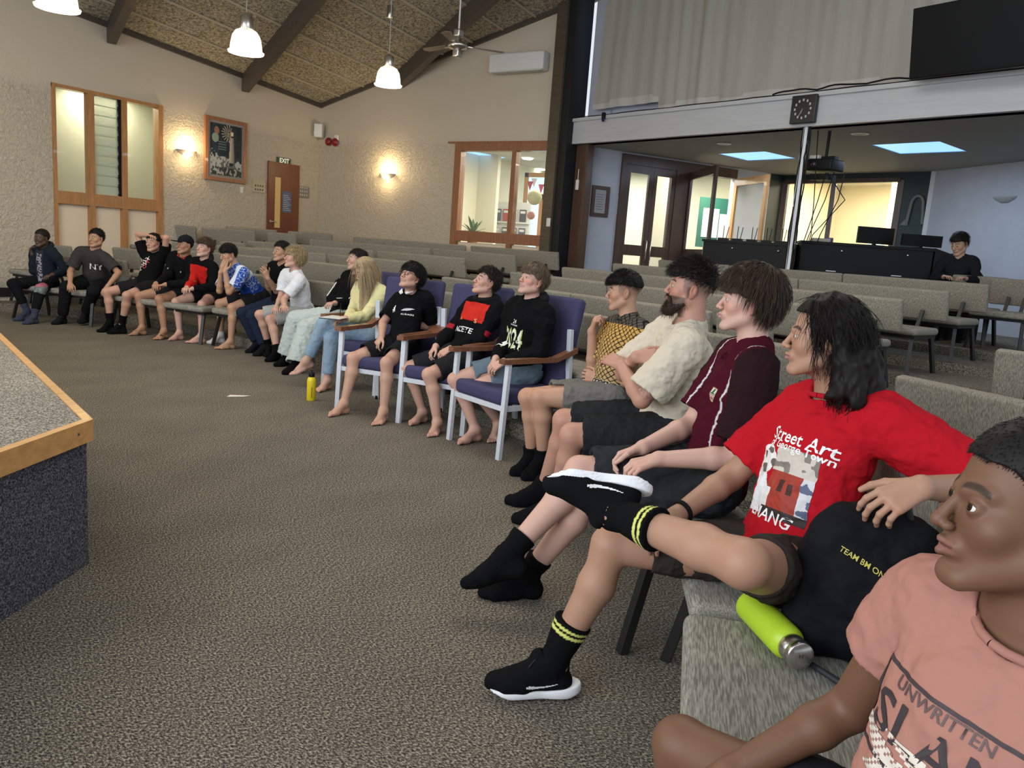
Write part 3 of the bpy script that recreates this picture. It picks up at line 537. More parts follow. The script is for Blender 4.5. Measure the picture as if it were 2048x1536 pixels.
def nets(g):
    a=g.a; s=a<0; n=np.zeros(tuple(x-1 for x in a.shape),np.uint8)
    for o in np.ndindex(2,2,2): n+=s[o[0]:o[0]+n.shape[0],o[1]:o[1]+n.shape[1],o[2]:o[2]+n.shape[2]]
    act=(n>0)&(n<8); idx=np.argwhere(act)
    if len(idx)==0: return np.zeros((0,3)),np.zeros((0,4),int)
    vid=np.full(n.shape,-1,np.int32); vid[act]=np.arange(len(idx))
    pos=np.zeros((len(idx),3));cnt=np.zeros(len(idx))
    i,j,k=idx.T
    cv={o:a[i+o[0],j+o[1],k+o[2]] for o in np.ndindex(2,2,2)}
    for o in np.ndindex(2,2,2):
        for ax in range(3):
            if o[ax]==0:
                p=list(o);p[ax]=1;v0,v1=cv[o],cv[tuple(p)]; m=(v0<0)!=(v1<0)
                t=np.where(m,v0/np.where(m,v0-v1,1),0); q=np.tile(A_(o,float),(len(idx),1)); q[:,ax]=t
                pos+=q*m[:,None];cnt+=m
    pos=(idx+pos/np.maximum(cnt,1)[:,None])*g.h+g.lo
    F=[]
    for ax in range(3):
        u,v=(ax+1)%3,(ax+2)%3
        s0=[slice(None)]*3;s1=[slice(None)]*3; s0[ax]=slice(0,-1);s1[ax]=slice(1,None)
        for w_ in(u,v): s0[w_]=slice(1,-1);s1[w_]=slice(1,-1)
        A0=s[tuple(s0)];A1=s[tuple(s1)]; e=np.argwhere(A0!=A1); 
        if not len(e): continue
        inside=A0[tuple(e.T)]
        e[:,u]+=1;e[:,v]+=1
        def vv(du,dv):
            q=e.copy();q[:,u]-=du;q[:,v]-=dv; return vid[tuple(q.T)]
        Q=np.stack([vv(0,0),vv(1,0),vv(1,1),vv(0,1)],1); Q[~inside]=Q[~inside][:,::-1]
        F.append(Q)
    F=np.concatenate(F); F=F[(F>=0).all(1)]
    return pos,F
_rng=np.random.RandomState(7); _lat=_rng.rand(32,32,32).astype(np.float32)*2-1
def vnoise(p):
    p=np.asarray(p); i=np.floor(p).astype(int); f=p-i; f=f*f*(3-2*f); r=0
    for o in np.ndindex(2,2,2):
        w_=1
        for a in range(3): w_=w_*(f[:,a] if o[a] else 1-f[:,a])
        r=r+w_*_lat[(i[:,0]+o[0])%32,(i[:,1]+o[1])%32,(i[:,2]+o[2])%32]
    return r
def to_mesh(name,V,F,m,parent=None,col=None,smooth=True,org=None):
    o_=A_(org) if org is not None else np.zeros(3)
    me=bpy.data.meshes.new(name); me.vertices.add(len(V)); me.vertices.foreach_set('co',(V-o_).astype(np.float32).ravel())
    nf=len(F); k=F.shape[1]; me.loops.add(nf*k); me.loops.foreach_set('vertex_index',F.astype(np.int32).ravel()); me.polygons.add(nf)
    me.polygons.foreach_set('loop_start',np.arange(0,nf*k,k,dtype=np.int32)); me.polygons.foreach_set('use_smooth',np.ones(nf,bool) if smooth else np.zeros(nf,bool))
    me.update(calc_edges=True); me.validate()
    if col is not None:
        at=me.color_attributes.new('Col','FLOAT_COLOR','POINT'); c=np.ones((len(V),4),np.float32); c[:,:3]=col; at.data.foreach_set('color',c.ravel())
    me.materials.append(m); o=bpy.data.objects.new(name,me); COL.objects.link(o)
    if parent: o.parent=parent
    return o
def vnormals(V,F):
    a,b,c,d=(V[F[:,i]] for i in range(4)); n=np.cross(c-a,d-b); N=np.zeros_like(V)
    for i in range(4): np.add.at(N,F[:,i],n)
    return N/np.maximum(np.linalg.norm(N,axis=1,keepdims=True),1e-12)
def bounds(P,off=0.):
    lo=np.full(3,9e9);hi=-lo
    for p in P:
        if p[0] in 'cf': R=max(p[3],p[4]); pts=[p[1],p[2]]
        else: R=max(p[3]); pts=[p[1]]
        for q in pts: lo=np.minimum(lo,q-R);hi=np.maximum(hi,q+R)
    return lo-off-.02,hi+off+.02
def solve(P,h,off=0.,subs=(),lo=None,hi=None,post=None):
    if lo is None: lo,hi=bounds(P,off)
    g=Grid(lo,hi,h)
    for p in P: g.prim(p,off)
    for p in subs: g.prim(p,0,'s')
    if post: post(g)
    return nets(g)
def C(a,b,ra,rb,k=.015): return ('c',A_(a,float),A_(b,float),ra,rb,k)
def Fc(a,b,ra,rb,k=.004): return ('f',A_(a,float),A_(b,float),ra,rb,k)
def E(c,R,rad,k=.02): return ('e',A_(c,float),A_(R,float),tuple(rad),k)
def S(c,r,k=.01): return ('e',A_(c,float),np.eye(3),(r,r,r),k)
def frame(f,u):
    f=nrm(f);u=A_(u,float);r=nrm(np.cross(f,u));u=np.cross(r,f); return np.stack([r,f,u],1) # columns right, forward, up
def lerp(a,b,t): return A_(a)*(1-t)+A_(b)*t
# ---------------------------------------------------------------- head
def head_prims(o,M,s,mouth=0.,chub=0.,eye=.0048):
    T=lambda x,y,z:o+M@(A_([x,y,z])*s)
    e=lambda c,r,k,R=None:E(T(*c),M if R is None else M@R,[q*s for q in r],k*s)
    c=lambda a,b,ra,rb,k:C(T(*a),T(*b),ra*s,rb*s,k*s)
    P=[e((0,-.012,.035),(.072,.094,.083),.01),e((0,.026,-.03),(.057+chub*.4,.060,.078),.03)]
    for q in(-1,1):
        P+=[c((q*.050,.006,-.058),(q*.018,.068,-.099),.019+chub,.016,.022),e((q*.037,.056,-.024),(.021+chub,.021,.022),.02),
            c((q*.040,.066,.021),(q*.012,.083,.016),.008,.009,.012)]
    P+=[e((0,.074,-.099),(.018,.016,.015),.015),e((0,.079,-.060),(.026,.0145,.018),.012),
        c((0,.084,.010),(0,.103,-.026),.0062,.0088,.008),e((0,.105,-.031),(.0095,.0095,.0085),.006)]
    for q in(-1,1): P+=[e((q*.0115,.096,-.034),(.0072,.0085,.0068),.005)]
    sub=[]
    for q in(-1,1): sub+=[e((q*.0325,.101,.000),(.017,.017,.0145),.013)]
    P2=[e((q*.0315,.0745,0),(.0137,.0137,.0137),.004) for q in(-1,1)]
    mo=mouth
    P2+=[c((q*.021,.085,-.058),(0,.0955,-.0545),.0032,.0046,.004) for q in(-1,1)]+[c((q*.018,.085,-.063-mo),(0,.0940,-.0668-mo),.0032,.0050,.004) for q in(-1,1)]
    sub2=[c((q*.022,.094,-.0605-mo*.5),(0,.106,-.0605-mo*.5),.0012,.0018+mo*.5,.002) for q in(-1,1)]
    for q in(-1,1):
        sub2+=[e((q*.0315,.0885,.0005),(.0118,.0125,eye),.0015),e((q*.006,.104,-.0405),(.0036,.005,.003),.002)]
    P3=[]
    for q in(-1,1):
        Rz=np.array(Matrix.Rotation(-q*.35,3,'Z')@Matrix.Rotation(.18,3,'X'))
        P3+=[e((q*.0765,-.012,-.008),(.0065,.018,.030),.006,Rz),e((q*.072,-.006,-.034),(.006,.009,.010),.006)]
        sub2+=[e((q*.0845,-.010,-.004),(.0055,.0085,.016),.004,Rz)]
    return P,sub,P2+P3,sub2
def head_col(V,o,M,s,skin,lip,brow,stub=None,browc=(.03,.02,.015),cheek=.12):
    q=(V-o)@M/s; x,y,z=np.abs(q[:,0]),q[:,1],q[:,2]; c=np.tile(A_(skin,float),(len(V),1))
    def mix(m,col,a=1.):
        m=np.clip(m,0,1)[:,None]*a; return c*(1-m)+A_(col)*m
    g=lambda dx,dy: np.exp(-(dx*dx+dy*dy))
    hm=(np.linalg.norm(q,axis=1)<.2)
    red=A_(skin)*A_([1.08,.72,.68])
    c=mix(hm*g((x-.042)/.022,(z+.028)/.02)*(y>.02)*cheek*4,red); c=mix(hm*g(x/.012,(z+.032)/.012)*(y>.08)*cheek*3,red)
    ear=(x>.070)&(y<.02)&hm&(np.abs(z)<.05); c=mix(ear*.45,red)
    lipm=np.exp(-((x/.023)**4+((z+.0610)/.0085)**4))*(y>.076)*hm; c=mix(lipm*.85,lip)
    c=mix(((np.abs(z+.0605)<.0016)&(x<.021)&(y>.08)&hm)*.7,A_(lip)*.3)
    by=.0235+.003*np.sin((x-.01)/.035*PI)-.12*np.maximum(x-.034,0)
    bm=np.clip(1.6-((z-by)/.0042)**2,0,1)*((x>.011)&(x<.048))*(y>.04)*hm; c=mix(bm*.85*brow,browc)
    em=(np.exp(-(((x-.0315)/.0135)**2+((np.abs(z)-.0045)/.0022)**2)*1.2))*(y>.07)*hm; c=mix(em*.55,A_(skin)*.25)
    if stub is not None:
        for f,colr,am in stub: c=mix(np.clip(f(x,y,z),0,1)*hm*(np.abs(q[:,0])<.0755+.02*(y<-.03)),colr,am)
    return c
# ---------------------------------------------------------------- hands and feet
def hand_prims(wr,d,n,right,s,curl=.4,spread=.0,thumb=.5,seg=None):
    d=nrm(d);n=nrm(A_(n)-d*np.dot(n,d)); t=-np.cross(n,d) if right else np.cross(n,d)
    P=[];K=[]
    offs=[.030,.010,-.010,-.029];ln=[.070,.078,.073,.057]
    for i in range(4):
        kb=wr+(d*(.083-.004*abs(i-1))+t*offs[i]-n*.002*(i==1))*s; K.append(kb)
        P.append(C(wr+(t*offs[i]*.55+d*.012)*s,kb,.0125*s,.0108*s,.012*s))
    P.append(C(wr+(d*.03)*s,wr+d*.07*s,.014*s,.014*s,.012*s))
    cu=curl if hasattr(curl,'__len__') else [curl]*4
    for i in range(4):
        p=K[i];dd=nrm(d+t*spread*(1.5-i)*.35);ang=0;L=ln[i]*s
        for j,(fr,am) in enumerate(((.46,1.15),(.30,1.55),(.24,1.0))):
            ang+=am*cu[i]; v=dd*math.cos(ang)+n*math.sin(ang); q=p+v*L*fr
            r0=(.0088,.0078,.0070)[j]*s*(1 if i<3 else .88); r1=(.0078,.0070,.0058)[j]*s*(1 if i<3 else .88)
            P.append(C(p,q,r0,r1,.0035*s)); p=q
    b=wr+(d*.022+t*.024+n*.004)*s; m=b+nrm(d*.65+t*.62+n*thumb*.8)*.040*s; e1=m+nrm(d*.85+t*(.45-thumb*.6)+n*thumb*.9)*.030*s; e2=e1+nrm(d*.95+t*(.2-thumb*.6)+n*thumb*.6)*.024*s
    P+=[C(b,m,.0145*s,.0105*s,.010*s),C(m,e1,.0100*s,.0092*s,.004*s),C(e1,e2,.0092*s,.0070*s,.003*s)]
    return P
FOOTUP={}; SHOD=[]
def foot_frame(kn,an,to):
    kn,an,to=map(A_,(kn,an,to)); 
    if an[2]<.2 and to[2]<.12: u=A_([0,0,1.]); f=to-an;f[2]=0;f=nrm(f); u=nrm(np.cross(np.cross(f,u),f)); 
    elif tuple(np.round(an,2)) in FOOTUP: f=nrm(to-an); u=FOOTUP[tuple(np.round(an,2))]; u=nrm(u-np.dot(u,f)*f)
    else: f=nrm(to-an); u=nrm((kn-an)-np.dot(kn-an,f)*f); f=nrm(f+u*.12); u=nrm(u-np.dot(u,f)*f)
    return f,u,np.cross(f,u)
def foot_prims(kn,an,to,s,toes=True,right=True):
    f,u,r=foot_frame(kn,an,to); an=A_(an); inn=-r if right else r; hgt=.085*s if (an[2]>.2 or SHOD) else min(an[2],.13)
    B=an-u*hgt # sole level under the ankle
    P=[C(an,B+u*.032*s-f*.025*s,.033*s,.030*s,.02*s),C(B+u*.030*s-f*.025*s,B+u*.030*s+f*.10*s,.029*s,.026*s,.02*s),
       C(an+f*.01*s,B+f*.11*s+inn*.010*s+u*.030*s,.034*s,.024*s,.03*s),C(B+f*.05*s-inn*.018*s+u*.024*s,B+f*.125*s-inn*.028*s+u*.019*s,.022*s,.018*s,.015*s),
       C(B+f*.09*s+inn*.018*s+u*.024*s,B+f*.135*s+inn*.022*s+u*.020*s,.024*s,.019*s,.015*s)]
    if toes:
        for i in range(5):
            o=inn*(.027-.0135*i)*s; L=(.062,.060,.052,.042,.030)[i]*s; r0=(.0125,.0088,.0085,.008,.0078)[i]*s
            b=B+f*(.128-.004*i)*s+o+u*.018*s; P.append(C(b,b+f*L*.6+u*.002*s,r0*1.05,r0,.004*s)); P.append(C(b+f*L*.6+u*.002*s,b+f*L-u*.005*s,r0,r0*.85,.003*s))
    else: P.append(C(B+f*.13*s+inn*.012*s+u*.022*s,B+f*.165*s+u*.020*s,.024*s,.019*s,.015*s)); P.append(C(B+f*.125*s-inn*.02*s+u*.02*s,B+f*.150*s-inn*.012*s+u*.018*s,.019*s,.016*s,.012*s))
    return P,(B,f,u,r)
# ---------------------------------------------------------------- hair
def hair_mesh(o,M,s,st,h,rng,nst=0):
    """st: dict(zl=[(y,z)...] hairline, top, side, strand length, radius, flow, curt=[extra prims local])"""
    T=lambda v:o+(A_(v)*s)@M.T
    top,side=st.get('top',.012),st.get('side',.006)
    P=[E(T((0,-.012,.035)),M,[(.072+side)*s,(.094+(top+side)/2)*s,(.083+top)*s],.01)]
    if st.get('front'): P.append(E(T(st['front'][0]),M,[q*s for q in st['front'][1]],.015*s))
    for a in st.get('extra',[]): P.append(C(T(a[0]),T(a[1]),a[2]*s,a[3]*s,.02*s))
    zy=sorted(st['zl']); ys=[a for a,b in zy];zs=[b for a,b in zy]
    cut=st.get('nocut',False)
    def post(g):
        X=(g.ax[0][:,None,None]-o[0]),(g.ax[1][None,:,None]-o[1]),(g.ax[2][None,None,:]-o[2])
        q=[(X[0]*M[0,i]+X[1]*M[1,i]+X[2]*M[2,i])/s for i in range(3)]
        zl=np.interp(q[1],ys,zs); ax=np.abs(q[0])
        fr=st.get('fringe'); 
        if fr is not None: zl=np.where((q[1]>.05),fr+.25*ax*0,zl)
        d=(zl-q[2])*s
        nz=st.get('lump',.003)
        if nz: g.a+=(nz*s*np.sin(q[0]*st.get('lf',120)+3*np.sin(q[1]*70))*np.sin(q[1]*st.get('lf',120)*.8+2*np.sin(q[2]*60))).astype(np.float32)
        fc=st.get('facecut')
        g.a=np.maximum(g.a,d) if not cut else g.a
        if fc: g.a=np.maximum(g.a,np.minimum(np.minimum(q[1]-fc[0],fc[1]-q[2]),fc[2]-ax)*s)
    V,F=solve(P,h,post=post)
    if not len(V): return V,F
    if nst:
        N=vnormals(V,F); pick=rng.randint(0,len(V),nst); R0=V[pick];N0=N[pick]; ql=(R0-o)@M/s
        crown=A_(st.get('crown',(0,-.035,.11))); flow=(ql-crown); flow-= (flow*(((R0-o)/s)@M/np.maximum(np.linalg.norm((R0-o)/s,axis=1,keepdims=True),1e-6))).sum(1,keepdims=True)*((R0-o)/s@M)/np.maximum(np.linalg.norm((R0-o)/s,axis=1,keepdims=True),1e-6)
        flow/=np.maximum(np.linalg.norm(flow,axis=1,keepdims=True),1e-6)
        if st.get('dirl') is not None: flow=flow*(1-st.get('dw',.6))+A_(st['dirl'])*st.get('dw',.6)
        D_=flow@M.T+N0*st.get('lift',.25)+rng.randn(nst,3)*st.get('rnd',.18)
        D_/=np.linalg.norm(D_,axis=1,keepdims=True); L=st.get('len',.03)*s*(.6+.8*rng.rand(nst,1)); rad=st.get('rad',.0011)*s*(.7+.6*rng.rand(nst,1))
        ns=5; p=R0-N0*.002*s; rings=[];pp=p;dd=D_
        ph=rng.rand(nst,1)*6.28; side_=np.cross(dd,N0); side_/=np.maximum(np.linalg.norm(side_,axis=1,keepdims=True),1e-6)
        for i in range(ns+1):
            t=i/ns; r_=rad*(1-t)**.6+1e-5
            wv=side_*st.get('curl',0)*s*np.sin(ph+t*st.get('cf',6))
            up=np.cross(side_,dd); up/=np.maximum(np.linalg.norm(up,axis=1,keepdims=True),1e-6)
            c=pp+wv; rings+= [c+side_*r_, c-side_*r_*.5+up*r_*.87, c-side_*r_*.5-up*r_*.87]
            dd=dd+A_([0,0,-1])*st.get('grav',.12); 
            # stay on the scalp
            ql=(pp-o)@M/s-A_([0,-.012,.035]); e_=ql/A_([.074+side,.096+side,.085+top]); rr=np.linalg.norm(e_,axis=1,keepdims=True)
            push=np.clip(1.03-rr,0,.2)*5; dd=dd+(ql/np.maximum(np.linalg.norm(ql,axis=1,keepdims=True),1e-6))@M.T*push*.25
            hold=np.clip(rr-1.08,0,.3)*st.get('hug',2.); dd=dd-(ql/np.maximum(np.linalg.norm(ql,axis=1,keepdims=True),1e-6))@M.T*hold
            dd/=np.linalg.norm(dd,axis=1,keepdims=True); pp=pp+dd*L/ns
        RR=np.stack(rings,1); ql=(RR-o)@M/s
        bad=((ql[...,1]>st.get('fy',.045))&(ql[...,2]<st.get('fz',.03))&(np.abs(ql[...,0])<st.get('fx',.09))).any(1)|((ql[...,1]>-.01)&(np.abs(ql[...,0])<.086)&(ql[...,2]<st.get('sz',-.9))).any(1); RR=RR[~bad]; nst=len(RR)
        SV=RR.reshape(-1,3); m=3*(ns+1); base=(np.arange(nst)*m)[:,None]; q=[]
        for i in range(ns):
            for k in range(3): q.append(np.concatenate([base+i*3+k,base+i*3+(k+1)%3,base+(i+1)*3+(k+1)%3,base+(i+1)*3+k],1))
        SF=np.stack(q,1).reshape(-1,4); cs=np.repeat(rng.rand(nst),m)
        return np.concatenate([V,SV]),np.concatenate([F,SF+len(V)]),np.concatenate([np.full(len(V),.25),cs])
    return V,F,.5+.5*vnoise(V/s*300)*.6
HS={ # hairstyles: hairline height z at y
 'short':dict(zl=[(-.12,-.06),(-.07,-.06),(-.045,-.03),(-.02,.022),(.015,.025),(.035,.04),(.055,.058),(.09,.062)],top=.012,side=.004,len=.022,grav=.02,lift=.3),
 'crop':dict(zl=[(-.12,-.055),(-.07,-.055),(-.045,-.03),(-.02,.022),(.015,.025),(.035,.042),(.055,.060),(.09,.064)],top=.006,side=.004,len=.006,lift=.9,rad=.0009,lump=.0012),
 'fringe':dict(zl=[(-.12,-.07),(-.07,-.07),(-.045,-.045),(-.02,.012),(.015,.005),(.035,.018),(.05,.03),(.09,.03)],top=.020,side=.010,len=.04,grav=.15,lift=.15,front=((0,.040,.062),(.066,.056,.044)),crown=(0,-.05,.12)),
 'bowl':dict(zl=[(-.12,-.075),(-.07,-.075),(-.045,-.06),(-.02,.000),(.01,.002),(.035,.016),(.05,.026),(.09,.026)],top=.024,side=.015,len=.05,grav=.2,lift=.1,front=((0,.036,.060),(.072,.062,.048)),crown=(0,-.05,.125)),
 'fade':dict(zl=[(-.12,.03),(-.07,.03),(-.03,.044),(.0,.048),(.03,.050),(.05,.052),(.09,.046)],top=.024,side=.006,len=.030,grav=.0,lift=.35,dirl=(0,.8,.25),dw=.6,front=((0,.050,.078),(.056,.042,.030))),
 'curly':dict(zl=[(-.12,-.05),(-.07,-.05),(-.045,-.02),(-.02,.03),(.015,.025),(.035,.034),(.05,.042),(.09,.046)],top=.030,side=.010,lump=.008,lf=190,len=.03,curl=.006,cf=9,grav=0,lift=.6,rnd=.6,front=((0,.035,.075),(.060,.052,.040))),
 'mop':dict(zl=[(-.12,-.085),(-.07,-.085),(-.045,-.075),(-.02,-.01),(.01,-.005),(.03,.012),(.05,.030),(.09,.028)],top=.030,side=.018,lump=.005,lf=100,len=.05,curl=.004,cf=5,grav=.12,lift=.25,rnd=.3,front=((0,.044,.068),(.072,.058,.050))),
 'tied':dict(zl=[(-.12,-.03),(-.07,-.03),(-.045,.0),(-.02,.03),(.015,.03),(.035,.045),(.055,.060),(.09,.064)],top=.006,side=.004,lump=.0008,len=.03,grav=0,lift=.02),
}
# ---------------------------------------------------------------- garments
def skinmat(): return mat('skin',attr=True,rough=.52,spec=.35,bump=(420,.10,.0006))
def clothmat(): return mat('cloth',attr=True,rough=.92,spec=.06,bump=(900,.25,.0008))
def hairmat(): return mat('hair',attr=True,rough=.6,spec=.2)
def eye_obj(c,g,up,r,parent,iris=(.05,.025,.012)):
    mb=MB(); f=Vector(g).normalized(); q=f.to_track_quat('Z','Y').to_matrix().to_4x4(); q.translation=Vector(c)
    pr=[(0.0001,1.0)]; ang=[0,14,22,30,33,45,65,90,130,180]
    for i in range(len(ang)-1):
        a0,a1=math.radians(ang[i]),math.radians(ang[i+1]); mb.cur=0 if ang[i]>=33 else (2 if ang[i]<14 else 1)
        mb.lathe([(r*math.sin(a1)+1e-5,r*math.cos(a1)),(r*math.sin(a0)+1e-5,r*math.cos(a0))],16,T=q)
    return mb.build('eye',[mat('sclera',(.62,.59,.55),.3,spec=.25),mat('iris%.2f'%iris[0],iris,.35,spec=.2),mat('pupil',(.004,.004,.004),.3,spec=.25)],parent)
def project(bvh,vs,n,off=.0018,reach=.25):
    out=[]
    n=Vector(n)
    for v in vs:
        h=bvh.ray_cast(Vector(v)+n*reach,-n,reach*2)
        out.append(h[0]+(h[1]*(1 if h[1].dot(n)>0 else -1)).lerp(n,.5).normalized()*off if h[0] is not None else None)
    return out
def bvh_of(o): 
    me=o.data; n=len(me.vertices);V=np.empty(n*3,np.float32); me.vertices.foreach_get('co',V)
    m=len(me.loops);L=np.empty(m,np.int32); me.loops.foreach_get('vertex_index',L)
    return BVHTree.FromPolygons([tuple(x) for x in V.reshape(-1,3).tolist()],[tuple(x) for x in L.reshape(-1,4).tolist()])
def decal_text(bvh,name,items,n,parent,m,off=.002):
    """items: (text,size,origin,right,up)"""
    vs=[];fs=[]
    for txt,size,o,r,u in items:
        a,b=text_mesh(txt,size,size*.012); o=Vector(o);r=Vector(r);u=Vector(u); k=len(vs)
        vs+=[o+r*v.x+u*v.y for v in a]; fs+=[tuple(i+k for i in f) for f in b]
    P=project(bvh,vs,n,off); ok=[f for f in fs if all(P[i] is not None for i in f)]
    P=[p if p is not None else Vector((0,0,0)) for p in P]
    used=sorted({i for f in ok for i in f}); mp={j:i for i,j in enumerate(used)}
    mb=MB(); mb.add([P[i] for i in used],[tuple(mp[i] for i in f) for f in ok],True)
    return mb.build(name,m,parent) if ok else None
def decal_grid(bvh,name,o,r,u,n,W,H_,nu,nv,fn,parent,off=.0014):
    o=A_(o);r=A_(r);u=A_(u); us=np.linspace(-.5,.5,nu+1);vs_=np.linspace(-.5,.5,nv+1)
    pts=[o+r*a*W+u*b*H_ for b in vs_ for a in us]; P=project(bvh,pts,n,off); V=[];F=[];Cc=[]
    for j in range(nv):
        for i in range(nu):
            c=fn((i+.5)/nu,(j+.5)/nv)
            if c is None: continue
            ix=[j*(nu+1)+i,j*(nu+1)+i+1,(j+1)*(nu+1)+i+1,(j+1)*(nu+1)+i]
            if any(P[k] is None for k in ix): continue
            k0=len(V); V+=[P[k] for k in ix]; F.append((k0,k0+1,k0+2,k0+3)); Cc+=[c]*4
    if not V: return None
    return to_mesh(name,np.array([tuple(v) for v in V]),np.array(F),mat('print_ink',attr=True,rough=.6,spec=.3),parent,np.array(Cc),smooth=True)
def wrinkle(V,F,amp,sc,seed,dirs=None):
    N=vnormals(V,F); p=(V+seed*3.7)*sc
    if dirs is not None: p=p-np.outer((p@dirs)*.6,dirs)
    n=np.abs(vnoise(p))*-1+.4+.5*vnoise(p*2.3+7)
    return V+N*(n*amp)[:,None]
def flare(g,v): return g
class Person:
    def __init__(s,key,label,J,sc,look,skin=(.62,.40,.30),h=.006,hh=.0042,hands=None,g=1.,toes=(True,True),name='person',**kw):
        s.J={k:A_(v,float) for k,v in J.items()}; J=s.J; s.s=sc; s.h=h; s.key=key; s.skin=skin; s.g=g; s.hh=hh
        a,p=math.radians(look[0]),math.radians(look[1]); fwd=A_([math.cos(a)*math.cos(p),math.sin(a)*math.cos(p),math.sin(p)])
        up=A_([0,0,1.])+A_([-math.sin(a),math.cos(a),0])*(look[2] if len(look)>2 else 0); s.M=frame(fwd,up); s.hs=(kw.get('hs') or min(1.,.55+.45*sc))
        s.hd=J['hd']; s.T=nrm(J['nk']-J['pel']); s.L=nrm(J['shR']-J['shL']); s.Lp=nrm(J['hiR']-J['hiL']); s.Fw=nrm(np.cross(s.T,s.L)); s.L=np.cross(s.Fw,s.T)
        s.rng=np.random.RandomState(abs(hash(key))%1000 if False else sum(map(ord,key))); 
        s.root=empty(name,tuple(J['pel'][:2])+(0.,)); tag(s.root,label,'person'); s.kw=kw; s.feet={}
        s.hands=hands or {}
        s.torso=s.torso_prims(); s.body(toes)
    def torso_prims(s):
        J,g,k=s.J,s.g,s.s; T,L,Fw=s.T,s.L,s.Fw; R=np.stack([L,Fw,T],1); Fp=nrm(np.cross(T,s.Lp)); Rp=np.stack([s.Lp,Fp,np.cross(s.Lp,Fp)],1)
        b=s.kw.get('belly',0)
        P=[E(J['pel']+T*.01,Rp,[.152*g*k,.108*g*k,.105*k],.03),E(lerp(J['pel'],J['nk'],.36)+Fw*b*.5,R,[.128*g*k,(.098+b)*g*k,.14*k],.05),
           E(lerp(J['pel'],J['nk'],.68),R,[.138*g*k,.100*g*k,.14*k],.05),C(lerp(J['nk'],J['shR'],.72)-T*.012,lerp(J['nk'],J['shL'],.72)-T*.012,.052*k*g,.052*k*g,.05),
           C(J['nk']+T*.022*k,lerp(J['nk'],J['shR'],.75)+T*.012,.040*k,.036*k,.04),C(J['nk']+T*.022*k,lerp(J['nk'],J['shL'],.75)+T*.012,.040*k,.036*k,.04)]
        return P
    def arm(s,k): 
        J=s.J;m=s.s*(.9+.1*s.g); sh,el,wr=J['sh'+k],J['el'+k],J['wr'+k]; mid=lerp(el,wr,.28)
        return [C(sh,lerp(sh,el,.25),.053*m,.047*m,.03),C(lerp(sh,el,.2),el,.046*m,.038*m,.02),C(el,mid,.038*m,.039*m,.012),C(mid,wr,.038*m,.0255*m,.012)]
    def leg(s,k):
        J=s.J;m=s.s*(.85+.15*s.g); hi,kn,an=J['hi'+k],J['kn'+k],J['an'+k]; bk=nrm(np.cross(np.cross(an-kn,hi-kn),an-kn)+1e-9); ca=lerp(kn,an,.32)+bk*.012*m
        return [C(hi,lerp(hi,kn,.5),.088*m,.073*m,.03),C(lerp(hi,kn,.5),kn,.073*m,.054*m,.02),C(kn-bk*.008*m,lerp(kn,an,.08),.050*m,.047*m,.02),C(kn,ca,.048*m,.053*m,.02),C(ca,an,.053*m,.033*m,.02),C(an-bk*.01*m,an+bk*.015*m,.031*m,.028*m,.02)]
    def body(s,toes):
        J,k,M=s.J,s.s,s.M; hs=s.hs
        P,s1,P2,s2=head_prims(s.hd,M,hs,mouth=s.kw.get('mouth',0),chub=s.kw.get('chub',0),eye=s.kw.get('eye',.0048))
        nb=s.hd+M@(A_([0,-.026,-.055])*hs); nt=J['nk']
        neck=[C(nb,nt,.050*hs*s.kw.get('neckw',1),.056*k*s.kw.get('neckw',1),.03)]
        base=list(s.torso)+neck
        for q in 'RL': base+=s.arm(q)+s.leg(q)
        fp=[]
        for q,t in zip('RL',toes):
            pr,fr=foot_prims(J['kn'+q],J['an'+q],J['to'+q],k,toes=t,right=q=='R'); fp+=pr; s.feet[q]=(pr,fr)
        hp=[]
        for q in 'RL':
            hd=s.hands.get(q,{}); d=hd.get('d'); d=nrm(J['wr'+q]-J['el'+q]) if d is None else nrm(d); n=hd.get('n',(0,0,-1))
            pr=hand_prims(J['wr'+q],d,n,q=='R',k,hd.get('curl',.35),hd.get('spread',.1),hd.get('thumb',.4)); hp.append(pr); base.append(C(J['wr'+q],J['wr'+q]+d*.02*k,.024*k,.018*k,.015))
        s.hp=hp
        def run(h,lo=None,hi=None):
            g=Grid(lo,hi,h)
            for p in P: g.prim(p)
            for p in s1: g.prim(p,0,'s')
            for p in P2: g.prim(p)
            for p in base: g.prim(p)
            for p in s2: g.prim(p,0,'s')
            for p in fp: g.prim(p)
            for pr in hp:
                for p in pr: g.prim(p)
            return nets(g)
        allp=P+base+fp+sum(hp,[]); lo,hi=bounds(allp)
        V,F=run(s.h,lo,hi)
        boxes=[]
        if s.hh<s.h: boxes.append((s.hd-.135,s.hd+.135+A_([0,0,.01]),s.hh))
        if s.kw.get('hfine'):
            for pr in hp: a,b=bounds(pr); boxes.append((a+.012,b-.012,s.kw['hfine']))
        if s.kw.get('ffine'):
            for q in s.kw.get('ffeet','RL'): a,b=bounds(s.feet[q][0][1:]); boxes.append((a+.01,b-.01,s.kw['ffine']))
        for a,b,hh in boxes:
            c=V[F].mean(1); ins=((c>a+hh*1.5)&(c<b-hh*1.5)).all(1); F=F[~ins]
            v,f=run(hh,a,b); 
            # leave out of the fine patch whatever another fine patch already covers
            F=np.concatenate([F,f+len(V)]); V=np.concatenate([V,v])
        used=np.zeros(len(V),bool); used[F.ravel()]=True; mp=np.cumsum(used)-1; V=V[used];F=mp[F]
        kw=s.kw; col=head_col(V,s.hd,M,hs,s.skin,kw.get('lip',(.45,.20,.17)),kw.get('brow',1),kw.get('stub'),kw.get('browc',(.03,.02,.015)),kw.get('cheek',.12))
        # redder knees, knuckles, soles and toes
        red=A_(s.skin)*A_([1.05,.74,.70]); am=kw.get('red',.35)
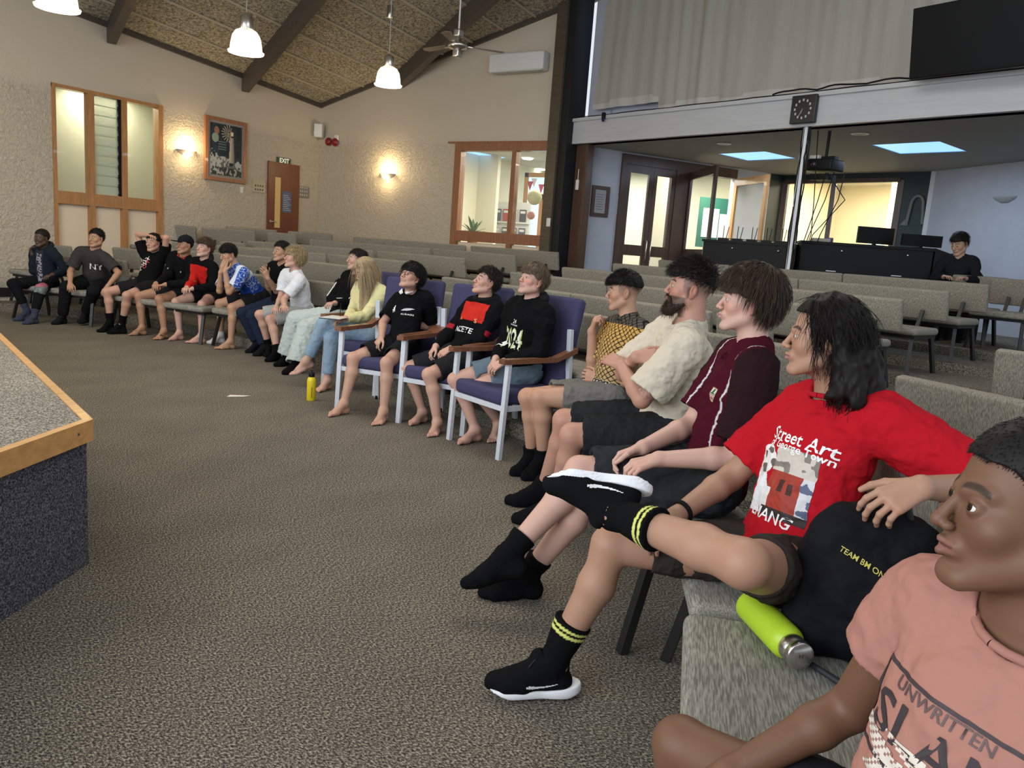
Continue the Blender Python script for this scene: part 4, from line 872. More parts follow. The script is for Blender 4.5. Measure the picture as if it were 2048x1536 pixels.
        for q in 'RL':
            for c_,r_ in ((J['kn'+q],.06),(J['el'+q],.045),(J['to'+q],.05),(s.hp['RL'.index(q)][3][2],.03)):
                w_=np.exp(-(((V-c_)**2).sum(1))/(r_*r_))[:,None]*am; col=col*(1-w_)+red*w_
        if kw.get('tattoo'):
            for c_,r_ in kw['tattoo']:
                d2=np.linalg.norm(V-A_(c_),axis=1)/r_; w_=((d2<1)*(vnoise(V*160)>.0)*.75*(1-d2**4).clip(0,1))[:,None]; col=col*(1-w_)+A_((.05,.06,.07))*w_
        s.bodyo=to_mesh('body',V,F,skinmat(),s.root,col,org=s.root.location)
        s.fix(s.bodyo,False)
        gz=kw.get('gaze'); 
        for q in(-1,1):
            c=s.hd+M@(A_([q*.0315,.0745,0])*hs); gd=s.M[:,1] if gz is None else nrm(s.M@A_(gz)); eye_obj(c-A_(s.root.location),gd,(0,0,1),.0121*hs,s.bodyo,kw.get('iris',(.05,.025,.012)))
    def fix(s,o,shift=True):
        if shift:
            n=len(o.data.vertices);V=np.empty(n*3,np.float32); o.data.vertices.foreach_get('co',V); V=V.reshape(-1,3)-A_(s.root.location).astype(np.float32); o.data.vertices.foreach_set('co',V.ravel()); o.data.update()
        return o
    def part(s,name,V,F,m,col,par=None): 
        o=to_mesh(name,V,F,m,par or s.root,col,org=s.root.location); return o
    def hair(s,style,colr,nst=0,h=None,var=.5,**ov):
        st=dict(HS[style]); st.update(ov); r=hair_mesh(s.hd,s.M,s.hs,st,h or s.hh,s.rng,nst)
        V,F,c=r; colr=A_(colr); tip=A_(ov.get('tip',colr*1.9)); c_=colr*(1-var*.5)+(tip-colr)*np.asarray(c)[:,None]*var+colr*0; 
        return s.part('hair',V,F,hairmat(),np.clip(c_,0,1))
    def loc(s,V):
        """torso coordinates: across, out of the chest, up the spine"""
        q=V-s.J['pel']; return q@s.L,q@s.Fw,q@s.T
    def top(s,name,colf,sleeve=.6,off=.012,slr=(.060,.066),hem=-.02,neck=.062,ncut=.0,seed=1,amp=.005,extra=(),h=None,longr=(.046,.036),nkshape=None,collar=None,hemplane=True):
        J,k,T=s.J,s.s,s.T; h=h or s.h; P=[(p[0],)+p[1:] for p in s.torso]; g=Grid(*[x for x in self_bounds(s,sleeve,off)],h)
        for p in P: g.prim(p,off)
        sub=[]
        for q in 'RL':
            sh,el,wr=J['sh'+q],J['el'+q],J['wr'+q]; gk=k*(.9+.1*s.g)
            g.prim(C(lerp(sh,J['nk'],.15),lerp(sh,el,.25),.054*gk,.052*gk,.03),off)
            if sleeve<=1:
                g.prim(Fc(sh,lerp(sh,el,sleeve),slr[0]*gk,slr[1]*gk,.025)); e=lerp(sh,el,sleeve); sub.append(C(lerp(sh,el,sleeve-.07),e+(el-sh)*.15,(slr[1]-.013)*gk,(slr[1]-.012)*gk,.001)) 
            else:
                m=lerp(el,wr,.4); g.prim(C(sh,el,.056*gk,longr[0]*1.06*gk+.004,.025)); g.prim(C(el,m,longr[0]*gk+.004,longr[0]*gk+.004,.012)); g.prim(Fc(m,lerp(el,wr,sleeve-1),longr[0]*gk+.003,longr[1]*gk,.01))
        for p in extra: g.prim(p)
        for p in sub: g.prim(p,0,'s')
        nb=J['nk']+(s.hd-J['nk'])*.9
        nk0=J['nk']+T*.012+s.Fw*.012
        if neck: g.prim(C(nk0+s.Fw*ncut,nb+s.Fw*ncut*1.5,neck*k,neck*k*1.05,.010),0,'s')
        # cut below the hem
        if hemplane:
            c=J['pel']+T*hem; X=(g.ax[0][:,None,None]-c[0])*T[0]+(g.ax[1][None,:,None]-c[1])*T[1]+(g.ax[2][None,None,:]-c[2])*T[2]
            near=((g.ax[0][:,None,None]-c[0])**2+(g.ax[1][None,:,None]-c[1])**2+(g.ax[2][None,None,:]-c[2])**2)<.25**2
            g.a=np.where(near,np.maximum(g.a,-X),g.a)
        V,F=nets(g); V=wrinkle(V,F,amp,14,seed,dirs=None); V=wrinkle(V,F,amp*.4,38,seed+3)
        x,y,z=s.loc(V); col=colf(V,x,y,z) if callable(colf) else np.tile(A_(colf,float),(len(V),1))
        o=s.part(name,V,F,clothmat(),col); s.topo=o; return o
    def ring(s,name,c,axis,r,rad,colr,squash=1.,fwd=None,n=20,h=None,back=0.,arc=(0,2*PI)):
        axis=nrm(axis); u=nrm(np.cross(axis,[.3,.5,.8])) if fwd is None else nrm(A_(fwd)-axis*np.dot(fwd,axis)); v=np.cross(axis,u); pts=[]
        for i in range(n+1):
            a=arc[0]+(arc[1]-arc[0])*i/n; pts.append((A_(c)+(u*math.cos(a)*squash+v*math.sin(a))*r-A_(s.root.location),rad+back*(1-math.cos(a))/2))
        mb=MB(); mb.tube([tuple(p) for p,_ in pts],[q for _,q in pts],10,cap=arc!=(0,2*PI)); 
        o=mb.build(name,mat('cl_%.2f_%.2f_%.2f'%tuple(colr),tuple(colr),.88,bump=(900,.25,.0008),spec=.15),getattr(s,'topo',None) or s.root); return o
    def bottoms(s,name,colf,frac=.8,r=(.098,.082),off=.012,flare_=None,seed=2,amp=.005,h=None,top_=.10,low=(.062,.062),legs='RL'):
        """frac<=1: shorts ending along the thigh; 1..2: trousers ending along the shin"""
        J,k,T=s.J,s.s,s.T; h=h or s.h; gk=k*(.85+.15*s.g); P=[];ends=[]
        for q in legs:
            hi,kn,an=J['hi'+q],J['kn'+q],J['an'+q]
            if frac<=1:
                e=lerp(hi,kn,frac); P.append(Fc(hi,e,r[0]*gk,r[1]*gk,.02)); ends.append(C(lerp(hi,kn,frac-.05),e+(kn-hi)*.1,(r[1]-.013)*gk,(r[1]-.012)*gk,.001))
            else:
                e=lerp(kn,an,frac-1); P+=[C(hi,kn,r[0]*gk,low[0]*gk+.004,.02),Fc(kn,e,low[0]*gk+.004,low[1]*gk,.02)]; ends.append(C(lerp(kn,an,frac-1-.04),e+(an-kn)*.1,(low[1]-.012)*gk,(low[1]-.011)*gk,.001))
        P0=[s.torso[0]]; lo,hi_=bounds(P+P0,off); g=Grid(lo,hi_,h); g.prim(P0[0],off)
        for p in P: g.prim(p)
        for p in ends: g.prim(p,0,'s')
        c=J['pel']+T*top_; X=(g.ax[0][:,None,None]-c[0])*T[0]+(g.ax[1][None,:,None]-c[1])*T[1]+(g.ax[2][None,None,:]-c[2])*T[2]
        rr=np.sqrt((g.ax[0][:,None,None]-J['pel'][0])**2+(g.ax[1][None,:,None]-J['pel'][1])**2+(g.ax[2][None,None,:]-J['pel'][2])**2); fw=(g.ax[0][:,None,None]-J['pel'][0])*s.Fw[0]+(g.ax[1][None,:,None]-J['pel'][1])*s.Fw[1]+(g.ax[2][None,None,:]-J['pel'][2])*s.Fw[2]; g.a=np.where((rr<.22)&(fw<.09),np.maximum(g.a,X),g.a)
        V,F=nets(g); V=wrinkle(V,F,amp,16,seed); V=wrinkle(V,F,amp*.35,45,seed+2)
        col=colf(V) if callable(colf) else np.tile(A_(colf,float),(len(V),1)); return s.part(name,V,F,clothmat(),col)
    def sock(s,q,colr,up=.25,off=.004,name='sock',bands=None):
        J=s.J; P=[p for p in s.feet[q][0]]; an,kn=J['an'+q],J['kn'+q]; m=s.s*(.85+.15*s.g); B,f,u,r=s.feet[q][1]
        pr,_=foot_prims(kn,an,J['to'+q],s.s,toes=False,right=q=='R')
        P=pr+[Fc(an,lerp(an,kn,up),.034*m+off,(.035+.05*up)*m+off,.015),S(an,.037*m+off,.012)]
        lo,hi=bounds(P,off); g=Grid(lo,hi,min(s.h,.005)); 
        for p in P[:-2]: g.prim(p,off)
        g.prim(P[-2]); g.prim(P[-1]); V,F=nets(g); V=wrinkle(V,F,.0015,40,3); col=np.tile(A_(colr,float),(len(V),1))
        if bands:
            ax=nrm(kn-an); t=(V-an)@ax/np.linalg.norm(kn-an)
            for a,b,c_ in bands: col[(t>a)&(t<b)]=c_
        return s.part(name,V,F,clothmat(),col)
    def frame_chest(s,zf,out=.2):
        """point in front of the chest at fraction zf of the spine, with right, up and outward vectors as seen by a viewer facing the chest"""
        o=lerp(s.J['pel'],s.J['nk'],zf)+s.Fw*.1; return o,-s.L,s.T,s.Fw
    def text(s,items,colr,name='lettering'):
        """items (text,size,u,zf): u across as seen by the viewer (metres, + to the viewer's right)"""
        bv=bvh_of(s.topo); org=A_(s.root.location); it=[]
        for it_ in items:
            t,sz,u,zf=it_[:4]; rot=it_[4] if len(it_)>4 else 0; o,r,up,n=s.frame_chest(zf); r2=r*math.cos(rot)+up*math.sin(rot);u2=up*math.cos(rot)-r*math.sin(rot)
            it.append((t,sz,tuple(o+r*u-org),tuple(r2*(it_[5] if len(it_)>5 else 1)),tuple(u2)))
        for q in it: o=decal_text(bv,name,[q],tuple(s.Fw),s.topo,mat('ink_%.2f_%.2f_%.2f'%tuple(colr),tuple(colr),.6))
        return o
    def image(s,u,zf,W,H_,nu,nv,fn,name='print',off=.0014,n=None):
        bv=bvh_of(s.topo); o,r,up,nn=s.frame_chest(zf); n=nn if n is None else n
        return decal_grid(bv,name,o+r*u-A_(s.root.location),r,up,n,W,H_,nu,nv,fn,s.topo,off)
def self_bounds(s,sleeve,off):
    P=list(s.torso)
    for q in 'RL':
        J=s.J; e=lerp(J['sh'+q],J['el'+q],sleeve) if sleeve<=1 else J['wr'+q]
        P+=[C(J['sh'+q],e,.08,.08),C(J['sh'+q],J['el'+q] if sleeve>1 else e,.08,.08)]
    return bounds(P,off+.02)
POSES={
'p1':{'pel':[5.578,10.739,0.498],'nk':[5.546,10.711,0.916],'hd':[5.489,10.669,1.064],'shR':[5.488,10.851,0.888],'shL':[5.578,10.567,0.878],'hiR':[5.555,10.817,0.497],'hiL':[5.6,10.661,0.492],'elR':[5.464,10.835,0.632],'elL':[5.684,10.47,0.665],'wrR':[5.434,10.803,0.853],'wrL':[5.473,10.408,0.616],'knR':[5.176,10.773,0.47],'knL':[5.322,10.405,0.433],'anR':[5.292,10.683,0.132],'anL':[5.219,10.379,0.088],'toR':[5.19,10.705,-0.004],'toL':[5.068,10.338,0.032]},
'p2':{'pel':[5.952,10.206,0.541],'nk':[5.82,10.039,0.941],'hd':[5.819,9.996,1.115],'shR':[5.715,10.194,0.922],'shL':[5.881,9.886,0.854],'hiR':[5.911,10.292,0.557],'hiL':[5.993,10.119,0.52],'elR':[5.595,10.206,0.673],'elL':[5.906,9.656,0.704],'wrR':[5.493,10.031,0.54],'wrL':[5.732,9.611,0.54],'knR':[5.523,10.176,0.477],'knL':[5.688,9.848,0.455],'anR':[5.513,10.259,0.099],'anL':[5.721,10.094,0.158],'toR':[5.36,10.208,0.021],'toL':[5.639,10.038,0.007]},
'p3':{'pel':[5.979,9.19,0.577],'nk':[6.145,9.223,0.97],'hd':[6.076,9.179,1.117],'shR':[6.075,9.362,0.958],'shL':[6.15,9.068,0.949],'hiR':[5.95,9.269,0.576],'hiL':[5.996,9.109,0.571],'elR':[6.038,9.449,1.206],'elL':[6.113,8.972,1.192],'wrR':[6.033,9.22,1.205],'wrL':[6.194,9.187,1.191],'knR':[5.586,9.388,0.489],'knL':[5.624,9.028,0.48],'anR':[5.603,9.351,0.121],'anL':[5.619,9.13,0.128],'toR':[5.505,9.352,-0.02],'toL':[5.5,9.167,0.004]},
'p4':{'pel':[6.151,8.742,0.549],'nk':[6.119,8.611,0.966],'hd':[6.085,8.562,1.126],'shR':[6.061,8.761,0.973],'shL':[6.128,8.47,0.89],'hiR':[6.109,8.818,0.56],'hiL':[6.171,8.664,0.524],'elR':[5.947,8.681,0.745],'elL':[5.992,8.372,0.681],'wrR':[5.737,8.626,0.655],'wrL':[5.787,8.512,0.655],'knR':[5.751,8.989,0.475],'knL':[5.778,8.61,0.477],'anR':[5.764,8.938,0.094],'anL':[5.802,8.559,0.096],'toR':[5.602,8.953,0.028],'toL':[5.655,8.494,0.027]},
'p5':{'pel':[6.271,8.344,0.558],'nk':[6.129,8.24,0.941],'hd':[6.107,8.222,1.105],'shR':[6.071,8.382,0.922],'shL':[6.144,8.1,0.874],'hiR':[6.25,8.422,0.567],'hiL':[6.292,8.267,0.545],'elR':[6.009,8.315,0.682],'elL':[6.051,7.975,0.67],'wrR':[5.835,8.176,0.647],'wrL':[5.86,8.106,0.641],'knR':[5.885,8.444,0.455],'knL':[5.972,8.076,0.46],'anR':[5.898,8.396,0.088],'anL':[5.951,8.058,0.089],'toR':[5.747,8.389,0.015],'toL':[5.806,8.111,0.017]},
'p6':{'pel':[6.346,7.561,0.598],'nk':[6.049,7.586,0.922],'hd':[5.974,7.614,1.075],'shR':[6.043,7.733,0.856],'shL':[6.04,7.431,0.873],'hiR':[6.344,7.644,0.593],'hiL':[6.344,7.478,0.603],'elR':[5.887,7.649,0.659],'elL':[5.894,7.494,0.66],'wrR':[5.838,7.571,0.872],'wrL':[5.854,7.517,0.888],'knR':[6.122,7.95,0.48],'knL':[5.974,7.537,0.474],'anR':[6.129,7.939,0.102],'anL':[5.948,7.521,0.089],'toR':[5.981,7.972,0.015],'toL':[5.792,7.558,0.016]},
'p7':{'pel':[6.283,7.069,0.553],'nk':[6.257,7.026,0.987],'hd':[6.21,7.007,1.15],'shR':[6.227,7.18,0.965],'shL':[6.239,6.876,0.936],'hiR':[6.277,7.153,0.559],'hiL':[6.271,6.987,0.543],'elR':[6.121,7.087,0.741],'elL':[6.103,6.952,0.72],'wrR':[5.965,6.975,0.873],'wrL':[5.927,6.897,0.862],'knR':[5.935,7.308,0.438],'knL':[5.912,7.118,0.43],'anR':[6.053,7.199,0.095],'anL':[5.971,6.973,0.087],'toR':[5.891,7.185,0.038],'toL':[5.809,6.959,0.03]},
'p8':{'pel':[6.181,6.622,0.535],'nk':[6.047,6.588,0.937],'hd':[6.016,6.583,1.101],'shR':[6.039,6.743,0.909],'shL':[5.984,6.461,0.865],'hiR':[6.161,6.706,0.536],'hiL':[6.161,6.545,0.523],'elR':[5.973,6.736,0.661],'elL':[5.851,6.551,0.66],'wrR':[5.806,6.607,0.583],'wrL':[5.712,6.38,0.619],'knR':[5.893,6.974,0.459],'knL':[5.83,6.727,0.435],'anR':[5.991,6.936,0.109],'anL':[5.818,6.599,0.097],'toR':[5.878,6.835,0.041],'toL':[5.661,6.591,0.042]},
'p9':{'pel':[5.991,5.832,0.551],'nk':[6.14,5.776,0.97],'hd':[6.121,5.772,1.147],'shR':[6.155,5.936,0.943],'shL':[6.137,5.626,0.91],'hiR':[5.985,5.921,0.562],'hiL':[5.961,5.753,0.549],'elR':[6.031,6.017,0.715],'elL':[5.99,5.739,0.711],'wrR':[5.986,5.784,0.709],'wrL':[5.755,5.709,0.71],'knR':[5.744,6.241,0.485],'knL':[5.614,5.938,0.433],'anR':[5.712,6.309,0.104],'anL':[5.457,5.907,0.085],'toR':[5.546,6.309,0.045],'toL':[5.332,5.901,-0.04]},
'p10':{'pel':[5.483,5.042,0.505],'nk':[5.51,5.006,0.934],'hd':[5.432,5.018,1.082],'shR':[5.516,5.16,0.913],'shL':[5.495,4.857,0.889],'hiR':[5.498,5.125,0.508],'hiL':[5.435,4.975,0.502],'elR':[5.372,5.099,0.702],'elL':[5.359,4.934,0.678],'wrR':[5.181,4.976,0.668],'wrL':[5.131,4.95,0.66],'knR':[5.112,5.096,0.464],'knL':[5.114,5.198,0.579],'anR':[5.085,5.102,0.087],'anL':[5.025,5.312,0.239],'toR':[4.933,5.065,0.02],'toL':[4.897,5.394,0.147]},
'p11':{'pel':[4.931,4.121,0.549],'nk':[5.07,4.17,0.944],'hd':[5.008,4.127,1.089],'shR':[5.09,4.312,0.886],'shL':[5.094,4.018,0.918],'hiR':[4.926,4.202,0.539],'hiL':[4.927,4.041,0.555],'elR':[4.912,4.32,0.701],'elL':[5.211,4.056,0.694],'wrR':[4.751,4.188,0.617],'wrL':[4.992,4.105,0.699],'knR':[4.572,4.31,0.436],'knL':[4.568,3.96,0.448],'anR':[4.477,4.303,0.083],'anL':[4.513,3.925,0.084],'toR':[4.323,4.309,0.017],'toL':[4.371,3.867,0.017]},
'p12':{'pel':[4.882,3.46,0.551],'nk':[5.037,3.424,0.944],'hd':[5.024,3.401,1.109],'shR':[5.07,3.57,0.904],'shL':[5.021,3.278,0.898],'hiR':[4.88,3.544,0.555],'hiL':[4.865,3.382,0.549],'elR':[4.958,3.671,0.694],'elL':[4.881,3.334,0.689],'wrR':[4.755,3.647,0.602],'wrL':[4.742,3.499,0.605],'knR':[4.641,3.821,0.422],'knL':[4.527,3.517,0.428],'anR':[4.732,3.717,0.085],'anL':[4.552,3.435,0.079],'toR':[4.579,3.719,0.02],'toL':[4.41,3.371,0.02]},
'p13':{'pel':[4.752,2.872,0.546],'nk':[4.763,2.835,0.992],'hd':[4.747,2.829,1.168],'shR':[4.808,3.005,0.96],'shL':[4.701,2.678,0.937],'hiR':[4.76,2.967,0.552],'hiL':[4.72,2.784,0.541],'elR':[4.739,3.008,0.698],'elL':[4.6,2.646,0.686],'wrR':[4.523,2.946,0.62],'wrL':[4.462,2.837,0.621],'knR':[4.496,3.255,0.433],'knL':[4.507,3.097,0.397],'anR':[4.557,3.096,0.087],'anL':[4.764,3.037,0.123],'toR':[4.398,3.127,0.015],'toL':[4.608,2.981,0.067]},
'p14':{'pel':[4.346,2.002,0.524],'nk':[4.436,1.95,0.987],'hd':[4.413,1.986,1.171],'shR':[4.529,2.085,0.935],'shL':[4.342,1.813,0.944],'hiR':[4.382,2.089,0.529],'hiL':[4.281,1.942,0.531],'elR':[4.449,2.164,0.666],'elL':[4.301,1.805,0.66],'wrR':[4.398,2.169,0.91],'wrL':[4.324,2.052,0.639],'knR':[4.109,2.421,0.49],'knL':[4.097,2.327,0.507],'anR':[4.198,2.411,0.101],'anL':[4.168,2.315,0.109],'toR':[4.03,2.436,0.029],'toL':[4.002,2.332,0.029]},
'p15':{'pel':[3.682,1.36,0.548],'nk':[3.676,1.289,1.053],'hd':[3.661,1.308,1.253],'shR':[3.808,1.451,1.023],'shL':[3.483,1.231,0.988],'hiR':[3.752,1.446,0.562],'hiL':[3.585,1.308,0.544],'elR':[3.701,1.625,0.791],'elL':[3.38,1.38,0.735],'wrR':[3.506,1.481,0.911],'wrL':[3.532,1.569,0.856],'knR':[3.594,1.881,0.514],'knL':[3.354,1.706,0.507],'anR':[3.66,2.011,0.105],'anL':[3.436,1.824,0.1],'toR':[3.552,2.166,0.038],'toL':[3.328,1.979,0.033]},
'p16':{'pel':[2.888,0.869,0.566],'nk':[2.925,0.779,1.056],'hd':[2.912,0.814,1.25],'shR':[3.063,0.891,1.02],'shL':[2.762,0.712,1.013],'hiR':[2.952,0.944,0.573],'hiL':[2.794,0.845,0.567],'elR':[2.973,0.997,0.747],'elL':[2.697,0.732,0.718],'wrR':[2.736,1.093,0.677],'wrL':[2.582,0.969,0.687],'knR':[2.7,1.326,0.542],'knL':[2.711,1.281,0.469],'anR':[2.443,1.471,0.234],'anL':[2.615,1.475,0.098],'toR':[2.316,1.613,0.162],'toL':[2.487,1.619,0.03]},
'p17':{'pel':[2.287,0.449,0.541],'nk':[2.419,0.385,1.015],'hd':[2.367,0.436,1.193],'shR':[2.546,0.502,0.952],'shL':[2.332,0.227,0.978],'hiR':[2.352,0.519,0.53],'hiL':[2.209,0.395,0.55],'elR':[2.441,0.669,0.715],'elL':[2.325,-0.016,0.858],'wrR':[2.208,0.756,0.626],'wrL':[2.016,0.114,0.905],'knR':[2.127,0.917,0.514],'knL':[1.788,0.433,0.697],'anR':[2.052,1.044,0.113],'anL':[1.936,0.832,0.683],'toR':[1.94,1.191,0.036],'toL':[1.848,1.012,0.682]},
'p18':{'pel':[1.159,-0.006,0.505],'nk':[1.185,-0.089,0.934],'hd':[1.165,-0.057,1.101],'shR':[1.271,0.043,0.915],'shL':[1.155,-0.235,0.872],'hiR':[1.238,0.023,0.505],'hiL':[1.078,-0.028,0.505],'elR':[1.341,0.124,0.673],'elL':[1.129,-0.145,0.624],'wrR':[1.207,0.277,0.559],'wrL':[1.065,0.078,0.624],'knR':[1.356,0.401,0.477],'knL':[0.974,0.352,0.472],'anR':[1.354,0.401,0.102],'anL':[0.974,0.347,0.1],'toR':[1.314,0.552,0.03],'toL':[0.933,0.499,0.03]}}
# ================================================================ fittings
def out_x(Xw): return Matrix.Translation((Xw,0,0))
M_em=mat('lamp_glow',(1,.95,.85),.5,emit=((1,.88,.64),3.2)); M_prism=mat('ribbed_glass',(.95,.93,.85),.12,alpha=.6,emit=((1,.93,.74),.22))
def pendant(px,py,d,label,s=1.,lit=True):
    c=at_d(px,py,d); x,y,z=map(float,c); r=empty('pendant_lamp',(x,y,z),0,label,'pendant lamp','pendant lamps with glass bells')
    m=MB(); m.lathe([(.235*s,0),(.245*s,.02*s),(.215*s,.035*s),(.205*s,.12*s),(.185*s,.22*s),(.14*s,.29*s),(.07*s,.33*s)],36)
    for i in range(36):
        a=2*PI*i/36; m.tube([(math.cos(a)*q*s,math.sin(a)*q*s,h*s) for q,h in((.212,.04),(.204,.12),(.184,.22),(.14,.288))],.0035,5,False)
    m.build('glass_shade',M_prism,r); m=MB(); m.lathe([(.001,.27*s),(.06*s,.25*s),(.075*s,.17*s),(.05*s,.10*s),(.001,.09*s)],16); m.build('bulb',M_em,r)
    m=MB(); m.lathe([(.085*s,.31*s),(.09*s,.33*s),(.085*s,.48*s),(.06*s,.50*s),(.02*s,.53*s),(.001,.54*s)],20); m.build('metal_housing',M_steel,r); zc=ceilz(x,y)-z
    m=MB(); m.tube([(0,0,.53*s),(0,0,zc)],.006,6); m.build('cord',mat('grey_cord',(.35,.34,.32),.5),r)
    point('lamp',(x,y,z+.02),24,(1,.84,.6),.12)
pendant(492,107,9.4,'glass bell pendant lamp lit, between two ceiling beams',.86); pendant(776,172,10.2,'glass bell pendant lamp lit, farthest and lowest of the row',.74); pendant(115,18,8.6,'glass bell pendant lamp lit, cut off by the top left corner',.95)
def smallp():
    c=at_d(780,35,11.5); x,y,z=map(float,c); r=empty('spot_lamp',(x,y,z),0,'small steel cylinder spotlight hanging above the farthest pendant','spotlight'); m=MB(); m.lathe([(.04,0),(.045,.02),(.045,.16),(.001,.17)],16); m.build('cylinder',M_steel,r); m=MB(); m.lathe([(.001,.012),(.038,.012)],16); m.build('bulb',mat('spot_glow',(.8,.75,.6),.5,emit=((1,.85,.6),1.2)),r); m=MB(); m.tube([(0,0,.16),(0,0,ceilz(x,y)-z)],.005,6); m.build('cord',mat('grey_cord'),r)
smallp()
def fan():
    c=at_d(916,92,10.6); x,y,z=map(float,c); r=empty('ceiling_fan',(x,y,z),0,'brushed steel ceiling fan with wooden-edged blades on a long rod','fan'); m=MB(); m.lathe([(.001,-.09),(.05,-.08),(.055,-.04),(.12,-.03),(.14,.0),(.12,.03),(.05,.05),(.045,.10),(.001,.11)],24); m.build('motor_housing',M_steel,r)
    m=MB(); m.tube([(0,0,.10),(0,0,ceilz(x,y)-z)],.014,8); m.build('rod',mat('pale_rod',(.6,.6,.6),.4,.5),r)
    for dz in(.16,-.10): 
        m=MB(); m.rbox((-.06,-.05,dz-.05),(.06,.05,dz+.05),.02); m.build('cap',M_steel,r)
    for k,a in enumerate((-38,82,202)):
        a=math.radians(a); d=(math.cos(a),math.sin(a)); n=(-d[1],d[0]); m=MB(); q=lambda u,v,w:(d[0]*u+n[0]*v,d[1]*u+n[1]*v,w); m.poly([q(.20,-.05,.0),q(.62,-.065,.0),q(.66,0,.006),q(.62,.065,.012),q(.20,.05,.012)],(0,0,1),.008); m.build('blade',mat('fan_blade',(.14,.11,.085),.4),r); m=MB(); m.bar(q(.08,0,.005),q(.26,0,.005),.04,.01); m.build('blade_bracket',M_steel,r)
fan()
def sconce(c,n,label):
    n=Vector(n); c=Vector(c); r=empty('wall_light',c,math.atan2(n.y,n.x)-PI/2,label,'wall light','half-bowl wall lights') # local +y out of the wall
    vs=[];fs=[];K=16
    for j in range(7):
        t=j/6; rr=.19*math.sin(PI/2*(.25+.75*t)); z=-.075+.085*t
        for i in range(K+1): a=PI*i/K; vs.append((math.cos(a)*rr*1.0,math.sin(a)*rr*.62,z))
    for j in range(6):
        for i in range(K): fs.append((j*(K+1)+i,j*(K+1)+i+1,(j+1)*(K+1)+i+1,(j+1)*(K+1)+i))
    m=MB(); m.add(vs,fs,True); m.build('bowl',mat('sconce_bowl',(.45,.42,.38),.5),r)
    m=MB(); m.tube([(-.09,.05,-.055),(0,.075,-.066),(.09,.05,-.055)],[.012,.03,.012],8); m.build('lens',M_em,r)
    m=MB(); m.tube([(-.06,.06,.0),(.06,.06,.0)],.018,8); m.build('bulb',M_em,r)
    point('sconce_up',c+n*.13+Vector((0,0,.07)),16,(1,.74,.38),.06); point('sconce_down',c+n*.16+Vector((0,0,-.13)),3.2,(1,.74,.38),.05)
sconce(at_y(372,302,YW),(0,-1,0),'lit half-bowl wall light beside the lighthouse picture'); sconce(at_x(776,349,XW),(-1,0,0),'lit half-bowl wall light on the wall below the ceiling fan')
def picture():
    a=at_y(408,230,YW);b=at_y(489,364,YW); x0,x1=float(a[0]),float(b[0]); z1=float(at_y(450,238,YW)[2]); z0=float(at_y(448,363,YW)[2]); cx=(x0+x1)/2; r=empty('framed_picture',(cx,YW-.03,z0),0,'framed lighthouse picture in a wooden frame on the left wall','picture'); w=(x1-x0)/2;h=z1-z0
    for lo,hi in (((-w,-.02,0),(w,.03,.06)),((-w,-.02,h-.06),(w,.03,h)),((-w,-.02,.06),(-w+.06,.03,h-.06)),((w-.06,-.02,.06),(w,.03,h-.06))): m=MB(); m.box(lo,hi); m.build('frame_bar',M_oakr,r)
    m=MB(); m.box((-w+.06,-.004,.06),(w-.06,.02,h-.06)); m.build('mount',mat('mount_grey',(.25,.23,.22),.6),r)
    nu,nv=72,110; V=[];F=[];K=[]; W=2*w-.2;H_=h-.2
    for j in range(nv):
        for i in range(nu):
            u,v=(i+.5)/nu,(j+.5)/nv; n=float(vnoise(np.array([[u*9,v*9,.3]]))[0]); n2=float(vnoise(np.array([[u*22,v*22,3.3]]))[0]); c=(.018+.012*n,.030+.015*n,.042+.02*n)
            sh=.30+.12*n-.22*abs(u-.1)*0
            if v<.34+.10*n-.10*(u>.6) and v>.12: c=(.42,.44,.44) if n2>-.15 else (.12,.14,.15)
            if v<.16+.06*n: c=(.04,.05,.045) if n2<.25 else (.35,.37,.36)
            if u<.22 and v<.5 and n2>.0: c=(.35,.38,.40)
            lw=.055+.035*(1-(v-.28)/.5)
            if .26<v<.76 and abs(u-.68)<lw: q=(u-.68)/lw; c=(.36-.2*q,.33-.19*q,.28-.16*q)
            if .76<=v<.80 and abs(u-.68)<.075: c=(.05,.04,.04)
            if .80<=v<.87 and abs(u-.68)<.04: c=(.75,.7,.5)
            if .87<=v<.90 and abs(u-.68)<.05: c=(.06,.04,.04)
            dx,dy=u-.60,(v-.835)*1.5; a_=math.atan2(dy,dx); rr=math.hypot(dx,dy)
            if rr<.26 and abs(math.sin(a_*9))>.8+rr*.5 and u<.66: c=(.5,.45,.35)
            if (u-.2)**2/.006+(v-.86)**2/.006<1: c=(.30,.14,.12)
            if (u-.16)**2/.012+(v-.72)**2/.008<1: c=(.22,.30,.24)
            if .5<v<.66 and .25<u<.5 and int(v*60)%3==0: c=(.12,.17,.19)
            k=len(V); x=-W/2+W*i/nu; X2=-W/2+W*(i+1)/nu; z=.10+H_*j/nv; Z2=.10+H_*(j+1)/nv; V+=[(x,-.006,z),(X2,-.006,z),(X2,-.006,Z2),(x,-.006,Z2)]; F.append((k,k+1,k+2,k+3)); K+=[c]*4
    to_mesh('canvas',np.array(V),np.array(F),mat('print_ink',attr=True,rough=.6,spec=.3),r,np.array(K))
picture()
